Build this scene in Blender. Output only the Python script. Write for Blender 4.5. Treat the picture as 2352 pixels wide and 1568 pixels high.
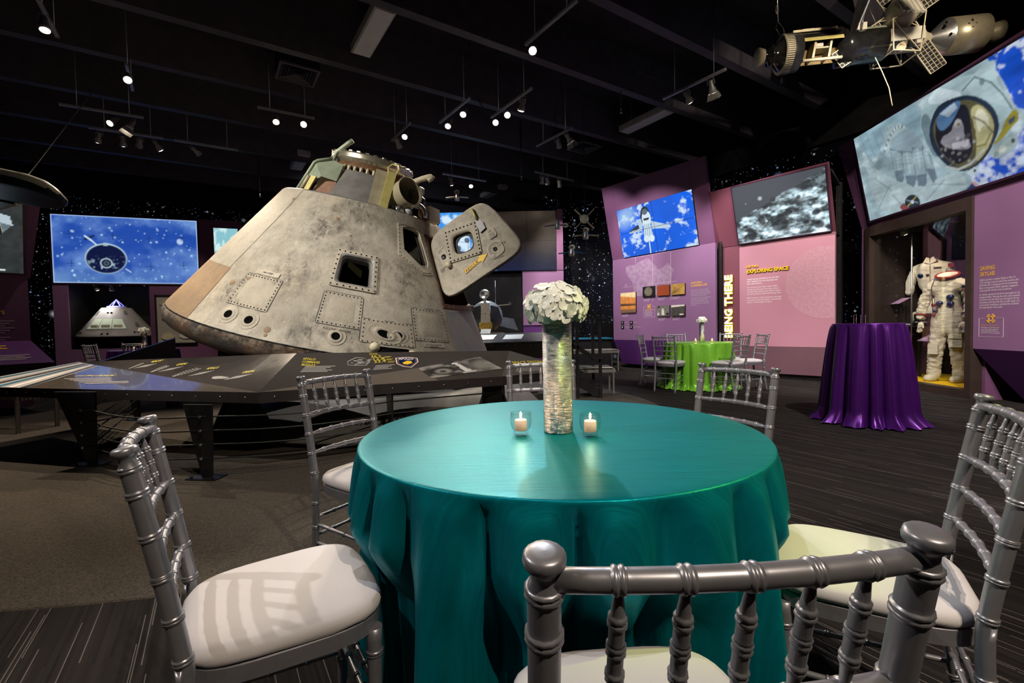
import bpy, math, random
import numpy as np
from mathutils import Matrix, Vector
PI = math.pi
R = math.radians
for o in list(bpy.data.objects):
    bpy.data.objects.remove(o)
SC = bpy.context.scene
COL = SC.collection
random.seed(7)
RNG = np.random.default_rng(7)

# ---------------------------------------------------------------- camera
cam = bpy.data.cameras.new('camera')
cam.sensor_width = 36.0
cam.lens = 1079.0 / 2352.0 * 36.0
cam.clip_start = 0.02
cam.clip_end = 100
camo = bpy.data.objects.new('camera', cam)
COL.objects.link(camo)
camo.matrix_world = (Matrix.Translation((0, 0, 1.0985)) @ Matrix.Rotation(R(90 - 1.843), 4, 'X')
                     @ Matrix.Rotation(R(-1.146), 4, 'Z'))
SC.camera = camo
# ---------------------------------------------------------------- world, exposure
wd = bpy.data.worlds.new('world')
SC.world = wd
wd.use_nodes = True
wd.node_tree.nodes['Background'].inputs[0].default_value = (0.3, 0.33, 0.4, 1)
wd.node_tree.nodes['Background'].inputs[1].default_value = 0.05
SC.view_settings.view_transform = 'Standard'
SC.view_settings.look = 'None'
SC.view_settings.gamma = 1
SC.view_settings.use_curve_mapping = False
SC.view_settings.exposure = 0.0
SC.cycles.max_bounces = 4
SC.cycles.diffuse_bounces = 2
SC.cycles.glossy_bounces = 3
SC.cycles.transmission_bounces = 4
SC.cycles.transparent_max_bounces = 8
SC.cycles.use_adaptive_sampling = True
SC.cycles.adaptive_threshold = 0.06
SC.cycles.debug_use_spatial_splits = True
SC.cycles.caustics_reflective = False
SC.cycles.caustics_refractive = False
SC.cycles.sample_clamp_indirect = 4.0

WARM = (1.0, 0.83, 0.62)
NEUT = (1.0, 0.93, 0.84)
COOL = (0.86, 0.94, 1.0)
BAX = R(33.0)                     # the building's own axis
BX = Vector((math.cos(BAX), math.sin(BAX), 0))
BY = Vector((-math.sin(BAX), math.cos(BAX), 0))
def bpt(t, s, z=0.0):
    v = BX * t + BY * s
    return (v.x, v.y, z)

# ---------------------------------------------------------------- materials
MATS = {}
def nmat(name, base=(0.5, 0.5, 0.5), rough=0.5, metal=0.0, spec=0.5, emit=None, estr=0.0, noise=None, bump=None,
         coat=0.0, sheen=0.0, trans=0.0, ior=1.45, aniso=0.0):
    """principled material; noise=(scale, other colour, low, high[, stretch]) mixes a second colour in; bump=(scale, strength[, stretch])"""
    m = bpy.data.materials.new(name)
    m.use_nodes = True
    nt = m.node_tree
    b = nt.nodes['Principled BSDF']
    b.inputs['Base Color'].default_value = (*base, 1)
    b.inputs['Roughness'].default_value = rough
    b.inputs['Metallic'].default_value = metal
    b.inputs['Specular IOR Level'].default_value = spec
    b.inputs['Coat Weight'].default_value = coat
    b.inputs['Sheen Weight'].default_value = sheen
    b.inputs['Transmission Weight'].default_value = trans
    b.inputs['IOR'].default_value = ior
    b.inputs['Anisotropic'].default_value = aniso
    if emit:
        b.inputs['Emission Color'].default_value = (*emit, 1)
        b.inputs['Emission Strength'].default_value = estr
    def coords(st):
        tc = nt.nodes.new('ShaderNodeTexCoord')
        mp = nt.nodes.new('ShaderNodeMapping')
        mp.inputs['Scale'].default_value = st
        nt.links.new(tc.outputs['Object'], mp.inputs['Vector'])
        return mp.outputs['Vector']
    if noise:
        n = nt.nodes.new('ShaderNodeTexNoise')
        n.inputs['Scale'].default_value = noise[0]
        n.inputs['Detail'].default_value = 6
        nt.links.new(coords(noise[4] if len(noise) > 4 else (1, 1, 1)), n.inputs['Vector'])
        r = nt.nodes.new('ShaderNodeValToRGB')
        r.color_ramp.elements[0].position = noise[2]
        r.color_ramp.elements[0].color = (*base, 1)
        r.color_ramp.elements[1].position = noise[3]
        r.color_ramp.elements[1].color = (*noise[1], 1)
        nt.links.new(n.outputs['Fac'], r.inputs['Fac'])
        nt.links.new(r.outputs['Color'], b.inputs['Base Color'])
    if bump:
        n = nt.nodes.new('ShaderNodeTexNoise')
        n.inputs['Scale'].default_value = bump[0]
        n.inputs['Detail'].default_value = 4
        nt.links.new(coords(bump[2] if len(bump) > 2 else (1, 1, 1)), n.inputs['Vector'])
        bp = nt.nodes.new('ShaderNodeBump')
        bp.inputs['Strength'].default_value = bump[1]
        bp.inputs['Distance'].default_value = 0.01
        nt.links.new(n.outputs['Fac'], bp.inputs['Height'])
        nt.links.new(bp.outputs['Normal'], b.inputs['Normal'])
    MATS[name] = m
    return m

def mmath(nt, op, a, b=None, clamp=False):
    n = nt.nodes.new('ShaderNodeMath')
    n.operation = op
    n.use_clamp = clamp
    for i, v in enumerate((a, b)):
        if v is None:
            continue
        if isinstance(v, (int, float)):
            n.inputs[i].default_value = v
        else:
            nt.links.new(v, n.inputs[i])
    return n.outputs[0]

def mixc(nt, fac, a, b):
    n = nt.nodes.new('ShaderNodeMix')
    n.data_type = 'RGBA'
    for s, v in ((0, fac), (6, a), (7, b)):
        if isinstance(v, (int, float)):
            n.inputs[s].default_value = v
        elif isinstance(v, tuple):
            n.inputs[s].default_value = (*v, 1)
        else:
            nt.links.new(v, n.inputs[s])
    return n.outputs[2]

def tnoise(nt, vec, scale, detail=5, rough=0.55):
    n = nt.nodes.new('ShaderNodeTexNoise')
    n.inputs['Scale'].default_value = scale
    n.inputs['Detail'].default_value = detail
    n.inputs['Roughness'].default_value = rough
    nt.links.new(vec, n.inputs['Vector'])
    return n.outputs['Fac']

def tmap(nt, scale=(1, 1, 1), rot=(0, 0, 0), loc=(0, 0, 0)):
    tc = nt.nodes.new('ShaderNodeTexCoord')
    mp = nt.nodes.new('ShaderNodeMapping')
    mp.inputs['Scale'].default_value = scale
    mp.inputs['Rotation'].default_value = rot
    mp.inputs['Location'].default_value = loc
    nt.links.new(tc.outputs['Object'], mp.inputs['Vector'])
    return mp.outputs['Vector']

def ramp(nt, fac, lo, hi):
    n = nt.nodes.new('ShaderNodeMapRange')
    n.clamp = True
    n.inputs['From Min'].default_value = lo
    n.inputs['From Max'].default_value = hi
    nt.links.new(fac, n.inputs['Value'])
    return n.outputs['Result']

def newmat(name):
    m = bpy.data.materials.new(name)
    m.use_nodes = True
    MATS[name] = m
    return m, m.node_tree, m.node_tree.nodes['Principled BSDF']

# striped loop-pile carpet: fine dark ribs with broken light threads
m, nt, b = newmat('striped carpet')
v = tmap(nt, rot=(0, 0, -R(122.5)))
sx = nt.nodes.new('ShaderNodeSeparateXYZ')
nt.links.new(v, sx.inputs[0])
U, V = sx.outputs[0], sx.outputs[1]
def thread_cells(w, l, seed, thr):
    row = mmath(nt, 'FLOOR', mmath(nt, 'MULTIPLY', V, 1 / w))
    wn = nt.nodes.new('ShaderNodeTexWhiteNoise')
    wn.noise_dimensions = '2D'
    cv = nt.nodes.new('ShaderNodeCombineXYZ')
    nt.links.new(row, cv.inputs[0])
    cv.inputs[1].default_value = seed
    nt.links.new(cv.outputs[0], wn.inputs['Vector'])
    seg = mmath(nt, 'FLOOR', mmath(nt, 'ADD', mmath(nt, 'MULTIPLY', U, 1 / l), mmath(nt, 'MULTIPLY', wn.outputs['Value'], 37.0)))
    w2 = nt.nodes.new('ShaderNodeTexWhiteNoise')
    w2.noise_dimensions = '2D'
    cv2 = nt.nodes.new('ShaderNodeCombineXYZ')
    nt.links.new(mmath(nt, 'ADD', row, seed * 13.7), cv2.inputs[0])
    nt.links.new(seg, cv2.inputs[1])
    nt.links.new(cv2.outputs[0], w2.inputs['Vector'])
    return w2.outputs['Value'], mmath(nt, 'GREATER_THAN', w2.outputs['Value'], thr)
val, _ = thread_cells(0.009, 0.9, 3.0, 0.5)
_, lines = thread_cells(0.0035, 0.5, 11.0, 0.965)
fine = tnoise(nt, tmap(nt, rot=(0, 0, -R(122.5)), scale=(1, 1, 1)), 260, 2)
c0 = mixc(nt, val, (0.008, 0.007, 0.007), (0.026, 0.021, 0.020))
c1 = mixc(nt, mmath(nt, 'MULTIPLY', lines, 0.8), c0, (0.20, 0.175, 0.17))
nt.links.new(mixc(nt, ramp(nt, fine, 0.3, 0.75), mixc(nt, 0.45, c1, (0.005, 0.004, 0.004)), c1), b.inputs['Base Color'])
b.inputs['Roughness'].default_value = 0.95
b.inputs['Specular IOR Level'].default_value = 0.15

# plain carpet around the capsule
m, nt, b = newmat('plain carpet')
v = tmap(nt)
n1 = tnoise(nt, v, 110, 3)
n2 = tnoise(nt, v, 1.3, 3)
c = mixc(nt, ramp(nt, n1, 0.3, 0.7), (0.045, 0.038, 0.032), (0.125, 0.105, 0.085))
nt.links.new(mixc(nt, mmath(nt, 'MULTIPLY', ramp(nt, n2, 0.35, 0.7), 0.35), c, (0.05, 0.045, 0.045)), b.inputs['Base Color'])
b.inputs['Roughness'].default_value = 0.95
b.inputs['Specular IOR Level'].default_value = 0.1
bp = nt.nodes.new('ShaderNodeBump')
bp.inputs['Strength'].default_value = 0.6
bp.inputs['Distance'].default_value = 0.01
nt.links.new(n1, bp.inputs['Height'])
nt.links.new(bp.outputs['Normal'], b.inputs['Normal'])

# star mural: black cloth printed with white and blue stars and soft halos
m, nt, b = newmat('star mural')
v = tmap(nt)
def stars(scale, rad, power):
    vo = nt.nodes.new('ShaderNodeTexVoronoi')
    vo.inputs['Scale'].default_value = scale
    nt.links.new(v, vo.inputs['Vector'])
    rnd = nt.nodes.new('ShaderNodeSeparateColor')
    nt.links.new(vo.outputs['Color'], rnd.inputs[0])
    d = mmath(nt, 'DIVIDE', vo.outputs['Distance'], mmath(nt, 'MULTIPLY', mmath(nt, 'ADD', mmath(nt, 'POWER', rnd.outputs[0], 2.0), 0.12), rad))
    return mmath(nt, 'POWER', mmath(nt, 'SUBTRACT', 1.0, d, True), power), rnd.outputs[1]
s1, q1 = stars(1.9, 0.36, 3.2)
s2, q2 = stars(7.0, 0.28, 1.6)
s3, q3 = stars(19.0, 0.30, 1.2)
dust = ramp(nt, tnoise(nt, v, 0.55, 3), 0.40, 0.62)
s1 = mmath(nt, 'MULTIPLY', s1, mmath(nt, 'ADD', mmath(nt, 'MULTIPLY', dust, 0.9), 0.25))
s2 = mmath(nt, 'MULTIPLY', s2, dust)
s3 = mmath(nt, 'MULTIPLY', mmath(nt, 'MULTIPLY', s3, dust), 0.6)
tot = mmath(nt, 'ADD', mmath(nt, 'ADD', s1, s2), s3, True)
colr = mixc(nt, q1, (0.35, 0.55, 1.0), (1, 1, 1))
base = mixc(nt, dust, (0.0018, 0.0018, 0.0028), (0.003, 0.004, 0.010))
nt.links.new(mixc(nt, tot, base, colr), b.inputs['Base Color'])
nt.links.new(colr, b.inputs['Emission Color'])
nt.links.new(mmath(nt, 'MULTIPLY', tot, 0.85), b.inputs['Emission Strength'])  # emission added so the printed stars show on dark walls
b.inputs['Roughness'].default_value = 0.8
b.inputs['Specular IOR Level'].default_value = 0.1

nmat('black ceiling', (0.012, 0.011, 0.014), 0.75, noise=(3, (0.022, 0.02, 0.025), 0.4, 0.7), spec=0.3)
nmat('beam paint', (0.052, 0.047, 0.062), 0.6, noise=(6, (0.07, 0.063, 0.082), 0.4, 0.7), spec=0.4)
nmat('black wall', (0.008, 0.008, 0.010), 0.8, spec=0.2, noise=(4, (0.014, 0.013, 0.016), 0.4, 0.7))
nmat('chair silver', (0.34, 0.34, 0.39), 0.36, 0.62, spec=0.5, noise=(40, (0.30, 0.30, 0.345), 0.35, 0.7))
nmat('cushion', (0.64, 0.61, 0.645), 0.62, bump=(9, 0.12), noise=(5, (0.59, 0.56, 0.60), 0.4, 0.75))
nmat('black metal', (0.012, 0.012, 0.014), 0.42, 0.3, noise=(12, (0.022, 0.02, 0.022), 0.4, 0.7))
nmat('rail body', (0.030, 0.026, 0.026), 0.35, 0.2, noise=(9, (0.04, 0.034, 0.034), 0.4, 0.7))
nmat('rail graphic', (0.115, 0.095, 0.080), 0.13, 0.0, spec=0.7, coat=0.4, noise=(2, (0.14, 0.118, 0.098), 0.35, 0.7))
nmat('rail graphic dark', (0.048, 0.041, 0.038), 0.13, 0.0, spec=0.7, coat=0.4, noise=(2, (0.06, 0.052, 0.048), 0.35, 0.7))
nmat('rail graphic grey', (0.075, 0.072, 0.068), 0.16, 0.0, spec=0.7, coat=0.3, noise=(2, (0.09, 0.086, 0.08), 0.35, 0.7))
nmat('steel', (0.55, 0.55, 0.56), 0.3, 0.9, noise=(30, (0.45, 0.45, 0.46), 0.4, 0.7))
nmat('track grey', (0.50, 0.50, 0.54), 0.4, 0.5, noise=(20, (0.42, 0.42, 0.46), 0.4, 0.7))
nmat('lamp grey', (0.34, 0.33, 0.34), 0.45, 0.4, noise=(25, (0.28, 0.27, 0.28), 0.4, 0.7))
nmat('lamp lens', (1, 1, 1), 0.3, emit=(1.0, 0.86, 0.62), estr=30)
nmat('lamp lens cool', (1, 1, 1), 0.3, emit=(0.84, 0.95, 1.0), estr=45)
nmat('diffuser', (0.62, 0.62, 0.66), 0.5, noise=(5, (0.55, 0.55, 0.6), 0.4, 0.7))
nmat('fixture white', (0.40, 0.39, 0.40), 0.5, noise=(5, (0.34, 0.33, 0.34), 0.4, 0.7))
nmat('vent grey', (0.10, 0.095, 0.11), 0.5, noise=(8, (0.08, 0.075, 0.09), 0.4, 0.7))
nmat('purple panel', (0.235, 0.115, 0.25), 0.55, noise=(1.2, (0.25, 0.125, 0.27), 0.35, 0.7), spec=0.35)
nmat('plum panel', (0.15, 0.06, 0.145), 0.55, noise=(1.2, (0.17, 0.07, 0.165), 0.35, 0.7), spec=0.35)
nmat('rose panel', (0.42, 0.19, 0.27), 0.5, noise=(1.2, (0.45, 0.21, 0.29), 0.35, 0.7), spec=0.35)
nmat('maroon panel', (0.155, 0.045, 0.075), 0.55, noise=(1.2, (0.17, 0.05, 0.085), 0.35, 0.7), spec=0.35)
nmat('skirt purple', (0.09, 0.022, 0.15), 0.55, noise=(1.2, (0.10, 0.026, 0.165), 0.35, 0.7), spec=0.35)
nmat('skirt rose', (0.17, 0.085, 0.12), 0.55, noise=(1.2, (0.19, 0.095, 0.13), 0.35, 0.7), spec=0.35)
nmat('print lilac', (0.36, 0.24, 0.38), 0.6, noise=(9, (0.28, 0.165, 0.31), 0.42, 0.62))
nmat('print rose', (0.46, 0.245, 0.315), 0.6, noise=(22, (0.425, 0.205, 0.28), 0.40, 0.60))
nmat('print white', (0.80, 0.72, 0.78), 0.6)
nmat('print pale', (0.55, 0.44, 0.56), 0.6)
nmat('print yellow', (0.85, 0.52, 0.02), 0.5)
nmat('print gold', (0.75, 0.42, 0.05), 0.5)
nmat('print dim yellow', (0.62, 0.50, 0.05), 0.5)
nmat('print grey', (0.42, 0.40, 0.38), 0.5)
nmat('print black', (0.01, 0.01, 0.01), 0.6)
nmat('neon letter', (1, 0.95, 0.5), 0.4, emit=(1.0, 0.97, 0.72), estr=1.1)
nmat('neon edge', (1, 0.9, 0.1), 0.4, emit=(0.95, 0.80, 0.02), estr=0.8)
nmat('screen bezel', (0.03, 0.012, 0.03), 0.4, noise=(5, (0.04, 0.016, 0.04), 0.4, 0.7))
nmat('case frame', (0.035, 0.022, 0.019), 0.5, noise=(6, (0.045, 0.028, 0.024), 0.4, 0.7))
nmat('case yellow', (0.78, 0.47, 0.0), 0.6, noise=(6, (0.7, 0.42, 0.0), 0.4, 0.7))
nmat('suit white', (0.66, 0.60, 0.48), 0.8, bump=(11, 1.0, (1, 1, 3.4)), noise=(7, (0.50, 0.43, 0.31), 0.45, 0.8))
nmat('cloth white', (0.62, 0.58, 0.50), 0.85, bump=(14, 0.6), noise=(6, (0.5, 0.46, 0.38), 0.45, 0.8))
nmat('red rubber', (0.25, 0.015, 0.01), 0.4)
nmat('blue fitting', (0.01, 0.025, 0.09), 0.25, 0.3)
nmat('dark fitting', (0.02, 0.02, 0.02), 0.35, 0.4)
nmat('candle wax', (0.88, 0.72, 0.62), 0.5, emit=(1.0, 0.45, 0.2), estr=0.35)
nmat('flame', (1, 0.8, 0.4), 0.5, emit=(1.0, 0.62, 0.22), estr=16)
nmat('petal', (0.90, 0.91, 0.86), 0.55, noise=(30, (0.84, 0.87, 0.74), 0.4, 0.8))
nmat('flower core', (0.55, 0.60, 0.32), 0.7, noise=(30, (0.42, 0.5, 0.2), 0.4, 0.7))
nmat('gold foil', (0.75, 0.50, 0.12), 0.3, 0.9, bump=(30, 1.0))
nmat('model grey', (0.30, 0.33, 0.38), 0.45, 0.3, noise=(12, (0.22, 0.24, 0.28), 0.4, 0.7))
nmat('model dark', (0.03, 0.03, 0.035), 0.4, 0.3, noise=(12, (0.05, 0.05, 0.055), 0.4, 0.7))
nmat('model cream', (0.62, 0.56, 0.40), 0.5, noise=(12, (0.52, 0.47, 0.33), 0.4, 0.7))
nmat('model bronze', (0.34, 0.30, 0.21), 0.35, 0.5, noise=(12, (0.28, 0.25, 0.17), 0.4, 0.7))
nmat('model gloss black', (0.012, 0.012, 0.013), 0.12, 0.2, spec=0.7, noise=(8, (0.02, 0.02, 0.02), 0.4, 0.7))
nmat('model white', (0.72, 0.70, 0.62), 0.45, noise=(12, (0.64, 0.62, 0.54), 0.4, 0.7))
nmat('model belly', (0.035, 0.045, 0.075), 0.3, 0.2, noise=(5, (0.025, 0.03, 0.05), 0.4, 0.7))
nmat('brown interior', (0.20, 0.13, 0.03), 0.5, noise=(9, (0.12, 0.07, 0.02), 0.4, 0.7))
nmat('capsule model white', (0.55, 0.55, 0.58), 0.4, noise=(4, (0.5, 0.5, 0.53), 0.4, 0.7))
nmat('lit cabin', (0.55, 0.62, 0.50), 0.6, emit=(0.55, 0.70, 0.50), estr=0.25)
nmat('window black', (0.004, 0.004, 0.005), 0.08, spec=0.7)
nmat('hole black', (0.003, 0.003, 0.003), 0.9, spec=0.05)
nmat('bench silver', (0.42, 0.41, 0.38), 0.35, 0.6, noise=(20, (0.34, 0.33, 0.30), 0.4, 0.7))
nmat('dolly white', (0.19, 0.19, 0.185), 0.5, noise=(5, (0.14, 0.135, 0.13), 0.35, 0.7))
nmat('dolly blue', (0.012, 0.016, 0.045), 0.4, noise=(5, (0.02, 0.025, 0.06), 0.4, 0.7))
nmat('blue counter', (0.02, 0.16, 0.30), 0.3, noise=(5, (0.03, 0.2, 0.36), 0.4, 0.7))
nmat('cable black', (0.01, 0.01, 0.01), 0.5)
nmat('green deck', (0.36, 0.42, 0.30), 0.5, 0.2, noise=(9, (0.28, 0.33, 0.23), 0.4, 0.7))
nmat('deck yellow', (0.62, 0.55, 0.20), 0.45, 0.2, noise=(16, (0.5, 0.44, 0.15), 0.4, 0.75))
nmat('deck grey', (0.30, 0.29, 0.27), 0.45, 0.4, noise=(7, (0.20, 0.19, 0.18), 0.38, 0.7))
nmat('deck tan', (0.42, 0.37, 0.25), 0.5, 0.1, noise=(9, (0.34, 0.29, 0.19), 0.4, 0.7))
nmat('deck copper', (0.27, 0.15, 0.10), 0.5, 0.2, noise=(9, (0.2, 0.1, 0.065), 0.4, 0.7))
nmat('deck rust', (0.16, 0.07, 0.02), 0.6, noise=(20, (0.06, 0.03, 0.015), 0.4, 0.7))
nmat('ring metal', (0.55, 0.50, 0.38), 0.28, 0.8, noise=(30, (0.42, 0.38, 0.28), 0.4, 0.7))
nmat('hose cream', (0.58, 0.53, 0.38), 0.75, bump=(60, 0.4), noise=(20, (0.46, 0.41, 0.29), 0.4, 0.7))
nmat('crystal', (0.9, 0.95, 1.0), 0.03, trans=1.0, ior=1.45)
nmat('clear glass', (1, 1, 1), 0.0, trans=1.0, ior=1.45)

# thin pane glass: mostly see-through with a fresnel reflection
m = bpy.data.materials.new('pane glass')
m.use_nodes = True
nt = m.node_tree
nt.nodes.remove(nt.nodes['Principled BSDF'])
tr = nt.nodes.new('ShaderNodeBsdfTransparent')
tr.inputs[0].default_value = (0.97, 0.98, 0.98, 1)
gl = nt.nodes.new('ShaderNodeBsdfGlossy')
gl.inputs['Roughness'].default_value = 0.02
lw = nt.nodes.new('ShaderNodeLayerWeight')
lw.inputs[0].default_value = 0.5
fac = mmath(nt, 'ADD', mmath(nt, 'MULTIPLY', mmath(nt, 'POWER', lw.outputs['Facing'], 3.0), 0.55), 0.03)
mx = nt.nodes.new('ShaderNodeMixShader')
nt.links.new(fac, mx.inputs[0])
nt.links.new(tr.outputs[0], mx.inputs[1])
nt.links.new(gl.outputs[0], mx.inputs[2])
nt.links.new(mx.outputs[0], nt.nodes['Material Output'].inputs[0])
MATS['pane glass'] = m

def satin(name, col, dark, metal=0.35, rough=0.33, fine=True):
    m, nt, b = newmat(name)
    v = tmap(nt, scale=(1.2, 34, 1.2) if fine else (3, 3, 3), rot=(0, 0, R(-20)))
    n = tnoise(nt, v, 6, 4)
    c = mixc(nt, ramp(nt, n, 0.3, 0.75), dark, col)
    nt.links.new(c, b.inputs['Base Color'])
    b.inputs['Roughness'].default_value = rough
    b.inputs['Metallic'].default_value = metal
    bp = nt.nodes.new('ShaderNodeBump')
    bp.inputs['Strength'].default_value = 0.22
    bp.inputs['Distance'].default_value = 0.004
    nt.links.new(n, bp.inputs['Height'])
    nt.links.new(bp.outputs['Normal'], b.inputs['Normal'])
satin('teal satin', (0.0008, 0.215, 0.27), (0.0006, 0.145, 0.19), 0.40, 0.38)
MATS['teal satin'].node_tree.nodes['Principled BSDF'].inputs['Specular Tint'].default_value = (0.1, 0.75, 0.85, 1)
MATS['teal satin'].node_tree.nodes['Principled BSDF'].inputs['Specular IOR Level'].default_value = 0.3
satin('green satin', (0.20, 0.52, 0.035), (0.17, 0.46, 0.03), 0.2, 0.4, False)
satin('purple satin', (0.10, 0.014, 0.23), (0.085, 0.011, 0.19), 0.55, 0.34, False)

# crushed foil of the vases
m, nt, b = newmat('silver foil')
v = tmap(nt, scale=(1, 1, 7))
n = tnoise(nt, v, 40, 5, 0.85)
nt.links.new(mixc(nt, ramp(nt, n, 0.40, 0.62), (0.15, 0.155, 0.175), (0.92, 0.92, 0.96)), b.inputs['Base Color'])
b.inputs['Metallic'].default_value = 1.0
b.inputs['Roughness'].default_value = 0.22
bp = nt.nodes.new('ShaderNodeBump')
bp.inputs['Strength'].default_value = 0.9
bp.inputs['Distance'].default_value = 0.004
nt.links.new(n, bp.inputs['Height'])
nt.links.new(bp.outputs['Normal'], b.inputs['Normal'])

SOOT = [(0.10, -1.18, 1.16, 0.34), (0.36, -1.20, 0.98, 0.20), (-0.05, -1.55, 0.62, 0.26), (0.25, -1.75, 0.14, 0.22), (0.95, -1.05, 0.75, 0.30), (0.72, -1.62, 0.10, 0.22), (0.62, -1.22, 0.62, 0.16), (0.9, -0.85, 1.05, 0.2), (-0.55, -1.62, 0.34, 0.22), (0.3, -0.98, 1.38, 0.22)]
def hull(name, base, stain, light, brown, amount=1.0, soot=False):
    """scorched ablator skin of the capsule: blotches, soot and scuff streaks"""
    m, nt, b = newmat(name)
    v = tmap(nt)
    big = ramp(nt, tnoise(nt, v, 1.9, 6, 0.65), 0.40, 0.62)
    mid = ramp(nt, tnoise(nt, v, 7.5, 7, 0.75), 0.44, 0.68)
    stk = ramp(nt, tnoise(nt, tmap(nt, scale=(1.0, 1.0, 0.22), rot=(0.5, 0.35, 0.6)), 11, 5, 0.75), 0.53, 0.70)
    scr = ramp(nt, tnoise(nt, tmap(nt, scale=(1, 1, 0.1), rot=(0.4, 0.9, 0.2)), 26, 4, 0.8), 0.58, 0.70)
    fin = tnoise(nt, v, 70, 3)
    tan = ramp(nt, tnoise(nt, tmap(nt, loc=(3, 1, 5)), 1.3, 4), 0.47, 0.66)
    c = mixc(nt, mmath(nt, 'MULTIPLY', tan, 0.45 * amount), base, brown)
    c = mixc(nt, mmath(nt, 'MULTIPLY', big, 0.60 * amount), c, stain)
    c = mixc(nt, mmath(nt, 'MULTIPLY', mid, 0.50 * amount), c, stain)
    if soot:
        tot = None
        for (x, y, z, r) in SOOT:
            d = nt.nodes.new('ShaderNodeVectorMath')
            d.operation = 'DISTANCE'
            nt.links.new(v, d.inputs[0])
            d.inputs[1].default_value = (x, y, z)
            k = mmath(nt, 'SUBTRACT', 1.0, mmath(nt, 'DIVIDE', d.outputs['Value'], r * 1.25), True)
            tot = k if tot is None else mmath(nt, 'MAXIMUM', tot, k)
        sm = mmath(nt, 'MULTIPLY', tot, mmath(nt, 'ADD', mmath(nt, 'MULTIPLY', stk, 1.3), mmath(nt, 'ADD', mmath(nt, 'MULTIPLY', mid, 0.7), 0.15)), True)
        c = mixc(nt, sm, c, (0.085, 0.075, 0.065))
    c = mixc(nt, mmath(nt, 'MULTIPLY', stk, 0.35 * amount), c, (0.12, 0.105, 0.09))
    c = mixc(nt, mmath(nt, 'MULTIPLY', scr, 0.5), c, light)
    c = mixc(nt, mmath(nt, 'MULTIPLY', ramp(nt, fin, 0.35, 0.75), 0.2), c, (0.14, 0.12, 0.095))
    nt.links.new(c, b.inputs['Base Color'])
    b.inputs['Roughness'].default_value = 0.6
    b.inputs['Specular IOR Level'].default_value = 0.3
    bp = nt.nodes.new('ShaderNodeBump')
    bp.inputs['Strength'].default_value = 0.25
    bp.inputs['Distance'].default_value = 0.01
    nt.links.new(mmath(nt, 'ADD', fin, mid), bp.inputs['Height'])
    nt.links.new(bp.outputs['Normal'], b.inputs['Normal'])
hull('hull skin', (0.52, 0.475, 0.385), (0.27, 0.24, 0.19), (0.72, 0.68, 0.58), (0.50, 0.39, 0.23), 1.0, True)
hull('hull grey', (0.47, 0.42, 0.33), (0.36, 0.32, 0.26), (0.58, 0.53, 0.44), (0.5, 0.42, 0.30), 0.85)
hull('hull tan', (0.33, 0.215, 0.12), (0.20, 0.14, 0.09), (0.44, 0.34, 0.22), (0.38, 0.21, 0.08), 1.0)
hull('hull pale', (0.60, 0.54, 0.43), (0.36, 0.32, 0.26), (0.75, 0.70, 0.6), (0.5, 0.4, 0.27), 0.7)
hull('hull blue', (0.27, 0.30, 0.34), (0.34, 0.31, 0.26), (0.5, 0.5, 0.5), (0.2, 0.22, 0.26), 0.8)
m, nt, b = newmat('heat shield')
v = tmap(nt)
a1 = ramp(nt, tnoise(nt, v, 3.2, 8, 0.75), 0.44, 0.62)
a2 = ramp(nt, tnoise(nt, v, 7.5, 8, 0.8), 0.50, 0.62)
a3 = ramp(nt, tnoise(nt, tmap(nt, loc=(7, 2, 1)), 5.0, 8, 0.8), 0.53, 0.64)
c = mixc(nt, a1, (0.014, 0.010, 0.008), (0.10, 0.045, 0.014))
sz = nt.nodes.new('ShaderNodeSeparateXYZ')
nt.links.new(v, sz.inputs[0])
edge = mmath(nt, 'MULTIPLY', ramp(nt, sz.outputs[2], -0.16, 0.01), 0.75)
c = mixc(nt, mmath(nt, 'MULTIPLY', a2, edge), c, (0.34, 0.28, 0.20))
c = mixc(nt, mmath(nt, 'MULTIPLY', a3, edge), c, (0.26, 0.22, 0.17))
nt.links.new(c, b.inputs['Base Color'])
b.inputs['Roughness'].default_value = 0.7
bp = nt.nodes.new('ShaderNodeBump')
bp.inputs['Strength'].default_value = 0.8
bp.inputs['Distance'].default_value = 0.03
nt.links.new(tnoise(nt, v, 14, 8, 0.8), bp.inputs['Height'])
nt.links.new(bp.outputs['Normal'], b.inputs['Normal'])

def attr_mat(name, emit):
    m, nt, b = newmat(name)
    at = nt.nodes.new('ShaderNodeAttribute')
    at.attribute_name = 'col'
    if emit > 0:
        b.inputs['Base Color'].default_value = (0.01, 0.01, 0.012, 1)
        nt.links.new(at.outputs['Color'], b.inputs['Emission Color'])
        b.inputs['Emission Strength'].default_value = emit
        b.inputs['Roughness'].default_value = 0.25
        b.inputs['Specular IOR Level'].default_value = 0.2
    else:
        nt.links.new(at.outputs['Color'], b.inputs['Base Color'])
        b.inputs['Roughness'].default_value = 0.5
    return m
attr_mat('screen picture', 1.0)
attr_mat('printed picture', 0.0)

# ---------------------------------------------------------------- mesh helpers
def link(name, me, mat, parent=None, loc=None, rot=None):
    o = bpy.data.objects.new(name, me)
    COL.objects.link(o)
    if mat and not me.materials:
        me.materials.append(MATS[mat])
    if parent:
        o.parent = parent
    if loc is not None:
        o.location = loc
    if rot is not None:
        o.rotation_euler = rot
    return o

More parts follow.
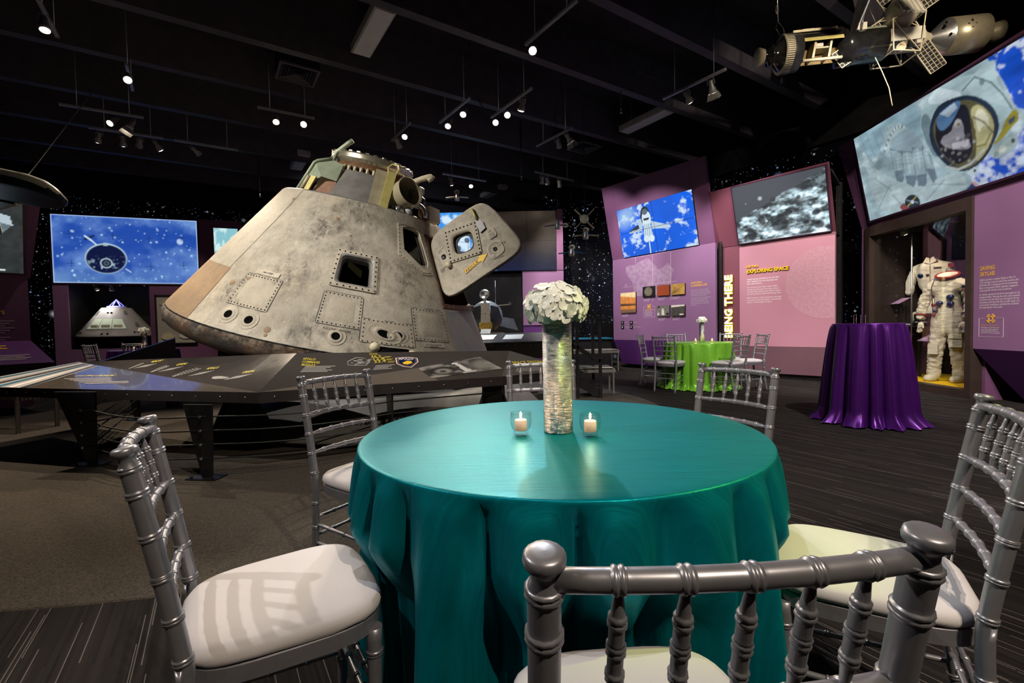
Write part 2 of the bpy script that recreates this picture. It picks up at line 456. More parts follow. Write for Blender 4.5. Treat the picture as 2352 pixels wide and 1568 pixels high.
class MB:
    def __init__(s):
        s.v = []
        s.f = []
        s.sm = []
    def add(s, vs, fs, smooth=False):
        k = len(s.v)
        s.v.extend([tuple(p) for p in vs])
        s.f.extend([tuple(i + k for i in f) for f in fs])
        s.sm.extend([smooth] * len(fs))
        return s
    def box(s, lo, hi):
        x0, y0, z0 = lo
        x1, y1, z1 = hi
        return s.add([(x0, y0, z0), (x1, y0, z0), (x1, y1, z0), (x0, y1, z0), (x0, y0, z1), (x1, y0, z1), (x1, y1, z1), (x0, y1, z1)],
                     [(3, 2, 1, 0), (4, 5, 6, 7), (0, 1, 5, 4), (1, 2, 6, 5), (2, 3, 7, 6), (3, 0, 4, 7)])
    def hexa(s, p):     # eight corners: bottom 0-3, top 4-7
        return s.add(p, [(3, 2, 1, 0), (4, 5, 6, 7), (0, 1, 5, 4), (1, 2, 6, 5), (2, 3, 7, 6), (3, 0, 4, 7)])
    def bar(s, p, q, w, h=None, up=(0, 0, 1)):
        h = h or w
        p, q = Vector(p), Vector(q)
        d = (q - p).normalized()
        a = d.cross(Vector(up))
        if a.length < 1e-4:
            a = d.cross(Vector((1, 0, 0)))
        a.normalize()
        c = a.cross(d)
        e = []
        for r in (p, q):
            e += [r - a * w / 2 - c * h / 2, r + a * w / 2 - c * h / 2, r + a * w / 2 + c * h / 2, r - a * w / 2 + c * h / 2]
        return s.hexa(e)
    def sweep(s, pts, rad, n=8, cap=True, smooth=True, closed=False):
        pts = [Vector(p) for p in pts]
        if isinstance(rad, (int, float)):
            rad = [rad] * len(pts)
        vs = []
        a = None
        N = len(pts)
        for i, p in enumerate(pts):
            if closed:
                d = pts[(i + 1) % N] - pts[i - 1]
            else:
                d = pts[min(i + 1, N - 1)] - pts[max(i - 1, 0)]
            if d.length < 1e-9:
                d = Vector((0, 0, 1))
            d.normalize()
            if a is None:
                a = d.cross(Vector((0, 0, 1)))
                if a.length < 1e-3:
                    a = d.cross(Vector((0, 1, 0)))
            else:
                a = a - d * a.dot(d)
            a.normalize()
            c = d.cross(a)
            for k in range(n):
                t = 2 * PI * k / n
                vs.append(p + (a * math.cos(t) + c * math.sin(t)) * rad[i])
        fs = []
        for i in range(N if closed else N - 1):
            j = (i + 1) % N
            for k in range(n):
                l = (k + 1) % n
                fs.append((i * n + k, i * n + l, j * n + l, j * n + k))
        k0 = len(s.v)
        s.add(vs, fs, smooth)
        if cap and not closed:
            s.f.append(tuple(k0 + k for k in reversed(range(n))))
            s.f.append(tuple(k0 + (N - 1) * n + k for k in range(n)))
            s.sm += [False, False]
        return s
    def cyl(s, p, q, r0, r1=None, n=16, smooth=True, cap=True):
        return s.sweep([p, q], [r0, r0 if r1 is None else r1], n, cap, smooth)
    def lathe(s, prof, n=32, mat=None, smooth=True, a0=0.0, a1=2 * PI):
        full = abs(a1 - a0 - 2 * PI) < 1e-6
        m = n if full else n + 1
        vs, fs = [], []
        for (r, z) in prof:
            for k in range(m):
                t = a0 + (a1 - a0) * k / n
                p = Vector((r * math.cos(t), r * math.sin(t), z))
                vs.append(mat @ p if mat is not None else p)
        for i in range(len(prof) - 1):
            for k in range(n):
                l = (k + 1) % m
                fs.append((i * m + k, i * m + l, (i + 1) * m + l, (i + 1) * m + k))
        return s.add(vs, fs, smooth)
    def prism(s, poly, y0, y1, ax='y'):
        """polygon (u, w) extruded from y0 to y1: 'y' puts u->x w->z, 'z' puts u->x w->y, 'x' puts u->y w->z"""
        def m(u, w, d):
            return {'y': (u, d, w), 'z': (u, w, d), 'x': (d, u, w)}[ax]
        n = len(poly)
        vs = [m(u, w, y0) for u, w in poly] + [m(u, w, y1) for u, w in poly]
        fs = [tuple(range(n)), tuple(reversed(range(n, 2 * n)))] + [(i, i + n, (i + 1) % n + n, (i + 1) % n) for i in range(n)]
        return s.add(vs, fs)
    def ball(s, c, r, n=12, sc=(1, 1, 1)):
        prof = [(max(1e-4, math.sin(PI * i / n)), -math.cos(PI * i / n)) for i in range(n + 1)]
        M = Matrix.Translation(c) @ Matrix.Diagonal((r * sc[0], r * sc[1], r * sc[2], 1))
        return s.lathe(prof, n * 2, M)
    def mesh(s, name):
        me = bpy.data.meshes.new(name)
        me.from_pydata([tuple(p) for p in s.v], [], s.f)
        me.polygons.foreach_set('use_smooth', s.sm)
        me.update()
        return me
    def build(s, name, mat, parent=None, loc=None, rot=None):
        return link(name, s.mesh(name), mat, parent, loc, rot)

def tag(o, label, cat, group=None):
    o['label'] = label
    o['category'] = cat
    if group:
        o['group'] = group
    return o
def structure(o):
    o['kind'] = 'structure'
    return o
def thing(name, label, cat, loc=(0, 0, 0), rz=0.0, group=None, mat=None):
    o = bpy.data.objects.new(name, None)
    o.empty_display_size = 0.1
    COL.objects.link(o)
    if mat is not None:
        o.matrix_world = mat
    else:
        o.location = loc
        o.rotation_euler = (0, 0, rz)
    return tag(o, label, cat, group)
def copy_tree(o, parent=None):
    c = o.copy()
    COL.objects.link(c)
    c.parent = parent
    for ch in list(o.children):
        copy_tree(ch, c)
    return c

# ---- lettering: all text curves are turned into meshes in one go at the end
TEXTS = []
def text(s, size, mat, parent, loc, rot=(PI / 2, 0, 0), bold=0.0, align='LEFT', width=None, name='lettering', depth=0.0, line=1.0, shear=0.0):
    cu = bpy.data.curves.new(name, 'FONT')
    cu.body = s
    cu.size = size
    cu.offset = bold * size
    cu.resolution_u = 2
    cu.align_x = align
    cu.extrude = depth
    cu.space_line = line
    cu.shear = shear
    o = bpy.data.objects.new('tmp', cu)
    COL.objects.link(o)
    TEXTS.append((o, name, mat, parent, loc, rot, width))
def split_letters(me, mat, parent, loc, rot):
    """one object for each letter of a word"""
    par = list(range(len(me.vertices)))
    def find(i):
        while par[i] != i:
            par[i] = par[par[i]]
            i = par[i]
        return i
    for p in me.polygons:
        for v in p.vertices[1:]:
            par[find(v)] = find(p.vertices[0])
    isl = {}
    for p in me.polygons:
        isl.setdefault(find(p.vertices[0]), []).append(p)
    boxes = []
    for ps in isl.values():
        xs = [me.vertices[v].co.x for p in ps for v in p.vertices]
        boxes.append([min(xs), max(xs), ps])
    boxes.sort(key=lambda b_: b_[0])
    out = []
    for b_ in boxes:
        if out and b_[0] < out[-1][1] - 1e-4:
            out[-1][1] = max(out[-1][1], b_[1])
            out[-1][2] = out[-1][2] + b_[2]
        else:
            out.append(b_)
    for x0, x1, ps in out:
        ids = sorted({v for p in ps for v in p.vertices})
        mp = {v: i for i, v in enumerate(ids)}
        mb = MB().add([me.vertices[v].co for v in ids], [tuple(mp[v] for v in p.vertices) for p in ps])
        mb.build('letter', mat, parent, loc, rot)
def bake_texts():
    dg = bpy.context.evaluated_depsgraph_get()
    for (o, name, mat, parent, loc, rot, width) in TEXTS:
        me = bpy.data.meshes.new_from_object(o.evaluated_get(dg), depsgraph=dg)
        me.name = name
        me.materials.clear()
        if width and len(me.vertices):
            xs = [v.co.x for v in me.vertices]
            k = width / max(1e-6, max(xs) - min(xs))
            for v in me.vertices:
                v.co.x *= k
        if name == 'letter':
            split_letters(me, mat, parent, loc, rot)
            continue
        link(name, me, mat, parent, loc, rot)
    for t in TEXTS:
        cu = t[0].data
        bpy.data.objects.remove(t[0])
        bpy.data.curves.remove(cu)

# ---- a small painter for screens and printed pictures (colour per grid point)
def vnoise(w, h, sx, sy, seed, octs=5, pers=0.55):
    r = np.random.default_rng(seed)
    out = np.zeros((h, w))
    amp, tot = 1.0, 0.0
    for k in range(octs):
        gx, gy = int(sx * 2 ** k) + 2, int(sy * 2 ** k) + 2
        g = r.random((gy + 1, gx + 1))
        x = np.linspace(0, sx * 2 ** k, w)
        y = np.linspace(0, sy * 2 ** k, h)
        xi, yi = x.astype(int), y.astype(int)
        fx, fy = x - xi, y - yi
        fx, fy = fx * fx * (3 - 2 * fx), fy * fy * (3 - 2 * fy)
        a = g[yi][:, xi] * (1 - fx) + g[yi][:, xi + 1] * fx
        b_ = g[yi + 1][:, xi] * (1 - fx) + g[yi + 1][:, xi + 1] * fx
        out += amp * (a * (1 - fy)[:, None] + b_ * fy[:, None])
        tot += amp
        amp *= pers
    return out / tot
class Paint:
    """picture on a w x h grid; u runs right 0..1, v up 0..1"""
    def __init__(s, w, h, col, aspect):
        s.w, s.h, s.asp = w, h, aspect
        s.a = np.ones((h, w, 3)) * np.array(col)
        s.u, s.vv = np.meshgrid(np.linspace(0, 1, w), np.linspace(0, 1, h))
    def blend(s, m, col, al=1.0):
        m = np.clip(m, 0, 1)[..., None] * al
        s.a = s.a * (1 - m) + np.array(col) * m
        return s
    def soft(s, k=1):
        for _ in range(k):
            p = np.pad(s.a, ((1, 1), (1, 1), (0, 0)), 'edge')
            s.a = (p[1:-1, 1:-1] * 4 + p[:-2, 1:-1] * 2 + p[2:, 1:-1] * 2 + p[1:-1, :-2] * 2 + p[1:-1, 2:] * 2 + p[:-2, :-2] + p[2:, 2:] + p[:-2, 2:] + p[2:, :-2]) / 16
        return s
    def ell(s, cu, cv, ru, rv, col, al=1.0, ang=0.0, soft=0.06):
        x, y = (s.u - cu) * s.asp, s.vv - cv
        ca, sa = math.cos(ang), math.sin(ang)
        X, Y = x * ca + y * sa, -x * sa + y * ca
        d = np.sqrt((X / (ru * s.asp)) ** 2 + (Y / rv) ** 2)
        return s.blend((1 - d) / soft + 0.5, col, al)
    def poly(s, pts, col, al=1.0):
        if len(pts) >= 6:
            for _ in range(2):
                pts = [q for a, b_ in zip(pts, list(pts[1:]) + [pts[0]]) for q in ((a[0] * .75 + b_[0] * .25, a[1] * .75 + b_[1] * .25), (a[0] * .25 + b_[0] * .75, a[1] * .25 + b_[1] * .75))]
        ins = np.zeros((s.h, s.w), bool)
        n = len(pts)
        for i in range(n):
            x0, y0 = pts[i]
            x1, y1 = pts[(i + 1) % n]
            if abs(y1 - y0) < 1e-9:
                continue
            c = ((y0 > s.vv) != (y1 > s.vv)) & (s.u < (x1 - x0) * (s.vv - y0) / (y1 - y0) + x0)
            ins ^= c
        return s.blend(ins.astype(float), col, al)
    def line(s, pts, wd, col, al=1.0):
        for (x0, y0), (x1, y1) in zip(pts[:-1], pts[1:]):
            ax, ay = x0 * s.asp, y0
            dx, dy = (x1 - x0) * s.asp, y1 - y0
            t = np.clip((((s.u * s.asp - ax) * dx + (s.vv - ay) * dy) / (dx * dx + dy * dy + 1e-12)), 0, 1)
            d = np.hypot(s.u * s.asp - ax - t * dx, s.vv - ay - t * dy)
            s.blend((wd - d) / (wd * 0.6) + 0.3, col, al)
        return s
    def shade(s, m):
        s.a *= m[..., None]
        return s
    def mesh(s, name, W, H, u0=0.0, u1=1.0, v0=0.0, v1=1.0):
        """flat grid in local x (0..W) and z (0..H), facing -y"""
        i0, i1 = int(round(u0 * (s.w - 1))), int(round(u1 * (s.w - 1)))
        j0, j1 = int(round(v0 * (s.h - 1))), int(round(v1 * (s.h - 1)))
        a = s.a[j0:j1 + 1, i0:i1 + 1]
        h, w = a.shape[:2]
        X, Z = np.meshgrid(np.linspace(0, W, w), np.linspace(0, H, h))
        co = np.stack([X, np.zeros_like(X), Z], -1).reshape(-1, 3)
        I = np.arange(h * w).reshape(h, w)
        f = np.stack([I[:-1, :-1], I[:-1, 1:], I[1:, 1:], I[1:, :-1]], -1).reshape(-1, 4)
        me = bpy.data.meshes.new(name)
        me.vertices.add(h * w)
        me.vertices.foreach_set('co', co.ravel())
        me.loops.add(f.size)
        me.loops.foreach_set('vertex_index', f.ravel())
        me.polygons.add(len(f))
        me.polygons.foreach_set('loop_start', np.arange(len(f)) * 4)
        me.polygons.foreach_set('loop_total', np.full(len(f), 4))
        me.update(calc_edges=True)
        at = me.color_attributes.new('col', 'FLOAT_COLOR', 'POINT')
        c = np.ones((h * w, 4))
        c[:, :3] = np.clip(a, 0, None).reshape(-1, 3)
        at.data.foreach_set('color', c.ravel())
        return me

# ================================================================ the room
mb = MB()
mb.add([(-22, -9, 0), (14, -9, 0), (14, 26, 0), (-22, 26, 0)], [(0, 1, 2, 3)])
structure(mb.build('floor', 'striped carpet'))
mb = MB()
n = 128
mb.add([(-2.40 + 4.35 * math.cos(2 * PI * k / n), 6.19 + 4.35 * math.sin(2 * PI * k / n), 0.004) for k in range(n)]
       + [(-2.40 + 4.36 * math.cos(2 * PI * k / n), 6.19 + 4.36 * math.sin(2 * PI * k / n), 0.0) for k in range(n)],
       [tuple(range(n))] + [(k, k + n, (k + 1) % n + n, (k + 1) % n) for k in range(n)])
fl2 = structure(mb.build('floor_carpet_circle', 'plain carpet'))
mb = MB()
mb.hexa([bpt(-17, -6, 6.0), bpt(12.5, -6, 6.0), bpt(12.5, 19.6, 6.0), bpt(-17, 19.6, 6.0),
         bpt(-17, -6, 6.2), bpt(12.5, -6, 6.2), bpt(12.5, 19.6, 6.2), bpt(-17, 19.6, 6.2)])
structure(mb.build('ceiling', 'black ceiling'))
def wallseg(name, p, q, z0, z1, th, mat):
    p, q = Vector((p[0], p[1], 0)), Vector((q[0], q[1], 0))
    d = (q - p).normalized()
    nrm = Vector((-d.y, d.x, 0)) * th
    c = []
    for z in (z0, z1):
        c += [(p.x, p.y, z), (q.x, q.y, z), (q.x + nrm.x, q.y + nrm.y, z), (p.x + nrm.x, p.y + nrm.y, z)]
    return structure(MB().hexa(c).build(name, mat))
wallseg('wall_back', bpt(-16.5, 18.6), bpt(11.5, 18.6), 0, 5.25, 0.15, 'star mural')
wallseg('wall_back_upper', bpt(-16.5, 18.3), bpt(11.5, 18.3), 5.2, 6.0, 0.4, 'black wall')
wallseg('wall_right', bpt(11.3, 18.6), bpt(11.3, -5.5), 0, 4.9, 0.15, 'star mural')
wallseg('wall_right_upper', bpt(11.1, 18.6), bpt(11.1, -5.5), 4.85, 6.0, 0.3, 'black wall')
wallseg('wall_left', bpt(-16.5, -5.5), bpt(-16.5, 18.6), 0, 6, 0.15, 'black wall')
wallseg('wall_near', bpt(11.3, -5.5), bpt(-16.5, -5.5), 0, 6, 0.15, 'black wall')
# curved star drape between the video wall and the purple landing-site panel
mb = MB()
arc = [(1.0 + 0.22 * k, 14.6 - 0.03 * (k - 5) ** 2 + 0.05 * math.sin(k * 2.2)) for k in range(13)]
vs = [(x, y, z) for (x, y) in arc for z in (0, 4.9)] + [(x, y + 0.04, z) for (x, y) in arc for z in (0, 4.9)]
fs = []
for k in range(12):
    i = 2 * k
    fs += [(i, i + 2, i + 3, i + 1), (26 + i + 1, 26 + i + 3, 26 + i + 2, 26 + i), (i + 1, i + 3, 29 + i, 27 + i)]
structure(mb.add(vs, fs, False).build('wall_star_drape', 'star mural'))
# ceiling stems of the double-tee slab
for i, s in enumerate((-4.9, -3.3, -1.7, -0.1, 1.5, 3.0, 4.57, 6.1, 7.84, 9.35, 11.0, 12.7, 14.3, 15.9)):
    mb = MB()
    for t0, t1 in ((-16.4, 11.1),):
        c = []
        for z, w in ((5.3, 0.075), (6.02, 0.14)):
            c += [bpt(t0, s - w, z), bpt(t1, s - w, z), bpt(t1, s + w, z), bpt(t0, s + w, z)]
        mb.hexa(c)
    structure(mb.build('trim_ceiling_beam', 'beam paint'))

# ================================================================ ceiling fixtures
def frame_z(p, ang):
    return Matrix.Translation(p) @ Matrix.Rotation(ang, 4, 'Z')
LAMPN = [0]
def spot_lamp(parent, energy, col, size, blend, rad=0.03):
    l = bpy.data.lights.new('track_lamp', 'SPOT')
    l.energy = energy
    l.color = col
    l.spot_size = R(size)
    l.spot_blend = blend
    l.shadow_soft_size = rad
    o = bpy.data.objects.new('lamp_light', l)
    COL.objects.link(o)
    o.parent = parent
    o.location = (0, 0, -0.145)
    return o
HEADS = {}
def head_meshes():
    d = {}
    d['can'] = MB().lathe([(0.0, 0.07), (0.030, 0.07), (0.036, 0.06), (0.037, -0.02), (0.050, -0.045), (0.056, -0.07), (0.056, -0.12), (0.050, -0.12), (0.048, -0.115)], 18).mesh('can')
    d['rim'] = MB().lathe([(0.056, -0.088), (0.062, -0.09), (0.062, -0.104), (0.056, -0.106)], 18).mesh('rim')
    d['lens'] = MB().lathe([(0.047, -0.116), (0.03, -0.124), (0.0, -0.128)], 18).mesh('lens')
    y = MB()
    y.sweep([(-0.052, 0, 0.0), (-0.056, 0, 0.05), (-0.04, 0, 0.105), (0.04, 0, 0.105), (0.056, 0, 0.05), (0.052, 0, 0.0)], 0.006, 6)
    d['yoke'] = y.mesh('yoke')
    dm = MB()
    dm.hexa([(-0.06, 0.058, -0.12), (0.06, 0.058, -0.12), (0.06, 0.061, -0.12), (-0.06, 0.061, -0.12), (-0.085, 0.085, -0.21), (0.085, 0.085, -0.21), (0.085, 0.088, -0.21), (-0.085, 0.088, -0.21)])
    d['door'] = dm.mesh('barn_door')
    return d
HM = head_meshes()
def lamp_head(p, aim, label, energy=400, col=WARM, size=50, blend=0.4, doors=False, cool=False, group='track lamp heads'):
    """a spotlight head: its can points along the line from p to aim"""
    p, aim = Vector(p), Vector(aim)
    z = (p - aim).normalized()
    x = Vector((0, 0, 1)).cross(z)
    if x.length < 1e-3:
        x = Vector((1, 0, 0))
    x.normalize()
    y = z.cross(x)
    M = Matrix((x, y, z)).transposed().to_4x4()
    M.translation = p
    t = thing('track_spotlight', label, 'spotlight', group=group, mat=M)
    link('can', HM['can'], 'lamp grey', t)
    link('rim', HM['rim'], 'lamp grey', t)
    lm = HM['lens'] if not cool else HM['lens'].copy()
    if cool:
        lm.materials.clear()
    link('lens', lm, 'lamp lens cool' if cool else 'lamp lens', t)
    link('yoke', HM['yoke'], 'lamp grey', t)
    if doors:
        for k in range(4):
            o = link('barn_door', HM['door'], 'lamp grey', t)
            o.rotation_euler = (0, 0, k * PI / 2)
    spot_lamp(t, energy, col, size, blend)
    return t
def track(p, q, label, z=4.9):
    p, q = Vector((p[0], p[1], 0)), Vector((q[0], q[1], 0))
    ang = math.atan2(q.y - p.y, q.x - p.x)
    L = (q - p).length
    t = thing('light_track', label, 'light track', (p.x, p.y, z), ang, 'ceiling light tracks')
    mb = MB()
    mb.box((0, -0.018, -0.006), (L, 0.018, 0.018))
    mb.box((0, -0.018, -0.018), (L, -0.008, -0.006))
    mb.box((0, 0.008, -0.018), (L, 0.018, -0.006))
    mb.build('rail', 'track grey', t)
    MB().box((-0.03, -0.019, -0.019), (0.0, 0.019, 0.019)).build('end_cap', 'track grey', t)
    for k in (0.18, 0.82):
        MB().cyl((L * k, 0, 0.018), (L * k, 0, 1.1), 0.006, n=6).build('hanger', 'track grey', t)
    return t
# each track: ends, label, then heads (fraction along, drop, aim, label, energy, colour, cone, doors, cool)
CAP = (-2.2, 5.6, 1.9)
TRACKS = [
    ((-7.35, 7.87), (-6.41, 8.40), 'light track hung below the beam above the shuttle model', [
        (0.62, (-6.8, 6.2, 2.9), 'spotlight aimed at the dark winged shuttle model', 260, WARM, 50, False, False),
        (0.85, (-7.4, 7.2, 2.0), 'spotlight with open barn doors above the shuttle model', 160, WARM, 60, True, False)]),
    ((-7.66, 8.76), (-6.73, 9.30), 'light track with a cluster of four spotlights', [
        (0.10, (-9.4, 9.6, 0.8), 'first spotlight of the four-lamp track', 160, WARM, 50, False, False),
        (0.42, (-8.2, 10.5, 0.7), 'second spotlight of the four-lamp track', 260, WARM, 60, False, False),
        (0.66, (-10.5, 12.3, 1.6), 'third spotlight of the four-lamp track', 260, WARM, 60, False, False),
        (0.90, (-5.6, 11.6, 1.0), 'fourth spotlight of the four-lamp track', 240, WARM, 60, False, False)]),
    ((-6.55, 9.40), (-5.66, 9.97), 'light track with a single lamp above the far tables', [
        (0.28, (-5.0, 12.8, 2.8), 'lone spotlight above the far tables', 420, COOL, 90, False, False)]),
    ((-4.21, 8.11), (-3.47, 8.57), 'light track just above the tip of the capsule', [
        (0.28, (-3.0, 6.3, 2.2), 'small spotlight above the capsule tip', 350, WARM, 60, False, False),
        (0.80, (-1.2, 0.8, 1.0), 'dazzling spotlight above the capsule tip', 260, WARM, 60, False, False)]),
    ((-2.34, 9.61), (-1.80, 8.82), 'short light track seen end-on above the capsule', [
        (0.30, (-1.0, 12.0, 1.5), 'lower lamp of the short track above the capsule', 260, WARM, 60, False, False),
        (0.75, (-2.0, 6.4, 2.4), 'upper lamp of the short track above the capsule', 260, WARM, 60, False, False)]),
    ((-1.24, 8.81), (-0.62, 7.93), 'light track to the side of the coiled power cord', [
        (0.30, (-1.4, 6.0, 1.6), 'lower lamp beside the coiled power cord', 300, WARM, 60, False, False),
        (0.80, (-0.9, 5.2, 1.4), 'upper lamp beside the coiled power cord', 300, WARM, 60, False, False)]),
    ((-0.28, 8.64), (0.40, 7.64), 'light track the coiled power cord plugs into', [
        (0.10, (-0.3, 1.6, 0.8), 'dazzling lamp at the end of the coiled power cord', 170, WARM, 60, False, False),
        (0.40, (0.4, 2.0, 0.8), 'bright middle lamp of the track fed by the coiled cord', 150, WARM, 55, False, False),
        (0.78, (-0.48, 9.0, 1.2), 'upright lamp at the high end of the track fed by the coiled cord', 420, COOL, 60, False, False)]),
    ((0.62, 10.04), (1.24, 9.18), 'light track before the ceiling vent near the purple panel', [
        (0.60, (2.4, 12.5, 2.2), 'plain lamp before the ceiling vent near the purple panel', 420, NEUT, 70, False, False),
        (0.88, (3.3, 10.8, 1.8), 'lamp with barn doors before the ceiling vent near the purple panel', 520, NEUT, 75, True, False)]),
    ((-1.60, 11.74), (-0.59, 12.40), 'small light track right of the capsule hose loop', [
        (0.15, (-0.9, 13.2, 1.2), 'left lamp of the small track over the lunar lander model', 200, NEUT, 60, False, False),
        (0.62, (-0.6, 9.2, 1.3), 'right lamp of the small track over the lunar lander model', 900, COOL, 45, False, False)]),
    ((0.67, 11.75), (1.71, 12.51), 'light track above the dark video wall corner', [
        (0.16, (0.8, 13.6, 1.8), 'leftmost lamp of the track above the video wall corner', 220, NEUT, 60, False, False),
        (0.28, (1.8, 14.4, 2.0), 'middle lamp of the track above the video wall corner', 220, WARM, 60, False, False),
        (0.60, (2.2, 14.3, 1.2), 'rightmost lamp of the track above the video wall corner', 220, NEUT, 60, False, False)]),
    ((2.66, 8.06), (3.30, 7.19), 'light track over the green table', [
        (0.40, (4.9, 9.0, 1.3), 'plain lamp of the track over the green table', 300, NEUT, 70, False, False),
        (0.78, (4.6, 8.9, 1.6), 'lamp with barn doors over the green table', 260, NEUT, 75, True, False)]),
    ((0.28, 6.45), (0.84, 5.63), 'light track with one cold white lamp high above the room', [
        (0.12, (0.3, 1.3, 0.7), 'cold white starlike lamp high above the room', 300, COOL, 50, False, True)]),
    ((-5.29, 5.45), (-5.71, 6.11), 'light track in the top corner above the shuttle model', [
        (0.25, (-4.3, 4.6, 0.0), 'bright lamp in the top corner above the shuttle model', 520, WARM, 55, False, False)]),
    ((-5.38, 6.78), (-5.85, 7.47), 'light track under the long beam with one dazzling lamp', [
        (0.05, (-2.4, 3.2, 0.0), 'dazzling lamp under the long ceiling beam', 520, WARM, 50, False, False)]),
    # tracks over and behind the viewer: unseen, added for light except the chair lamp
    ((-4.9, 1.6), (-4.3, 0.7), 'light track overhead beside the viewer above the teal table chairs', [
        (0.2, (-2.6, 5.2, 1.8), 'added overhead spotlight washing the capsule flank', 900, NEUT, 50, False, False),
        (0.6, (-0.3, 1.3, 0.6), 'overhead spotlight on the teal table chairs', 430, NEUT, 36, False, False),
        (0.9, (-1.0, 5.4, 1.6), 'added overhead spotlight on the capsule hatch', 420, NEUT, 45, False, False)]),
    ((-1.0, 1.9), (-0.4, 1.0), 'added light track overhead above the teal table', [
        (0.3, (-1.35, 4.5, 0.15), 'added overhead spotlight from the teal table to the capsule', 330, NEUT, 50, False, False),
        (0.8, (0.14, 1.46, 1.2), 'added overhead spotlight straight onto the teal table', 120, COOL, 30, False, False)]),
    ((3.2, 2.6), (3.9, 1.7), 'added light track overhead between the viewer and the cocktail table', [
        (0.2, (6.1, 7.3, 1.3), 'added overhead spotlight on the spacesuit case', 700, WARM, 45, False, False),
        (0.5, (3.75, 4.6, 0.4), 'added overhead spotlight on the purple cocktail table', 900, NEUT, 75, False, False),
        (0.97, (0.56, 1.42, 0.77), 'added overhead spotlight with a yellow gel between the viewer and the cocktail table', 560, (0.70, 0.9, 0.04), 14, False, False),  # gelled lamp made up for the unseen yellow light from the right
        (0.8, (4.6, 6.0, 4.5), 'added overhead spotlight on the hanging station model', 700, WARM, 42, False, False)]),
    ((3.7, 4.3), (4.3, 3.4), 'added light track overhead near the rose panel', [
        (0.3, (5.0, 8.9, 1.3), 'added overhead spotlight on the rose panel', 270, NEUT, 65, False, False),
        (0.8, (6.2, 5.8, 1.4), 'added overhead spotlight on the skylab story panel', 520, NEUT, 65, False, False)]),
    ((1.6, -1.4), (2.2, -2.3), 'unseen light track overhead behind the viewer', [
        (0.3, (0.1, 1.2, 0.8), 'unseen overhead spotlight behind the viewer', 560, WARM, 45, False, False),
        (0.7, (2.3, 2.9, 0.0), 'added overhead spotlight behind the viewer onto the open carpet', 360, WARM, 55, False, False)]),
]
for p, q, lab, hs in TRACKS:
    track(p, q, lab)
    for (k, aim, hl, en, col, size, dr, cool) in hs:
        lamp_head((p[0] + (q[0] - p[0]) * k, p[1] + (q[1] - p[1]) * k, 4.765), aim, hl, en, col, size, 0.5, dr, cool)

def fluoro(t, s, label, L=1.25, W=0.30):
    z = 5.4
    o = thing('ceiling_light', label, 'light fixture', bpt(t, s, z), BAX, 'unlit ceiling fixtures')
    MB().box((-W / 2, -L / 2, 0.0), (W / 2, L / 2, 0.12)).build('housing', 'fixture white', o)
    MB().box((-W / 2 + 0.025, -L / 2 + 0.025, -0.012), (W / 2 - 0.025, L / 2 - 0.025, 0.0)).build('diffuser', 'diffuser', o)
    MB().cyl((0, 0.4, 0.12), (0, 0.4, 0.62), 0.008, n=6).build('hanger', 'track grey', o)
def ts(x, y):
    v = Vector((x, y, 0))
    return v.dot(BX), v.dot(BY)
for (x, y), lab in (((-1.95, 7.0), 'unlit ceiling light box above the capsule top'), ((2.95, 10.2), 'unlit ceiling light box above the purple landing-site panel'),
                    ((-5.35, 12.2), 'small unlit ceiling light box left of the capsule tip'), ((-0.5, 15.3), 'far unlit ceiling light box above the video wall')):
    fluoro(*ts(x, y), lab)
def vent(x, y, label):
    t, s = ts(x, y)
    o = thing('ceiling_vent', label, 'vent', bpt(t, s, 5.4), BAX, 'ceiling vents')
    mb = MB()
    for a, b_ in (((-0.31, -0.31), (0.31, -0.27)), ((-0.31, 0.27), (0.31, 0.31)), ((-0.31, -0.27), (-0.27, 0.27)), ((0.27, -0.27), (0.31, 0.27))):
        mb.box((*a, -0.01), (*b_, 0.02))
    mb.build('frame', 'vent grey', o)
    for k in range(5):
        r = 0.25 - k * 0.048
        mb = MB()
        M = Matrix.Identity(4)
        for q in range(4):
            c, s_ = math.cos(q * PI / 2), math.sin(q * PI / 2)
            pts = []
            for (u, w, z) in ((-r, r, 0.0), (r, r, 0.0), (r - 0.03, r - 0.03, 0.035), (-r + 0.03, r - 0.03, 0.035)):
                pts.append((u * c - w * s_, u * s_ + w * c, z))
            mb.add(pts, [(0, 1, 2, 3), (3, 2, 1, 0)])
        mb.build('louvre', 'vent grey', o)
    MB().box((-0.3, -0.3, 0.02), (0.3, 0.3, 0.6)).build('duct', 'black wall', o)
vent(-3.52, 8.05, 'square ceiling vent with nested louvres above the capsule')
vent(1.85, 11.58, 'dim square ceiling vent beside the barn door lamp')

def coil(path, turns, r, wr):
    pts = [Vector(p) for p in path]
    out = []
    N = turns * 8
    for i in range(N + 1):
        t = i / N * (len(pts) - 1)
        k = min(int(t), len(pts) - 2)
        f = t - k
        p0, p1 = pts[max(k - 1, 0)], pts[k]
        p2, p3 = pts[k + 1], pts[min(k + 2, len(pts) - 1)]
        p = 0.5 * ((2 * p1) + (p2 - p0) * f + (2 * p0 - 5 * p1 + 4 * p2 - p3) * f * f + (3 * p1 - p0 - 3 * p2 + p3) * f ** 3)
        a = i / 8 * 2 * PI
        out.append(p + Vector((math.cos(a) * r, math.sin(a) * r, 0)))
    return MB().sweep(out, wr, 5)
tag(coil([(-0.62, 8.1, 6.0), (-0.6, 8.2, 5.6), (-0.55, 8.3, 5.2), (-0.42, 8.5, 4.98), (-0.27, 8.62, 4.93)], 46, 0.016, 0.006).build('power_cord', 'cable black'),
    'coiled black power cord dropping to the lamp track', 'cord')
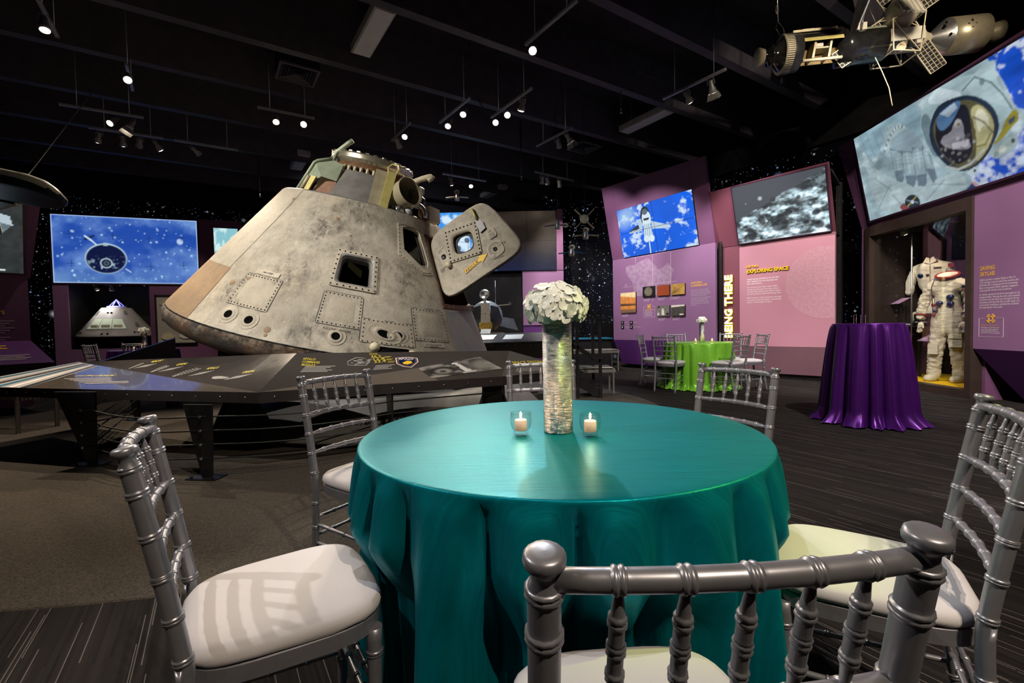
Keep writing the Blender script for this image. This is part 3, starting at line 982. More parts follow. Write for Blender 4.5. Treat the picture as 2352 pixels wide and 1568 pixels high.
tag(coil([(1.9, 7.55, 6.0), (1.95, 7.6, 5.55), (2.1, 7.7, 5.2), (2.45, 7.85, 5.1), (2.72, 7.95, 4.93)], 46, 0.014, 0.005).build('power_cord', 'cable black'),
    'dim coiled cord to the track over the green table', 'cord')
def sprinkler(x, y, label, z=5.0):
    o = thing('sprinkler', label, 'sprinkler', (x, y, z), 0, 'ceiling sprinklers')
    MB().cyl((0, 0, 0), (0, 0, 6.0 - z), 0.012, n=8).build('pipe', 'black metal', o)
    MB().lathe([(0, -0.05), (0.022, -0.05), (0.022, -0.045), (0.006, -0.04), (0.01, 0.0), (0.018, 0.01), (0.018, 0.03)], 10).build('nozzle', 'steel', o)
sprinkler(2.05, 8.6, 'small sprinkler head on the pipe between ceiling beams', 4.95)
sprinkler(0.30, 11.2, 'sprinkler head above the lander model', 4.6)
sprinkler(-6.4, 12.2, 'sprinkler head left of the capsule against the dark wall', 4.6)

# ================================================================ pictures
def pic_astronaut():
    w, h = 330, 158
    P = Paint(w, h, (0.36, 0.50, 0.56), 2.1)
    n1 = vnoise(w, h, 7, 5, 1, 5)
    n2 = vnoise(w, h, 16, 9, 2, 4)
    P.shade(0.45 + 1.1 * n1)
    P.blend(np.clip((n2 - 0.55) * 5, 0, 1), (0.75, 0.85, 0.88), 0.5)
    P.poly([(0.012, 1.0), (0.29, 1.02), (0.436, 1.0), (0.485, 0.895), (0.44, 0.758), (0.464, 0.58), (0.405, 0.735), (0.354, 0.85), (0.282, 0.955), (0.224, 0.923), (0.189, 0.723), (0.111, 0.65), (0.05, 0.80)], (0.30, 0.48, 0.58), 0.75)
    for k in range(7):
        u = 0.05 + 0.05 * k
        P.line([(u, 1.0 - 0.02 * k), (u + 0.03, 0.72 - 0.02 * k), (u + 0.10, 0.50)], 0.006, (0.16, 0.26, 0.33), 0.45)
    P.poly([(0.062, -0.03), (0.046, 0.70), (0.238, 0.314), (0.491, 0.175), (0.57, 0.209), (0.627, 0.133), (0.62, -0.03)], (0.52, 0.64, 0.67), 0.6)
    for (x0, y0, x1, y1) in ((0.08, 0.1, 0.2, 0.32), (0.4, 0.02, 0.52, 0.16), (0.2, 0.2, 0.26, 0.02), (0.45, 0.16, 0.62, 0.05), (0.1, 0.45, 0.2, 0.25)):
        P.line([(x0, y0), (x1, y1)], 0.008, (0.20, 0.28, 0.33), 0.6)
    # blue earth with cloud specks
    cl = vnoise(w, h, 22, 13, 5, 5)
    for poly in ([(0.80, 1.05), (1.01, 1.05), (1.01, 0.35), (0.897, 0.49), (0.88, 0.527), (0.866, 0.699), (0.834, 0.905)],
                 [(1.01, 0.6), (1.01, -0.05), (0.662, -0.03), (0.642, 0.099), (0.705, 0.195), (0.744, 0.245), (0.817, 0.221), (0.90, 0.33)]):
        P.poly(poly, (0.008, 0.085, 0.62))
    sky = (P.a[..., 2] > 0.55) & (P.a[..., 0] < 0.1)
    P.blend(sky * np.clip((cl - 0.60) * 12, 0, 1), (0.75, 0.85, 0.98), 0.9)
    P.blend(sky * np.clip((0.34 - P.vv) * 4, 0, 1) * np.clip((cl - 0.42) * 7, 0, 1), (0.72, 0.82, 0.98), 0.95)
    # helmet shell
    P.poly([(0.57, 1.03), (0.749, 0.96), (0.81, 0.83), (0.853, 0.68), (0.874, 0.52), (0.86, 0.463), (0.834, 0.401), (0.803, 0.352), (0.758, 0.268), (0.687, 0.185), (0.61, 0.15), (0.54, 0.22), (0.482, 0.39), (0.455, 0.61), (0.445, 0.798), (0.50, 0.95)], (0.42, 0.58, 0.62))
    P.poly([(0.687, 0.87), (0.749, 0.95), (0.85, 0.98), (0.83, 0.83), (0.845, 0.70), (0.872, 0.52), (0.82, 0.6)], (0.50, 0.66, 0.70))
    P.line([(0.687, 0.86), (0.749, 0.915), (0.81, 0.80), (0.845, 0.665), (0.87, 0.517)], 0.007, (0.07, 0.12, 0.14), 0.9)
    P.ell(0.775, 0.845, 0.012, 0.03, (0.12, 0.2, 0.24), 0.8)
    P.poly([(0.50, 0.93), (0.57, 1.02), (0.60, 0.97), (0.68, 0.86), (0.675, 0.80), (0.56, 0.86)], (0.72, 0.86, 0.92), 0.9)
    P.poly([(0.46, 0.60), (0.452, 0.79), (0.49, 0.86), (0.515, 0.75), (0.50, 0.62), (0.52, 0.40), (0.49, 0.40)], (0.14, 0.22, 0.27), 0.8)
    P.poly([(0.682, 0.828), (0.743, 0.754), (0.793, 0.636), (0.813, 0.507), (0.808, 0.403), (0.758, 0.268), (0.711, 0.191), (0.636, 0.155), (0.578, 0.21), (0.529, 0.326), (0.49, 0.483), (0.484, 0.628), (0.514, 0.766), (0.567, 0.863)], (0.015, 0.03, 0.06))
    vis = [(0.679, 0.797), (0.734, 0.718), (0.779, 0.606), (0.794, 0.481), (0.784, 0.369), (0.74, 0.26), (0.688, 0.196), (0.631, 0.175), (0.576, 0.266), (0.536, 0.395), (0.51, 0.542), (0.51, 0.668), (0.543, 0.775)]
    P.poly(vis, (0.11, 0.10, 0.045))
    P.poly([(0.543, 0.775), (0.676, 0.765), (0.701, 0.683), (0.694, 0.551), (0.69, 0.392), (0.673, 0.289), (0.618, 0.235), (0.573, 0.293), (0.532, 0.423), (0.513, 0.565)], (0.012, 0.012, 0.022))
    P.poly([(0.53, 0.74), (0.60, 0.80), (0.67, 0.80), (0.665, 0.74), (0.60, 0.62), (0.545, 0.60)], (0.10, 0.22, 0.42), 0.85)
    P.poly([(0.56, 0.77), (0.64, 0.80), (0.65, 0.74), (0.60, 0.70)], (0.55, 0.65, 0.72), 0.7)
    P.poly([(0.70, 0.68), (0.745, 0.69), (0.785, 0.556), (0.792, 0.428), (0.747, 0.276), (0.676, 0.193), (0.705, 0.36), (0.71, 0.5)], (0.50, 0.47, 0.24))
    P.poly([(0.715, 0.62), (0.75, 0.65), (0.775, 0.55), (0.77, 0.45), (0.74, 0.5), (0.722, 0.42)], (0.80, 0.80, 0.62), 0.9)
    P.line([(0.71, 0.60), (0.75, 0.52), (0.78, 0.40)], 0.008, (0.10, 0.09, 0.03), 0.8)
    P.line([(0.70, 0.34), (0.74, 0.33), (0.77, 0.40)], 0.008, (0.12, 0.11, 0.04), 0.8)
    P.poly([(0.613, 0.613), (0.649, 0.651), (0.663, 0.579), (0.656, 0.479), (0.679, 0.401), (0.672, 0.337), (0.585, 0.406), (0.533, 0.50), (0.552, 0.56), (0.601, 0.56)], (0.28, 0.28, 0.32))
    P.ell(0.638, 0.61, 0.018, 0.035, (0.42, 0.43, 0.47))
    P.ell(0.640, 0.595, 0.009, 0.015, (0.20, 0.15, 0.05))
    P.poly([(0.592, 0.46), (0.676, 0.43), (0.665, 0.375), (0.592, 0.40)], (0.62, 0.58, 0.66), 0.9)
    for k in range(26):
        x, y = 0.53 + 0.17 * RNG.random(), 0.22 + 0.26 * RNG.random()
        P.ell(x, y, 0.004 + 0.008 * RNG.random(), 0.008 + 0.012 * RNG.random(), tuple(np.array((0.5, 0.5, 0.5)) * RNG.random()), 0.8)
    P.line([(0.545, 0.27), (0.60, 0.205), (0.66, 0.215), (0.73, 0.29)], 0.012, (0.62, 0.66, 0.62), 0.8)
    # glove
    P.poly([(0.197, 0.716), (0.224, 0.852), (0.274, 0.892), (0.341, 0.873), (0.372, 0.81), (0.333, 0.80), (0.281, 0.78), (0.244, 0.70), (0.217, 0.64)], (0.46, 0.60, 0.64))
    for k in range(16):
        t = k / 15
        x, y = 0.205 + 0.15 * t, 0.70 + 0.17 * math.sin(t * 2.2) - 0.01
        P.ell(x, y, 0.007, 0.018, (0.70, 0.80, 0.82) if k % 2 else (0.20, 0.30, 0.36), 0.9)
    P.poly([(0.231, 0.689), (0.279, 0.79), (0.35, 0.811), (0.418, 0.711), (0.443, 0.597), (0.47, 0.42), (0.43, 0.5), (0.386, 0.55), (0.308, 0.58), (0.25, 0.66)], (0.33, 0.45, 0.52))
    fing = ([(0.247, 0.676), (0.308, 0.6), (0.292, 0.334), (0.28, 0.301), (0.249, 0.335), (0.244, 0.509)], [(0.315, 0.594), (0.368, 0.553), (0.367, 0.271), (0.343, 0.205), (0.309, 0.267), (0.308, 0.462)],
            [(0.38, 0.584), (0.435, 0.526), (0.429, 0.269), (0.411, 0.175), (0.374, 0.198), (0.376, 0.413)], [(0.438, 0.55), (0.47, 0.434), (0.481, 0.207), (0.463, 0.174), (0.434, 0.317), (0.437, 0.472)])
    tips = ([(0.247, 0.44), (0.298, 0.414), (0.29, 0.31), (0.27, 0.295), (0.249, 0.335)], [(0.309, 0.34), (0.368, 0.311), (0.36, 0.23), (0.343, 0.20), (0.313, 0.255)],
            [(0.375, 0.30), (0.429, 0.282), (0.424, 0.19), (0.40, 0.17), (0.374, 0.198)], [(0.437, 0.33), (0.481, 0.295), (0.48, 0.201), (0.456, 0.175)])
    for f, t in zip(fing, tips):
        P.line(f + f[:1], 0.010, (0.10, 0.16, 0.20), 0.55)
        P.poly(f, (0.36, 0.49, 0.55))
        P.line([((f[0][0] + f[1][0]) / 2, 0.55), ((f[2][0] + f[4][0]) / 2, 0.36)], 0.016, (0.52, 0.66, 0.70), 0.7)
        for y in (0.46, 0.50, 0.54):
            P.line([(f[0][0] + 0.004, y), (f[1][0] - 0.004, y - 0.02)], 0.004, (0.20, 0.29, 0.35), 0.6)
        P.poly(t, (0.17, 0.24, 0.30))
    # patches, flag, camera and tape
    P.poly([(0.266, 0.084), (0.303, 0.14), (0.348, 0.115), (0.368, 0.04), (0.355, -0.02), (0.272, -0.02)], (0.02, 0.035, 0.05))
    P.line([(0.28, 0.02), (0.35, 0.10)], 0.008, (0.45, 0.40, 0.12)).line([(0.285, 0.09), (0.35, 0.03)], 0.006, (0.30, 0.4, 0.5)).ell(0.318, 0.055, 0.010, 0.02, (0.7, 0.75, 0.8))
    P.poly([(0.231, 0.047), (0.261, 0.073), (0.304, -0.03), (0.249, -0.03)], (0.24, 0.07, 0.08))
    P.poly([(0.60, -0.02), (0.651, 0.045), (0.668, -0.02)], (0.03, 0.05, 0.18))
    for k in range(3):
        P.line([(0.645 + 0.008 * k, 0.055 - 0.004 * k), (0.668 + 0.006 * k, 0.0)], 0.003, (0.6, 0.12, 0.12))
    P.poly([(0.745, 0.25), (0.79, 0.265), (0.83, 0.307), (0.86, 0.303), (0.874, 0.26), (0.85, 0.194), (0.814, 0.18), (0.768, 0.171)], (0.40, 0.50, 0.50))
    P.ell(0.805, 0.235, 0.015, 0.030, (0.62, 0.68, 0.62)).ell(0.775, 0.215, 0.011, 0.022, (0.24, 0.32, 0.34)).ell(0.85, 0.27, 0.008, 0.018, (0.05, 0.07, 0.09))
    P.poly([(0.803, 0.352), (0.839, 0.461), (0.885, 0.523), (0.89, 0.413), (0.846, 0.369), (0.81, 0.313), (0.76, 0.289)], (0.32, 0.28, 0.02))
    P.poly([(0.845, 0.44), (0.875, 0.46), (0.87, 0.42), (0.85, 0.40)], (0.05, 0.08, 0.12))
    P.poly([(0.632, 0.153), (0.68, 0.178), (0.695, 0.145), (0.654, 0.097)], (0.55, 0.68, 0.72))
    P.ell(0.673, 0.142, 0.006, 0.014, (0.03, 0.04, 0.06))
    n3 = vnoise(w, h, 5, 14, 7, 5, 0.65)
    P.shade((0.72 + 0.5 * n2) * (0.50 + 0.75 * n3) * 0.80)
    return P.soft()
def pic_moon():
    w, h = 210, 146
    P = Paint(w, h, (0.075, 0.085, 0.10), 1.45)
    r = vnoise(w, h, 9, 12, 11, 6, 0.65)
    rd = np.abs(vnoise(w, h, 6, 10, 12, 5) - 0.5) * 2
    lim = 0.42 + 0.56 * P.u + 0.05 * (r - 0.5)
    gnd = np.clip((lim - P.vv) * 40, 0, 1)
    s = np.clip((r - 0.32) * 1.9, 0, 1) ** 1.3 * (0.55 + 0.75 * (1 - P.vv)) + 0.10 - 0.25 * np.clip(0.12 - rd, 0, 1)
    s = np.clip(s, 0.02, 1)
    P.a = P.a * (1 - gnd[..., None]) + gnd[..., None] * (s[..., None] * np.array((0.72, 0.95, 1.05)))
    for (u, v, ru, rv) in ((0.17, 0.13, 0.06, 0.10), (0.50, 0.22, 0.10, 0.11), (0.60, 0.40, 0.045, 0.05), (0.88, 0.33, 0.045, 0.05), (0.30, 0.36, 0.04, 0.09), (0.45, 0.66, 0.03, 0.035), (0.72, 0.62, 0.025, 0.03), (0.9, 0.12, 0.05, 0.05), (0.78, 0.2, 0.03, 0.03), (0.36, 0.55, 0.03, 0.03)):
        P.ell(u + 0.012, v - 0.025, ru * 1.1, rv * 1.1, (0.66, 0.76, 0.80), 0.55, 0.3, 0.5)
        P.ell(u, v, ru, rv, (0.035, 0.045, 0.055), 0.92, 0.3, 0.35)
    P.ell(0.31, 0.72, 0.022, 0.03, (0.6, 0.66, 0.68), 0.8, 0, 0.8).ell(0.14, 0.68, 0.006, 0.008, (0.7, 0.8, 0.85))
    P.blend((0.03 - P.vv) / 0.03, (0.8, 0.9, 0.95), 0.8)
    P.shade(1 - gnd + gnd * (0.45 + 1.5 * np.clip((r - 0.40) * 3.2, 0, 1)))
    return P.soft()
def pic_shuttle():
    w, h = 200, 110
    P = Paint(w, h, (0.004, 0.12, 0.78), 1.85)
    c = vnoise(w, h, 9, 6, 21, 6, 0.6)
    d = vnoise(w, h, 3, 2, 22, 3)
    P.shade(0.75 + 0.5 * d)
    P.blend(np.clip((c + 0.35 * (d - 0.5) - 0.56) * 9, 0, 1), (0.62, 0.78, 0.95), 0.95)
    P.ell(0.12, 0.82, 0.14, 0.20, (0.45, 0.68, 0.86), 0.6, 0.4, 0.9)
    cx = 0.40
    P.poly([(0.14, 0.50), (0.33, 0.64), (0.33, 0.50)], (0.02, 0.03, 0.05)).poly([(0.14, 0.50), (0.33, 0.52), (0.33, 0.47), (0.15, 0.475)], (0.55, 0.68, 0.8))
    P.poly([(0.47, 0.62), (0.68, 0.47), (0.66, 0.42), (0.47, 0.47)], (0.50, 0.64, 0.76))
    P.poly([(0.28, 0.72), (0.34, 0.70), (0.345, 0.50), (0.30, 0.50)], (0.42, 0.60, 0.75))
    P.ell(cx, 0.74, 0.065, 0.20, (0.015, 0.025, 0.04)).poly([(0.345, 0.74), (0.365, 0.50), (0.46, 0.50), (0.475, 0.74), (0.44, 0.84), (0.38, 0.84)], (0.68, 0.80, 0.88))
    P.ell(cx, 0.83, 0.038, 0.06, (0.10, 0.15, 0.2)).poly([(0.365, 0.70), (0.45, 0.70), (0.44, 0.66), (0.375, 0.66)], (0.03, 0.04, 0.06))
    P.poly([(0.36, 0.58), (0.46, 0.58), (0.47, 0.34), (0.35, 0.34)], (0.50, 0.66, 0.78))
    for k in range(8):
        P.line([(0.36 + 0.014 * k, 0.36), (0.365 + 0.013 * k, 0.58)], 0.006, (0.12, 0.2, 0.3) if k % 2 else (0.85, 0.92, 0.96), 0.7)
    P.ell(0.375, 0.30, 0.035, 0.07, (0.66, 0.80, 0.9)).ell(0.45, 0.29, 0.035, 0.07, (0.72, 0.84, 0.92)).line([(0.41, 0.34), (0.405, 0.0)], 0.014, (0.72, 0.84, 0.92))
    return P
def pic_bluemoon():
    w, h = 290, 150
    P = Paint(w, h, (0.022, 0.085, 0.42), 1.85)
    a = vnoise(w, h, 4, 3, 31, 4)
    b_ = vnoise(w, h, 26, 14, 32, 4)
    P.blend(np.clip((a - 0.38) * 2.2, 0, 1), (0.16, 0.30, 0.66), 0.8)
    P.blend(np.clip((0.45 - a) * 4, 0, 1), (0.008, 0.055, 0.36), 0.8)
    P.blend(np.clip((b_ - 0.52) * 3, 0, 1) * np.clip((a - 0.35) * 3, 0, 1), (0.22, 0.42, 0.78), 0.55)
    P.blend(np.clip((0.25 - P.vv) * 3 * (1 - P.u), 0, 1), (0.18, 0.36, 0.55), 0.7)
    for k in range(110):
        u, v = RNG.random(), RNG.random()
        r = 0.003 + 0.006 * RNG.random() ** 3
        P.ell(u, v, r, r * 1.85, (0.55, 0.80, 0.98), 0.5 + 0.4 * RNG.random(), 0, 0.9)
    P.ell(0.87, 0.66, 0.022, 0.045, (0.50, 0.66, 0.92), 0.9, 0.2, 0.4)
    for (u, v) in ((0.115, 0.72), (0.12, 0.29), (0.40, 0.71), (0.65, 0.69), (0.655, 0.26), (0.89, 0.29), (0.88, 0.72)):
        P.line([(u - 0.028, v), (u + 0.028, v)], 0.004, (0.005, 0.015, 0.09)).line([(u, v - 0.05), (u, v + 0.05)], 0.004, (0.005, 0.015, 0.09))
    P.line([(0.30, 0.55), (0.245, 0.66)], 0.010, (0.55, 0.75, 0.9))
    P.poly([(0.205, 0.655), (0.275, 0.72), (0.285, 0.70), (0.215, 0.63)], (0.01, 0.02, 0.06)).line([(0.215, 0.70), (0.26, 0.63)], 0.012, (0.6, 0.8, 0.9))
    P.ell(0.35, 0.37, 0.140, 0.225, (0.55, 0.76, 0.85)).ell(0.35, 0.365, 0.135, 0.215, (0.004, 0.008, 0.05))
    sp = vnoise(w, h, 60, 34, 33, 3)
    ins = np.clip((1 - np.sqrt(((P.u - 0.35) / 0.13) ** 2 + ((P.vv - 0.365) / 0.2) ** 2)) * 20, 0, 1)
    P.blend(ins * np.clip((sp - 0.64) * 12, 0, 1) * np.clip((0.42 - P.vv) * 6, 0, 1), (0.4, 0.6, 0.75), 0.9)
    P.ell(0.35, 0.30, 0.042, 0.075, (0.42, 0.56, 0.62)).ell(0.35, 0.30, 0.034, 0.060, (0.01, 0.015, 0.05))
    P.ell(0.35, 0.30, 0.018, 0.032, (0.25, 0.35, 0.42), 0.8)
    for k in range(10):
        t = k / 10 * 2 * PI
        P.line([(0.35, 0.30), (0.35 + 0.03 * math.cos(t), 0.30 + 0.055 * math.sin(t))], 0.006, (0.02, 0.03, 0.06))
    P.poly([(0.335, 0.61), (0.365, 0.61), (0.365, 0.56), (0.335, 0.56)], (0.35, 0.5, 0.6)).line([(0.48, 0.22), (0.515, 0.17)], 0.006, (0.6, 0.8, 0.9))
    e = np.minimum(np.minimum(P.u * 1.85, (1 - P.u) * 1.85), np.minimum(P.vv, 1 - P.vv))
    P.blend(np.clip((0.018 - e) / 0.018, 0, 1), (0.55, 0.72, 1.0), 0.8)
    return P.soft()
def pic_orbiter():
    w, h = 130, 100
    P = Paint(w, h, (0.030, 0.036, 0.038), 1.4)
    P.poly([(-0.05, 0.70), (0.45, 0.80), (0.78, 0.82), (0.93, 0.74), (0.95, 0.62), (0.80, 0.35), (0.62, 0.05), (-0.05, 0.0)], (0.14, 0.19, 0.22))
    n = vnoise(w, h, 30, 20, 41, 3)
    P.shade(0.6 + 0.8 * n)
    P.poly([(0.78, 0.82), (0.93, 0.74), (0.95, 0.62), (0.86, 0.66)], (0.45, 0.56, 0.62))
    P.poly([(0.45, 0.50), (0.62, 0.56), (0.70, 0.46), (0.66, 0.43), (0.74, 0.28), (0.60, 0.14), (0.50, 0.30)], (0.62, 0.76, 0.86)).poly([(-0.05, 0.45), (0.30, 0.28), (0.52, 0.02), (-0.05, -0.02)], (0.72, 0.84, 0.92))
    for (u, v) in ((0.38, 0.62), (0.48, 0.66), (0.36, 0.50)):
        P.ell(u, v, 0.035, 0.045, (0.008, 0.02, 0.02))
    P.poly([(0.60, 0.30), (0.66, 0.34), (0.70, 0.24), (0.64, 0.20)], (0.02, 0.03, 0.03))
    for k in range(2):
        P.line([(0.68, 0.035 + 0.035 * k), (0.90 - 0.1 * k, 0.035 + 0.035 * k)], 0.008, (0.75, 0.8, 0.8))
    return P
def pic_video():
    w, h = 200, 110
    P = Paint(w, h, (0.014, 0.010, 0.008), 2.0)
    a = vnoise(w, h, 3, 3, 51, 3)
    P.blend(np.clip((a - 0.45) * 3, 0, 1) * np.clip(P.vv * 2 - 0.9, 0, 1), (0.050, 0.036, 0.027), 0.9)
    P.blend(np.clip(0.42 - P.vv, 0, 1) * 2.5, (0.006, 0.012, 0.05), 0.9)
    P.blend(np.clip((a - 0.5) * 4, 0, 1) * np.clip((0.35 - np.abs(P.vv - 0.3)) * 3, 0, 1), (0.10, 0.04, 0.03), 0.5)
    # the lit corner: white-clad crowd under a bright sky
    lit = np.clip((0.50 - P.u) * 30, 0, 1)
    c = vnoise(w, h, 14, 8, 52, 4)
    P.blend(lit, (0.05, 0.30, 0.80))
    P.blend(lit * np.clip((c - 0.45) * 6, 0, 1), (0.72, 0.88, 0.98), 0.9)
    for k in range(40):
        u, v = 0.03 + 0.45 * RNG.random(), 0.05 + 0.55 * RNG.random()
        r = 0.012 + 0.018 * RNG.random()
        P.ell(u, v, r, r * 2.2, ((0.80, 0.93, 1.0), (0.01, 0.03, 0.12), (0.05, 0.25, 0.6))[k % 3], 0.85, 0.3 * (k % 5), 0.4)
    return P
def pic_small(kind, w=40, h=30):
    P = Paint(w, h, (0.1, 0.1, 0.1), w / h)
    n = vnoise(w, h, 5, 4, 60 + len(kind), 4)
    f = vnoise(w, h, 14, 10, 80 + len(kind), 3)
    if kind == 'dune':
        P.blend(np.ones_like(n), (0.80, 0.62, 0.36)); P.blend((0.86 - 0.12 * P.u - P.vv) * 30, (0.62, 0.24, 0.06)); P.blend((0.50 - P.vv) * 20, (0.42, 0.15, 0.04))
        P.blend((0.46 - 0.04 * P.u - P.vv) * 30, (0.05, 0.03, 0.03)); P.blend((0.36 - P.vv) * 30, (0.62, 0.24, 0.05)); P.blend((0.22 - P.vv) * 12, (0.20, 0.11, 0.06)); P.shade(0.7 + 0.6 * f)
    elif kind == 'disc':
        P.blend(np.ones_like(n), (0.008, 0.007, 0.007)); P.ell(0.48, 0.5, 0.33, 0.43, (0.16, 0.14, 0.11), 1, 0, 0.12); P.shade(0.5 + n)
    elif kind == 'red':
        P.blend(np.ones_like(n), (0.30, 0.055, 0.018)); P.shade(0.85 + 0.3 * f)
    elif kind == 'ochre':
        P.blend(np.ones_like(n), (0.42, 0.24, 0.06))
        for k in range(9):
            P.line([(0.05 + 0.04 * k, 0.05 + 0.02 * k), (0.25 + 0.05 * k, 0.75 - 0.03 * k)], 0.02, (0.07, 0.04, 0.015), 0.7)
        P.shade(0.6 + 0.8 * n)
    elif kind == 'astro':
        P.blend(np.ones_like(n), (0.16, 0.15, 0.14)); P.shade(0.5 + f); P.ell(0.14, 0.88, 0.08, 0.12, (0.01, 0.01, 0.01)); P.ell(0.47, 0.62, 0.08, 0.12, (0.75, 0.73, 0.7)); P.poly([(0.38, 0.55), (0.57, 0.55), (0.60, 0.1), (0.36, 0.1)], (0.66, 0.64, 0.6)); P.ell(0.47, 0.64, 0.035, 0.05, (0.02, 0.02, 0.02)); P.ell(0.1, 0.2, 0.1, 0.15, (0.5, 0.5, 0.48)); P.ell(0.85, 0.18, 0.12, 0.12, (0.02, 0.02, 0.02))
    elif kind == 'land':
        P.blend(np.ones_like(n), (0.06, 0.055, 0.05)); P.blend((P.vv - 0.78 - 0.08 * P.u) * 30, (0.62, 0.60, 0.56)); P.shade(0.5 + f); P.ell(0.75, 0.12, 0.16, 0.08, (0.6, 0.58, 0.55))
    elif kind == 'slit':
        P.blend(np.ones_like(n), (0.25, 0.55, 0.62)); P.blend((n - 0.5) * 8, (0.65, 0.85, 0.85)); P.blend((0.45 - P.vv) * 10, (0.004, 0.01, 0.03)); P.blend((0.2 - P.vv) * 10, (0.02, 0.12, 0.6))
    elif kind == 'rocket':
        P.blend(np.ones_like(n), (0.03, 0.028, 0.026)); P.blend((n - 0.5) * 5, (0.30, 0.28, 0.26), 0.9)
        P.ell(0.24, 0.45, 0.18, 0.34, (0.012, 0.012, 0.012), 0.9, 0.1, 0.3); P.ell(0.25, 0.42, 0.10, 0.18, (0.34, 0.32, 0.3), 0.8, 0, 0.8); P.ell(0.24, 0.40, 0.05, 0.1, (0.02, 0.02, 0.02), 0.9, 0, 0.5)
        P.poly([(0.50, 0.14), (0.60, 0.14), (0.575, 0.78), (0.545, 0.90), (0.515, 0.78)], (0.62, 0.60, 0.57)); P.poly([(0.43, 0.16), (0.66, 0.16), (0.63, 0.04), (0.46, 0.04)], (0.42, 0.40, 0.38)); P.ell(0.53, 0.85, 0.05, 0.04, (0.8, 0.8, 0.78))
        P.ell(0.86, 0.45, 0.22, 0.30, (0.24, 0.23, 0.21), 0.6, 0, 0.9)
    elif kind == 'clouds':
        for k in range(9):
            P.line([(-0.1, 0.15 * k - 0.25), (1.1, 0.15 * k + 0.25)], 0.045, ((0.16, 0.22, 0.30), (0.45, 0.40, 0.34))[k % 2], 0.9)
        P.ell(0.62, 0.80, 0.30, 0.10, (0.05, 0.16, 0.26), 0.9, 0.3, 0.5); P.ell(0.35, 0.42, 0.4, 0.03, (0.55, 0.55, 0.55), 0.9, 0.4, 0.6)
    return P

# ================================================================ exhibit panels
FACE = (PI / 2, 0, 0)
def panel_frame(L, ang):
    return Matrix.Translation((L[0], L[1], 0)) @ Matrix.Rotation(R(ang), 4, 'Z')
def tilt_frame(M, zf, al):
    return M @ Matrix.Translation((0, 0, zf)) @ Matrix.Rotation(R(al), 4, 'X')
def board(root, name, mat, x0, x1, z0, z1, y0=0.0, y1=0.06, label=None):
    o = MB().box((x0, y0, z0), (x1, y1, z1)).build(name, mat, root)
    if label:
        o['label'] = label
    return o
def tboard(root, name, mat, poly, zf, al, y0=0.0, y1=0.06):
    """a board in the leaning plane: poly of (x, s)"""
    o = MB().prism(poly, y0, y1, 'y').build(name, mat, root)
    o.location = (0, 0, zf)
    o.rotation_euler = (R(al), 0, 0)
    return o
def screen(name, label, cat, M, x0, s0, W, H, P, cols=1, rows=1, bez=0.03, depth=0.05, bezmat='screen bezel', part='display'):
    """a picture screen lying on the plane of frame M (x right, z up, facing -y)"""
    t = thing(name, label, cat, mat=M @ Matrix.Translation((x0, -depth, s0)))
    fr = MB()
    for a, b_ in (((-bez, 0, -bez), (W + bez, depth, 0)), ((-bez, 0, H), (W + bez, depth, H + bez)), ((-bez, 0, 0), (0, depth, H)), ((W, 0, 0), (W + bez, depth, H))):
        fr.box(a, b_)
    if bez > 0:
        fr.build('frame', bezmat, t)
    MB().box((0, 0.012, 0), (W, depth, H)).build('back', 'print black', t)
    g = 0.004 if cols * rows > 1 else 0.0
    for i in range(cols):
        for j in range(rows):
            me = P.mesh('picture', W / cols - 2 * g, H / rows - 2 * g, i / cols, (i + 1) / cols, j / rows, (j + 1) / rows)
            link(part, me, 'screen picture', t, (W / cols * i + g, 0.006, H / rows * j + g))
    return t

# ---- purple landing-site panel with the 2 x 2 video wall
M = panel_frame((2.6, 12.0), -56.6)
pu = thing('exhibit_panel', 'tall purple panel about choosing a landing site, behind the green table', 'exhibit panel', mat=M)
board(pu, 'lower_board', 'purple panel', 0.0, 2.86, 0.705, 2.72)
mb = MB().hexa([(0.13, 0.16, 0.10), (2.86, 0.16, 0.10), (2.86, 0.22, 0.10), (0.13, 0.22, 0.10), (0, 0.0, 0.705), (2.86, 0.0, 0.705), (2.86, 0.06, 0.705), (0, 0.06, 0.705)])
mb.build('skirt', 'skirt purple', pu)['label'] = 'deep purple slanting skirt'
board(pu, 'toe_kick', 'black metal', 0.2, 2.8, 0, 0.10, 0.24, 0.4)
for a, b_ in ((0.0, 0.345), (0.35, 2.478), (2.483, 2.86)):
    tboard(pu, 'upper_board', 'plum panel', [(a, 0), (b_, 0), (b_, 1.795 - 0.03 * b_), (a, 1.795 - 0.03 * a)], 2.72, 11.5)
board(pu, 'side_frame', 'black metal', 2.87, 2.95, 0.0, 3.4, 0.08, 0.5)
screen('video_wall', 'two by two video wall showing a shuttle above blue ocean clouds', 'video wall', tilt_frame(M, 2.72, 11.5), 0.39, 0.01, 2.11, 1.15, pic_shuttle(), 2, 2, 0.0, 0.03)
MAPP = [(0.44, 2.5), (0.52, 2.52), (0.67, 2.52), (0.78, 2.54), (0.89, 2.59), (1.0, 2.6), (1.1, 2.64), (1.18, 2.6), (1.28, 2.49), (1.36, 2.42), (1.43, 2.33), (1.52, 2.36), (1.59, 2.38), (1.68, 2.46), (1.76, 2.36), (1.85, 2.29), (1.8, 2.19), (1.74, 1.97), (1.39, 1.99), (1.38, 1.75), (0.98, 1.75), (0.79, 1.77), (0.68, 1.81), (0.68, 1.98), (0.64, 2.12), (0.47, 2.31), (0.44, 2.41)]
MB().prism(MAPP, -0.002, 0.0).build('map_print', 'print lilac', pu)['label'] = 'pale print of a lunar map outline'
mb = MB()
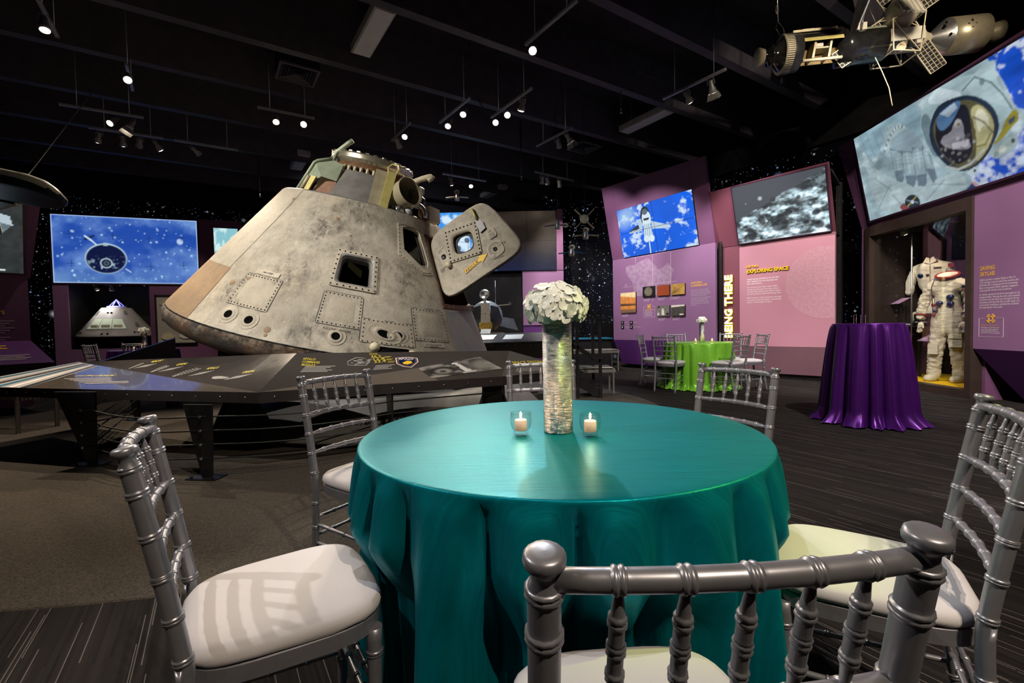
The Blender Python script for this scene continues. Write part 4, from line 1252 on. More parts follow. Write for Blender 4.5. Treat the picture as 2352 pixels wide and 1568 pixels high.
for x, z0, z1 in ((0.752, 2.55, 2.70), (1.262, 1.62, 2.70), (1.767, 1.61, 2.69)):
    mb.box((x - 0.004, -0.003, z0), (x + 0.004, 0, z1))
mb.box((0.34, -0.003, 2.004), (0.66, 0, 2.010)).box((1.1, -0.003, 2.02), (1.92, 0, 2.026)).box((0.56, -0.003, 2.695), (1.75, 0, 2.701))
mb.build('grid_lines', 'print pale', pu)
text('61', 0.09, 'print pale', pu, (0.405, -0.003, 2.025))
def photo_board(kind, x0, x1, z0, z1, lab, w=40, h=30):
    t = thing('photo_board', lab, 'photograph', mat=M @ Matrix.Translation((x0, -0.035, z0)), group='photographs on the landing-site panel')
    MB().box((0, 0.002, 0), (x1 - x0, 0.033, z1 - z0)).build('board', 'print black', t)
    link('print', pic_small(kind, w, h).mesh('print', x1 - x0, z1 - z0), 'printed picture', t)
photo_board('dune', 0.285, 0.775, 1.375, 1.868, 'large square photo of an orange dune landscape on the purple panel', 44, 44)
photo_board('disc', 0.99, 1.338, 1.727, 1.967, 'small photo of a grey disc on black, purple panel')
photo_board('red', 1.412, 1.753, 1.728, 1.960, 'small plain rust-red photo on the purple panel')
photo_board('ochre', 1.803, 2.152, 1.726, 1.958, 'small ochre aerial photo with dark ridges on the purple panel')
photo_board('astro', 1.406, 1.749, 1.265, 1.499, 'small black and white photo of an astronaut on the purple panel')
photo_board('land', 1.798, 2.148, 1.259, 1.497, 'small black and white photo of rocky ground and pale sky')
text('CHOOSING\nA LANDING SITE', 0.062, 'print gold', pu, (2.28, -0.003, 1.925), bold=0.02, width=0.39, line=0.95)
BODY1 = ('Are you a scientist or engineer at heart? A\nscientist wants to go to the most interesting\nplace, even a high mountaintop or deep canyon.\nBut an engineer wants to play it safe by picking\nthe flattest, most open space possible.')
BODY2 = ('The sites selected for the Mars rovers Opportunity,\nSpirit and Opportunity were based on limited\ninformation from orbiting satellites. Using\ninformation from more recent orbiters, NASA\nlanded Curiosity in Gale Crater, a site both safe\nand interesting.')
text(BODY1, 0.032, 'print pale', pu, (2.278, -0.003, 1.79), width=0.47, line=0.98)
text(BODY2, 0.032, 'print pale', pu, (2.278, -0.003, 1.62), width=0.47, line=0.98)
for x, z in ((0.99, 1.70), (1.41, 1.70), (1.80, 1.70), (1.41, 1.235), (1.80, 1.235), (0.30, 1.345)):
    mb = MB()
    for k, L in enumerate((0.20, 0.21, 0.19, 0.16)):
        mb.box((x, -0.002, z - 0.022 * k), (x + L, 0, z - 0.022 * k + 0.007))
    mb.build('caption_lines', 'print pale', pu)
mb = MB()
for a, b_ in (((0.988, 1.240), (0.993, 1.50)), ((1.312, 1.240), (1.317, 1.50)), ((0.988, 1.240), (1.317, 1.245)), ((0.988, 1.497), (1.07, 1.502)), ((1.23, 1.497), (1.317, 1.502))):
    mb.box((a[0], -0.003, a[1]), (b_[0], 0, b_[1]))
for k in range(6):
    mb.box((1.02, -0.003, 1.275 + 0.022 * k), (1.02 + 0.24 - 0.02 * (k % 3), 0, 1.282 + 0.022 * k))
mb.build('outline_box', 'print pale', pu)
mb = MB()
for k in range(4):
    a = k * PI / 2 + 0.35
    pts = [(1.152 + r * math.cos(a + t), 1.50 + r * math.sin(a + t)) for r, tt in ((0.062, (0, 0.45, 0.9)), (0.042, (0.9, 0.45, 0))) for t in tt]
    mb.prism(pts, -0.004, 0)
mb.prism([(1.152 + 0.03 * math.cos(2 * PI * k / 14), 1.50 + 0.03 * math.sin(2 * PI * k / 14)) for k in range(14)], -0.004, 0)
mb.box((1.02, -0.003, 1.415), (1.28, 0, 1.427))
mb.build('round_emblem', 'print gold', pu)
for (x, z, L) in ((0.267, 1.095, 0.09), (0.557, 1.094, 0.10), (0.267, 0.985, 0.16), (0.557, 0.985, 0.22)):
    o = board(pu, 'icon_tile', 'print black', x, x + 0.093, z, z + 0.078, -0.012, 0)
    MB().prism([(x + 0.045 + 0.02 * math.cos(2 * PI * k / 10), z + 0.04 + 0.02 * math.sin(2 * PI * k / 10)) for k in range(10)], -0.0135, -0.012).build('icon', 'print grey', o)
    MB().box((x + 0.11, -0.002, z + 0.036), (x + 0.11 + L, 0, z + 0.044)).build('icon_caption', 'print pale', pu)

# ---- rose panel: exploring space
M = panel_frame((4.24, 9.7), -50)
pk = thing('exhibit_panel', 'rose pink panel headed Exploring Space with a maroon side strip', 'exhibit panel', mat=M)
board(pk, 'side_strip', 'maroon panel', 0.03, 0.458, 0.62, 2.614, 0.01, 0.07, 'maroon strip carrying the glowing letters')
board(pk, 'main_board', 'rose panel', 0.462, 2.08, 0.62, 2.614)
MB().hexa([(0.03, 0.10, 0.10), (2.05, 0.10, 0.10), (2.05, 0.16, 0.10), (0.03, 0.16, 0.10), (0.03, 0, 0.615), (2.08, 0, 0.615), (2.08, 0.06, 0.615), (0.03, 0.06, 0.615)]).build('skirt', 'skirt rose', pk)
board(pk, 'toe_kick', 'black metal', 0.05, 2.0, 0, 0.10, 0.16, 0.4)
tboard(pk, 'upper_board', 'maroon panel', [(0.02, 0), (2.08, 0), (2.07, 1.165), (0.02, 1.13)], 2.614, 16.5)
board(pk, 'back_post', 'black metal', 2.02, 2.10, 0.0, 3.5, 0.25, 0.33)
MB().bar((2.06, 0.29, 3.45), (2.06, -0.2, 3.62), 0.05).build('back_brace', 'black metal', pk)
MB().bar((2.06, 0.29, 2.6), (2.06, 0.08, 2.6), 0.05).build('back_brace', 'black metal', pk)
screen('light_box', 'light box picture of the cratered grey moon above the rose panel', 'light box', tilt_frame(M, 2.614, 16.5), 0.478, 0.03, 1.55, 1.08, pic_moon(), bez=0.02)
cx, cz, r = 1.93, 1.76, 0.635
mo = [(cx + r * math.cos(2 * PI * k / 90), cz + r * math.sin(2 * PI * k / 90)) for k in range(90)]
mo = [(min(x, 2.078), z) for x, z in mo]
MB().prism(mo, -0.002, 0.0).build('moon_print', 'print rose', pk)['label'] = 'pale print of the moon disc'
text('STEP TWO:', 0.056, 'print yellow', pk, (0.598, -0.016, 2.146), bold=0.03, width=0.222, depth=0.004)
text('EXPLORING SPACE', 0.093, 'print yellow', pk, (0.603, -0.016, 2.040), bold=0.03, width=0.75, depth=0.006, name='letter')
text('EXPLORING SPACE', 0.093, 'print black', pk, (0.610, -0.003, 2.033), bold=0.03, width=0.75, name='letter_shadows')  # shadow of the raised letters, drawn in black on the board
text('Imagine going somewhere for the first\ntime. Imagine if no one else had ever\nbeen there before.', 0.045, 'print white', pk, (0.603, -0.003, 1.908), bold=0.012, width=0.585, line=0.98)
text('How would you know what to expect? NASA\nscientists used information from space probes to\nhelp inform their decisions about where to land on\nthe moon and what to expect when they got there.', 0.042, 'print white', pk, (0.603, -0.003, 1.748), width=0.62, line=1.02)
text('NASA continues to refine instruments, technology\nand procedures that allow probes\u2014and eventually\nhumans\u2014to travel deeper into space.', 0.042, 'print white', pk, (0.603, -0.003, 1.545), width=0.62, line=1.02)
UPW = Matrix(((0, -1, 0), (0, 0, -1), (1, 0, 0))).to_euler()
text('BEING THERE', 0.205, 'neon letter', pk, (0.314, -0.03, 0.775), rot=UPW, bold=0.012, width=1.255, depth=0.012, name='letter')
text('BEING THERE', 0.205, 'neon edge', pk, (0.317, -0.012, 0.772), rot=UPW, bold=0.04, width=1.262, depth=0.006, name='letter_halos')

# ---- skylab story wall with the spacesuit case and the astronaut light box
M = panel_frame((6.28, 8.3), -94)
MSK = M
sk = thing('exhibit_panel', 'purple panel headed Saving Skylab beside the spacesuit case', 'exhibit panel', mat=M)
board(sk, 'story_board', 'purple panel', 2.058, 4.6, 0.68, 2.70)
board(sk, 'edge_board', 'purple panel', -0.15, -0.035, 0.30, 2.70)
MB().hexa([(2.45, 0.30, 0.02), (4.6, 0.30, 0.02), (4.6, 0.36, 0.02), (2.45, 0.36, 0.02), (2.058, 0, 0.68), (4.6, 0, 0.68), (4.6, 0.06, 0.68), (2.058, 0.06, 0.68)]).build('skirt', 'skirt purple', sk)
tboard(sk, 'upper_board', 'plum panel', [(-0.15, 0), (4.6, 0), (4.6, 1.64), (-0.34, 1.56)], 2.70, 11)
screen('light_box', 'large light box picture of an astronaut helmet and glove in orbit', 'light box', tilt_frame(M, 2.70, 11), 0.155, 0.10, 3.0, 1.43, pic_astronaut(), bez=0.03)
text('SAVING\nSKYLAB', 0.078, 'print gold', sk, (2.15, -0.003, 1.70), bold=0.02, width=0.20, line=0.95)
text('NASA launched a crewless Skylab on May 14,\n1973. Damage occurred sixty-three seconds after\nliftoff that left it underpowered and overheating.\nBack on the ground, NASA engineers designed a\nrescue plan for the first crew to perform.', 0.036, 'print white', sk, (2.147, -0.003, 1.565), width=0.51, line=0.95)
text('An Apollo capsule ferried three astronauts to the\ndamaged Skylab. Wearing the same self-contained\nprotective suits that they wore during lift off, the\nastronauts performed the first in-orbit repair of a\nspacecraft by installing an umbrella-like sunshield\nand repairing the solar panels.', 0.036, 'print white', sk, (2.145, -0.003, 1.375), width=0.525, line=0.92)
mb = MB()
for a, b_ in (((2.140, 0.837), (2.145, 1.082)), ((2.468, 0.837), (2.473, 1.082)), ((2.140, 0.837), (2.473, 0.842)), ((2.140, 1.077), (2.225, 1.082)), ((2.385, 1.077), (2.473, 1.082))):
    mb.box((a[0], -0.003, a[1]), (b_[0], 0, b_[1]))
mb.build('outline_box', 'print pale', sk)
mb = MB()
for k in range(4):
    a = k * PI / 2 + 0.35
    pts = [(2.305 + r * math.cos(a + t), 1.075 + r * math.sin(a + t)) for r, tt in ((0.064, (0, 0.45, 0.9)), (0.046, (0.9, 0.45, 0))) for t in tt]
    mb.prism(pts, -0.004, 0)
for k in range(14):
    a, b_ = 2 * PI * k / 14, 2 * PI * (k + 1) / 14
    mb.prism([(2.305 + 0.036 * math.cos(a), 1.075 + 0.036 * math.sin(a)), (2.305 + 0.036 * math.cos(b_), 1.075 + 0.036 * math.sin(b_)), (2.305 + 0.022 * math.cos(b_), 1.075 + 0.022 * math.sin(b_)), (2.305 + 0.022 * math.cos(a), 1.075 + 0.022 * math.sin(a))], -0.004, 0)
mb.build('round_emblem', 'print gold', sk)
text('Step away from the spacecraft', 0.024, 'print gold', sk, (2.175, -0.003, 0.985), width=0.225)
text('EVA stands for extravehicular activity\nand is another name for spacewalk.\nUnlike the abbreviation NASA, each\nletter in EVA is pronounced separately.', 0.024, 'print white', sk, (2.175, -0.003, 0.955), width=0.255, line=0.95)

# ---- far-left blue light box panel with the lit capsule niche
M = panel_frame((-11.8, 12.2), 19.8)
MBL = M
bl = thing('exhibit_panel', 'purple panel framing the dark niche with the white model capsule', 'exhibit panel', mat=M)
board(bl, 'left_post', 'purple panel', -0.05, 0.26, 0.0, 2.46)
board(bl, 'right_board', 'plum panel', 2.03, 3.6, 0.0, 2.46)
board(bl, 'plinth', 'purple panel', 0.26, 2.03, 0.0, 0.72)
board(bl, 'niche_back', 'print black', 0.2, 2.1, 0.0, 2.5, 1.5, 1.56)
board(bl, 'niche_side', 'print black', 0.2, 0.26, 0.0, 2.5, 0.06, 1.5)
board(bl, 'niche_side', 'print black', 2.04, 2.1, 0.0, 2.5, 0.06, 1.5)
board(bl, 'niche_floor', 'print black', 0.26, 2.04, 0.66, 0.70, 0.06, 1.5)
board(bl, 'upper_board', 'plum panel', -0.05, 4.3, 2.46, 4.28, 0.0, 0.06)
screen('light_box', 'large blue light box picture of a capsule over the moon', 'light box', M, 0.0, 2.46, 3.22, 1.76, pic_bluemoon(), bez=0.04)
screen('light_box', 'narrow blue light box peeking out left of the capsule', 'light box', M, 3.62, 2.9, 0.6, 1.15, pic_small('slit', 24, 40), bez=0.02)
sc = thing('display_case', 'wall case of fossil-like fragments behind the far candle table', 'display case', mat=M @ Matrix.Translation((2.17, -0.10, 0.80)))
MB().box((0, 0.06, 0), (0.95, 0.1, 1.35)).build('back_board', 'print grey', sc)
mb = MB()
for a, b_ in (((0, 0, 0), (0.03, 0.1, 1.35)), ((0.92, 0, 0), (0.95, 0.1, 1.35)), ((0, 0, 0), (0.95, 0.1, 0.03)), ((0, 0, 1.32), (0.95, 0.1, 1.35))):
    mb.box(a, b_)
mb.build('frame', 'black metal', sc)
for (x, z, w_, h_, mt, lab) in ((0.10, 1.05, 0.40, 0.18, 'model cream', 'pale pointed fragment at the top of the wall case'), (0.14, 0.62, 0.30, 0.26, 'deck copper', 'rust brown square tile in the wall case'),
                                (0.10, 0.12, 0.32, 0.2, 'model cream', 'pale curved fragment low in the wall case'), (0.52, 0.14, 0.34, 0.26, 'model white', 'pale bent fragment low on the far side of the wall case')):
    o = MB().prism([(0, h_ * 0.25), (w_ * 0.3, 0), (w_ * 0.8, 0), (w_, h_ * 0.35), (w_ * 0.7, h_), (w_ * 0.3, h_ * 0.95)], 0, 0.03).build('fragment', mt)
    o.matrix_world = M @ Matrix.Translation((2.17 + x, -0.075, 0.80 + z))
    tag(o, lab, 'fragment', 'fragments in the wall case')

# ---- the return-trips panel at the left edge
M = panel_frame((-8.75, 5.85), 54)
rt = thing('exhibit_panel', 'purple panel headed Making Return Trips with a slanted desk', 'exhibit panel', mat=M)
board(rt, 'main_board', 'plum panel', -0.4, 1.95, 0.0, 2.0)
tboard(rt, 'upper_board', 'plum panel', [(-0.4, 0), (1.98, 0), (2.12, 1.30), (-0.4, 1.30)], 2.0, 10)
MB().hexa([(-0.4, -0.95, 0.62), (2.05, -0.95, 0.62), (1.95, 0, 0.62), (-0.4, 0, 0.62), (-0.4, -0.95, 0.70), (2.05, -0.95, 0.70), (1.95, 0, 1.02), (-0.4, 0, 1.02)]).build('desk_box', 'black metal', rt)
MB().add([(-0.4, -0.95, 0.705), (2.05, -0.95, 0.705), (1.95, 0, 1.025), (-0.4, 0, 1.025)], [(0, 1, 2, 3)]).build('desk_top', 'skirt purple', rt)
board(rt, 'pedestal', 'black metal', 0.2, 1.5, 0, 0.62, -0.7, -0.1)
screen('light_box', 'light box picture of a shuttle nose at the left edge', 'light box', tilt_frame(M, 2.0, 10), -0.1, 0.08, 2.0, 1.15, pic_orbiter(), bez=0.03)
text('MAKING\nRETURN TRIPS', 0.085, 'print gold', rt, (1.10, -0.003, 1.52), bold=0.02, width=0.58, line=0.95)
mb = MB()
for k in range(11):
    if k != 6:
        mb.box((1.12, -0.003, 1.33 - 0.036 * k), (1.12 + 0.66 - 0.05 * (k % 3), 0, 1.343 - 0.036 * k))
mb.build('text_lines', 'print pale', rt)
sl = math.atan2(0.32, 0.95)
for (x, y, mt, rows, L, hh) in ((0.70, -0.22, 'print gold', 3, 0.95, 0.04), (0.9, -0.55, 'print pale', 5, 0.42, 0.025), (1.5, -0.62, 'print pale', 4, 0.34, 0.022)):
    mb = MB()
    for k in range(rows):
        yy = y - 0.055 * k
        zz = 1.025 + yy * 0.32 / 0.95 + 0.006
        mb.hexa([(x, yy - hh / 2, zz - hh * 0.17), (x + L - 0.06 * (k % 2), yy - hh / 2, zz - hh * 0.17), (x + L - 0.06 * (k % 2), yy + hh / 2, zz + hh * 0.17), (x, yy + hh / 2, zz + hh * 0.17),
                 (x, yy - hh / 2, zz - hh * 0.17 + 0.002), (x + L - 0.06 * (k % 2), yy - hh / 2, zz - hh * 0.17 + 0.002), (x + L - 0.06 * (k % 2), yy + hh / 2, zz + hh * 0.17 + 0.002), (x, yy + hh / 2, zz + hh * 0.17 + 0.002)])
    mb.build('desk_lettering', mt, rt)

# ---- dark video wall and purple panel in the middle distance
M = panel_frame((-2.1, 13.65), 0)
vw = thing('exhibit_panel', 'purple panel edging the dark video wall behind the capsule hatch', 'exhibit panel', mat=M)
board(vw, 'edge_strip', 'plum panel', 3.44, 3.63, 2.70, 4.44, -0.02, 0.1)
board(vw, 'lower_board', 'purple panel', 2.44, 3.63, 1.12, 2.70)
board(vw, 'skirt', 'skirt purple', 2.44, 3.63, 0.0, 1.10, 0.03, 0.1)
board(vw, 'photo_print', 'print black', 2.52, 3.55, 1.5, 1.95, -0.01, 0)
board(vw, 'backing', 'black wall', 0.0, 2.44, 0.0, 2.70, 0.1, 0.2)
screen('video_wall', 'wide video wall behind the capsule hatch with a lit blue crowd scene', 'video wall', M, 0.05, 2.70, 3.38, 1.70, pic_video(), 4, 2, 0.0, 0.05)

# ================================================================ chairs
def ringed(path, r_of, rings, n=12, ring_h=0.0028, seg=0.03):
    """points and radii along a path with paired turned rings at the given fractions"""
    P = [Vector(p) for p in path]
    L = sum((b_ - a).length for a, b_ in zip(P[:-1], P[1:]))
    ts = set(np.linspace(0, 1, max(3, int(L / seg) + 1)).tolist())
    w = 0.0062 / L
    prof = {}
    for t in rings:
        for k, dh in ((-1.9, 0), (-1.25, 0), (-1.0, 0.1), (-0.85, 0.8), (-0.5, 1.0), (-0.18, 0.7), (0.0, 0.25), (0.18, 0.7), (0.5, 1.0), (0.85, 0.8), (1.0, 0.1), (1.25, 0), (1.9, 0)):
            u = t + k * w
            if 0 <= u <= 1:
                ts.add(u)
                prof[u] = dh
    def at(t):
        d = t * L
        for a, b_ in zip(P[:-1], P[1:]):
            l = (b_ - a).length
            if d <= l + 1e-9:
                return a + (b_ - a) * (d / l)
            d -= l
        return P[-1]
    ts = sorted(ts)
    return [at(t) for t in ts], [r_of(t) + ring_h * prof.get(t, 0) for t in ts]
def post_path(s):
    out = []
    for k in range(25):
        z = 0.868 * k / 24
        y = -0.235 + 0.045 * math.sin(min(1, z / 0.46) * PI / 2) - (0.075 * ((z - 0.46) / 0.44) ** 1.15 if z > 0.46 else 0)
        out.append((s * (0.172 + 0.008 * z / 0.9), y, z))
    return out
def post_y(z):
    return -0.235 + 0.045 * math.sin(min(1, z / 0.46) * PI / 2) - (0.075 * ((z - 0.46) / 0.44) ** 1.15 if z > 0.46 else 0)
def seat_outline(k, n, scale=1.0, dy=0.0):
    a = 2 * PI * k / n
    c, s = math.cos(a), math.sin(a)
    e = 0.52
    x = math.copysign(abs(c) ** e, c)
    y = math.copysign(abs(s) ** e, s)
    wd = 0.178 + 0.022 * (y + 1) / 2
    return (x * wd * scale, y * 0.20 * scale + dy)
def make_chair():
    t = thing('banquet_chair', 'silver chiavari chair', 'chair')
    for s in (-1, 1):
        pts, rad = ringed(post_path(s), lambda u: 0.0128 + 0.003 * min(1, u * 2.2), [0.06, 0.18, 0.30, 0.42, 0.565, 0.66, 0.755, 0.847, 0.94, 0.994], 14)
        mb = MB().sweep(pts, rad, 14)
        top = Vector(pts[-1])
        d = (Vector(pts[-1]) - Vector(pts[-3])).normalized()
        q = d.to_track_quat('Z', 'Y').to_matrix().to_4x4()
        q.translation = top
        mb.lathe([(0.016, -0.002), (0.0130, 0.006), (0.0125, 0.013), (0.0155, 0.019), (0.0188, 0.0215), (0.0198, 0.026), (0.0192, 0.031), (0.0165, 0.0335), (0.009, 0.0345), (0.0, 0.0348)], 16, q)
        mb.build('leg', 'chair silver', t)
    for s in (-1, 1):
        pts, rad = ringed([(s * 0.163, 0.158, 0.0), (s * 0.166, 0.162, 0.42)], lambda u: 0.0118 + 0.006 * u, [0.1, 0.36, 0.58, 0.86], 12)
        MB().sweep(pts, rad, 12).build('leg', 'chair silver', t)
    n = 48
    mb = MB()
    vs, fs = [], []
    for (sc, z) in ((0.93, 0.408), (1.0, 0.412), (1.0, 0.446), (0.97, 0.45), (0.3, 0.45)):
        vs += [(*seat_outline(k, n, sc, -0.005), z) for k in range(n)]
    for r in range(4):
        fs += [(r * n + k, r * n + (k + 1) % n, (r + 1) * n + (k + 1) % n, (r + 1) * n + k) for k in range(n)]
    fs.append(tuple(reversed(range(n))))
    mb.add(vs, fs).build('seat_frame', 'chair silver', t)
    vs, fs = [], []
    prof = ((0.985, 0.449), (1.012, 0.454), (1.022, 0.464), (1.01, 0.476), (0.97, 0.485), (0.90, 0.490), (0.75, 0.4955), (0.5, 0.4995), (0.25, 0.501), (0.02, 0.501))
    rr = random.Random(4)
    for i, (sc, z) in enumerate(prof):
        for k in range(n):
            puck = 0.004 * math.sin(k * 2.9 + math.sin(k * 1.3) * 2) if i in (0, 1) else (0.0012 * math.sin(k * 1.7) if i in (2, 3) else 0)
            vs.append((*seat_outline(k, n, sc + puck * 1.5, -0.004), z + puck * 0.7))
    for r in range(len(prof) - 1):
        fs += [(r * n + k, r * n + (k + 1) % n, (r + 1) * n + (k + 1) % n, (r + 1) * n + k) for k in range(n)]
    fs.append(tuple(range((len(prof) - 1) * n, len(prof) * n)))
    MB().add(vs, fs, True).build('cushion', 'cushion', t)['label'] = 'white vinyl seat cushion'
    def bowed(z, bow, xe):
        y = post_y(z)
        return [(xe * u, y - bow * (1 - u * u), z + 0.004 * (1 - u * u)) for u in np.linspace(-1, 1, 17)]
    xs = [0.335 * 0.0 + v for v in (0.165, 0.333, 0.5, 0.667, 0.835)]
    for nm, z, r, bow in (('top_rail', 0.872, 0.0112, 0.020), ('rail', 0.735, 0.0098, 0.016), ('rail', 0.655, 0.0092, 0.013), ('rail', 0.575, 0.0092, 0.010)):
        pts, rad = ringed(bowed(z, bow, 0.172), (lambda u, r=r: r) if z > 0.7 else (lambda u, r=r: r * (0.55 + 0.45 * min(1, 6 * min(u, 1 - u)))), xs, 12, 0.0024)
        MB().sweep(pts, rad, 12).build(nm, 'chair silver', t)
    for u in xs:
        x = -0.172 + 0.344 * u
        w = 2 * u - 1
        a = (x * 0.995, post_y(0.735) - 0.016 * (1 - w * w), 0.738)
        b_ = (x, post_y(0.872) - 0.020 * (1 - w * w), 0.870)
        pts, rad = ringed([a, b_], lambda q: 0.0036 + 0.0042 * min(1, 3.6 * min(q, 1 - q)), [0.27, 0.5, 0.73], 10, 0.0019, 0.012)
        MB().sweep(pts, rad, 10).build('spindle', 'chair silver', t)
    for z in (0.17, 0.25):
        for s in (-1, 1):
            pts, rad = ringed([(s * 0.165, 0.16, z), (s * 0.173, post_y(z), z + 0.02)], lambda q: 0.0075, [0.25, 0.5, 0.75], 8)
            MB().sweep(pts, rad, 8).build('stretcher', 'chair silver', t)
    for y, z in ((0.16, 0.20), (0.16, 0.28), (None, 0.22), (None, 0.30)):
        yy = post_y(z) if y is None else y
        pts, rad = ringed([(-0.168, yy, z), (0.168, yy, z)], lambda q: 0.0075, [0.25, 0.5, 0.75], 8)
        MB().sweep(pts, rad, 8).build('stretcher', 'chair silver', t)
    return t
CHAIR = make_chair()
CHAIRS_AT = []
used = [False]
def chair(midx, midy, fx, fy, label, group):
    """the middle of the back top at (midx, midy), the seat facing (fx, fy)"""
    l = math.hypot(fx, fy)
    fx, fy = fx / l, fy / l
    o = CHAIR if not used[0] else copy_tree(CHAIR)
    used[0] = True
    o.location = (midx + 0.262 * fx, midy + 0.262 * fy, 0)
    o.rotation_euler = (0, 0, math.atan2(-fx, fy))
    tag(o, label, 'chair', group)
    CHAIRS_AT.append((o.location.x, o.location.y, fx, fy))
    return o
G1, G2, G3 = 'chairs around the teal table', 'chairs around the green table', 'chairs around the far candle table'
chair(0.204, 0.421, -0.07, 1.0, 'silver chiavari chair closest to the viewer, its back toward us', G1)
chair(-0.775, 0.965, 0.84, 0.54, 'silver chiavari chair with slat shadows across its white seat', G1)
chair(-0.817, 2.169, 0.85, -0.53, 'silver chiavari chair between the teal table and the capsule rail', G1)
chair(0.160, 2.66, 0.02, -1.0, 'silver chiavari chair behind the tall vase on the teal table', G1)
chair(1.014, 2.124, -0.86, -0.51, 'silver chiavari chair standing before the green table', G1)
chair(1.098, 1.037, -0.84, 0.54, 'silver chiavari chair cut off by the right edge of the photo', G1)
GT = (3.17, 8.0)
for a, lab, da in ((150, 'grey chair at the green table seen edge-on beside the purple skirt', 0), (217, 'grey chair at the green table with its back toward the stair rail', 10), (92, 'chair behind the green table below the purple panel photos', 0),
                   (34, 'chair behind the green table in front of the glowing letters', 20), (-72, 'chair at the green table in front of the maroon strip, back toward us', 12), (-24, 'chair at the green table seen edge-on against the rose panel', 22)):
    x, y = GT[0] + 0.98 * math.cos(R(a)), GT[1] + 0.98 * math.sin(R(a))
    f = R(a + 180 + da)
    chair(x, y, math.cos(f), math.sin(f), lab, G2)
FT = (-7.75, 9.9)
for a, lab in ((190, 'far chair seen edge-on below the white model capsule'), (250, 'far chair with its back toward us before the candle table'), (140, 'far chair half hidden behind another one below the model capsule'), (-60, 'far chair between the candle table and the capsule heat shield')):
    x, y = FT[0] + 1.0 * math.cos(R(a)), FT[1] + 1.0 * math.sin(R(a))
    chair(x, y, -math.cos(R(a)), -math.sin(R(a)), lab, G3)

# ================================================================ draped tables
def cloth(cx, cy, Rt, zt, nf, amp, flare, seed, mat, puddle=0.0, dents=True, n=420, rows=34):
    rr = np.random.default_rng(seed)
    th = np.linspace(0, 2 * PI, n, endpoint=False)
    ph = rr.random(6) * 2 * PI
    warp = th * nf + 1.6 * np.sin(2 * th + ph[0]) + 1.1 * np.sin(3 * th + ph[1]) + 0.6 * np.sin(7 * th + ph[2])
    fold = np.abs(np.cos(warp / 2)) ** 0.75
    big = 0.5 + 0.5 * np.sin(3 * th + ph[3]) * np.sin(5 * th + ph[4])
    fine = np.abs(np.sin(warp * 1.5 + ph[5]))
    V, F = [(0, 0, zt)], []
    rings = []
    def ring(r, z):
        rings.append(len(V))
        for k in range(n):
            V.append((r[k] * math.cos(th[k]), r[k] * math.sin(th[k]), z[k]))
    one = np.ones(n)
    for f in (0.25, 0.5, 0.75, 0.93, 0.985):
        ring(one * Rt * f, one * zt)
    ring(one * (Rt - 0.0025), one * (zt - 0.001))
    ring(one * Rt, one * (zt - 0.004))
    ring(one * (Rt + 0.0012), one * (zt - 0.010))
    dent = np.zeros(n)
    if dents:
        for (x, y, fx, fy) in CHAIRS_AT:
            for (u, w) in ((-0.19, 0.17), (-0.1, 0.20), (0, 0.205), (0.1, 0.20), (0.19, 0.17), (0.2, 0.0), (-0.2, 0.0), (0.19, -0.1), (-0.19, -0.1)):
                px, py = x + fx * w + fy * u - cx, y + fy * w - fx * u - cy
                d = math.hypot(px, py)
                if d < Rt + 0.25:
                    a = math.atan2(py, px)
                    da = np.abs((th - a + PI) % (2 * PI) - PI)
                    dent = np.maximum(dent, max(0, Rt + amp + flare - d + 0.035) * np.exp(-(da / 0.13) ** 2))
    for j in range(1, rows + 1):
        t = j / rows
        z = zt - 0.010 - (zt - 0.018) * t
        a = amp * (t ** 0.42) * (0.5 + 0.75 * big)
        r = Rt + flare * t ** 0.9 + a * (fold - 0.55) * 1.5 + 0.12 * a * (fine - 0.5)
        lowz = np.clip((0.60 - z) / 0.12, 0, 1)
        r = r - dent * lowz * (0.35 + 0.65 * min(1, t * 1.4))
        zz = one * z
        if puddle > 0 and t > 0.86:
            q = (t - 0.86) / 0.14
            r = r + puddle * q * q * (0.4 + fold) + 0.015 * q * np.sin(warp * 2.3)
            zz = zz + 0.012 * q * np.abs(np.sin(warp * 1.7))
        ring(r, zz)
    for k in range(n):
        F.append((0, rings[0] + k, rings[0] + (k + 1) % n))
    for a, b_ in zip(rings[:-1], rings[1:]):
        for k in range(n):
            F.append((a + k, b_ + k, b_ + (k + 1) % n, a + (k + 1) % n))
    mb = MB()
    mb.add(V, F, True)
    o = mb.build('tablecloth', mat, None, (cx, cy, 0))
    return o
def table(cx, cy, Rt, zt, label):
    t = thing('round_table', label, 'table', (cx, cy, 0))
    MB().lathe([(0, zt - 0.03), (Rt - 0.07, zt - 0.03), (Rt - 0.06, zt - 0.02), (Rt - 0.062, zt - 0.004), (0, zt - 0.004)], 48).build('table_top', 'deck tan', t)
    MB().cyl((0, 0, 0.04), (0, 0, zt - 0.03), 0.035, n=12).build('pedestal', 'black metal', t)
    MB().lathe([(0, 0), (Rt * 0.5, 0), (Rt * 0.5, 0.015), (0.04, 0.05), (0, 0.05)], 24).build('base', 'black metal', t)
TT = (0.1415, 1.4895)
table(*TT, 0.61, 0.765, 'round table hidden under the teal satin cloth')
c1 = tag(cloth(*TT, 0.61, 0.766, 25, 0.085, 0.045, 3, 'teal satin'), 'shimmering teal satin cloth covering the front table to the floor', 'tablecloth')
table(*GT, 0.545, 0.762, 'round table hidden under the lime green cloth')
tag(cloth(*GT, 0.545, 0.763, 20, 0.055, 0.03, 9, 'green satin', 0.06, False, 300, 26), 'lime green cloth on the table before the purple panel', 'tablecloth')
table(*FT, 0.60, 0.762, 'round table hidden under the dark violet cloth')
tag(cloth(*FT, 0.60, 0.763, 20, 0.05, 0.03, 5, 'purple satin', 0.0, False, 200, 20), 'dark violet cloth on the far candle table behind the rail', 'tablecloth')
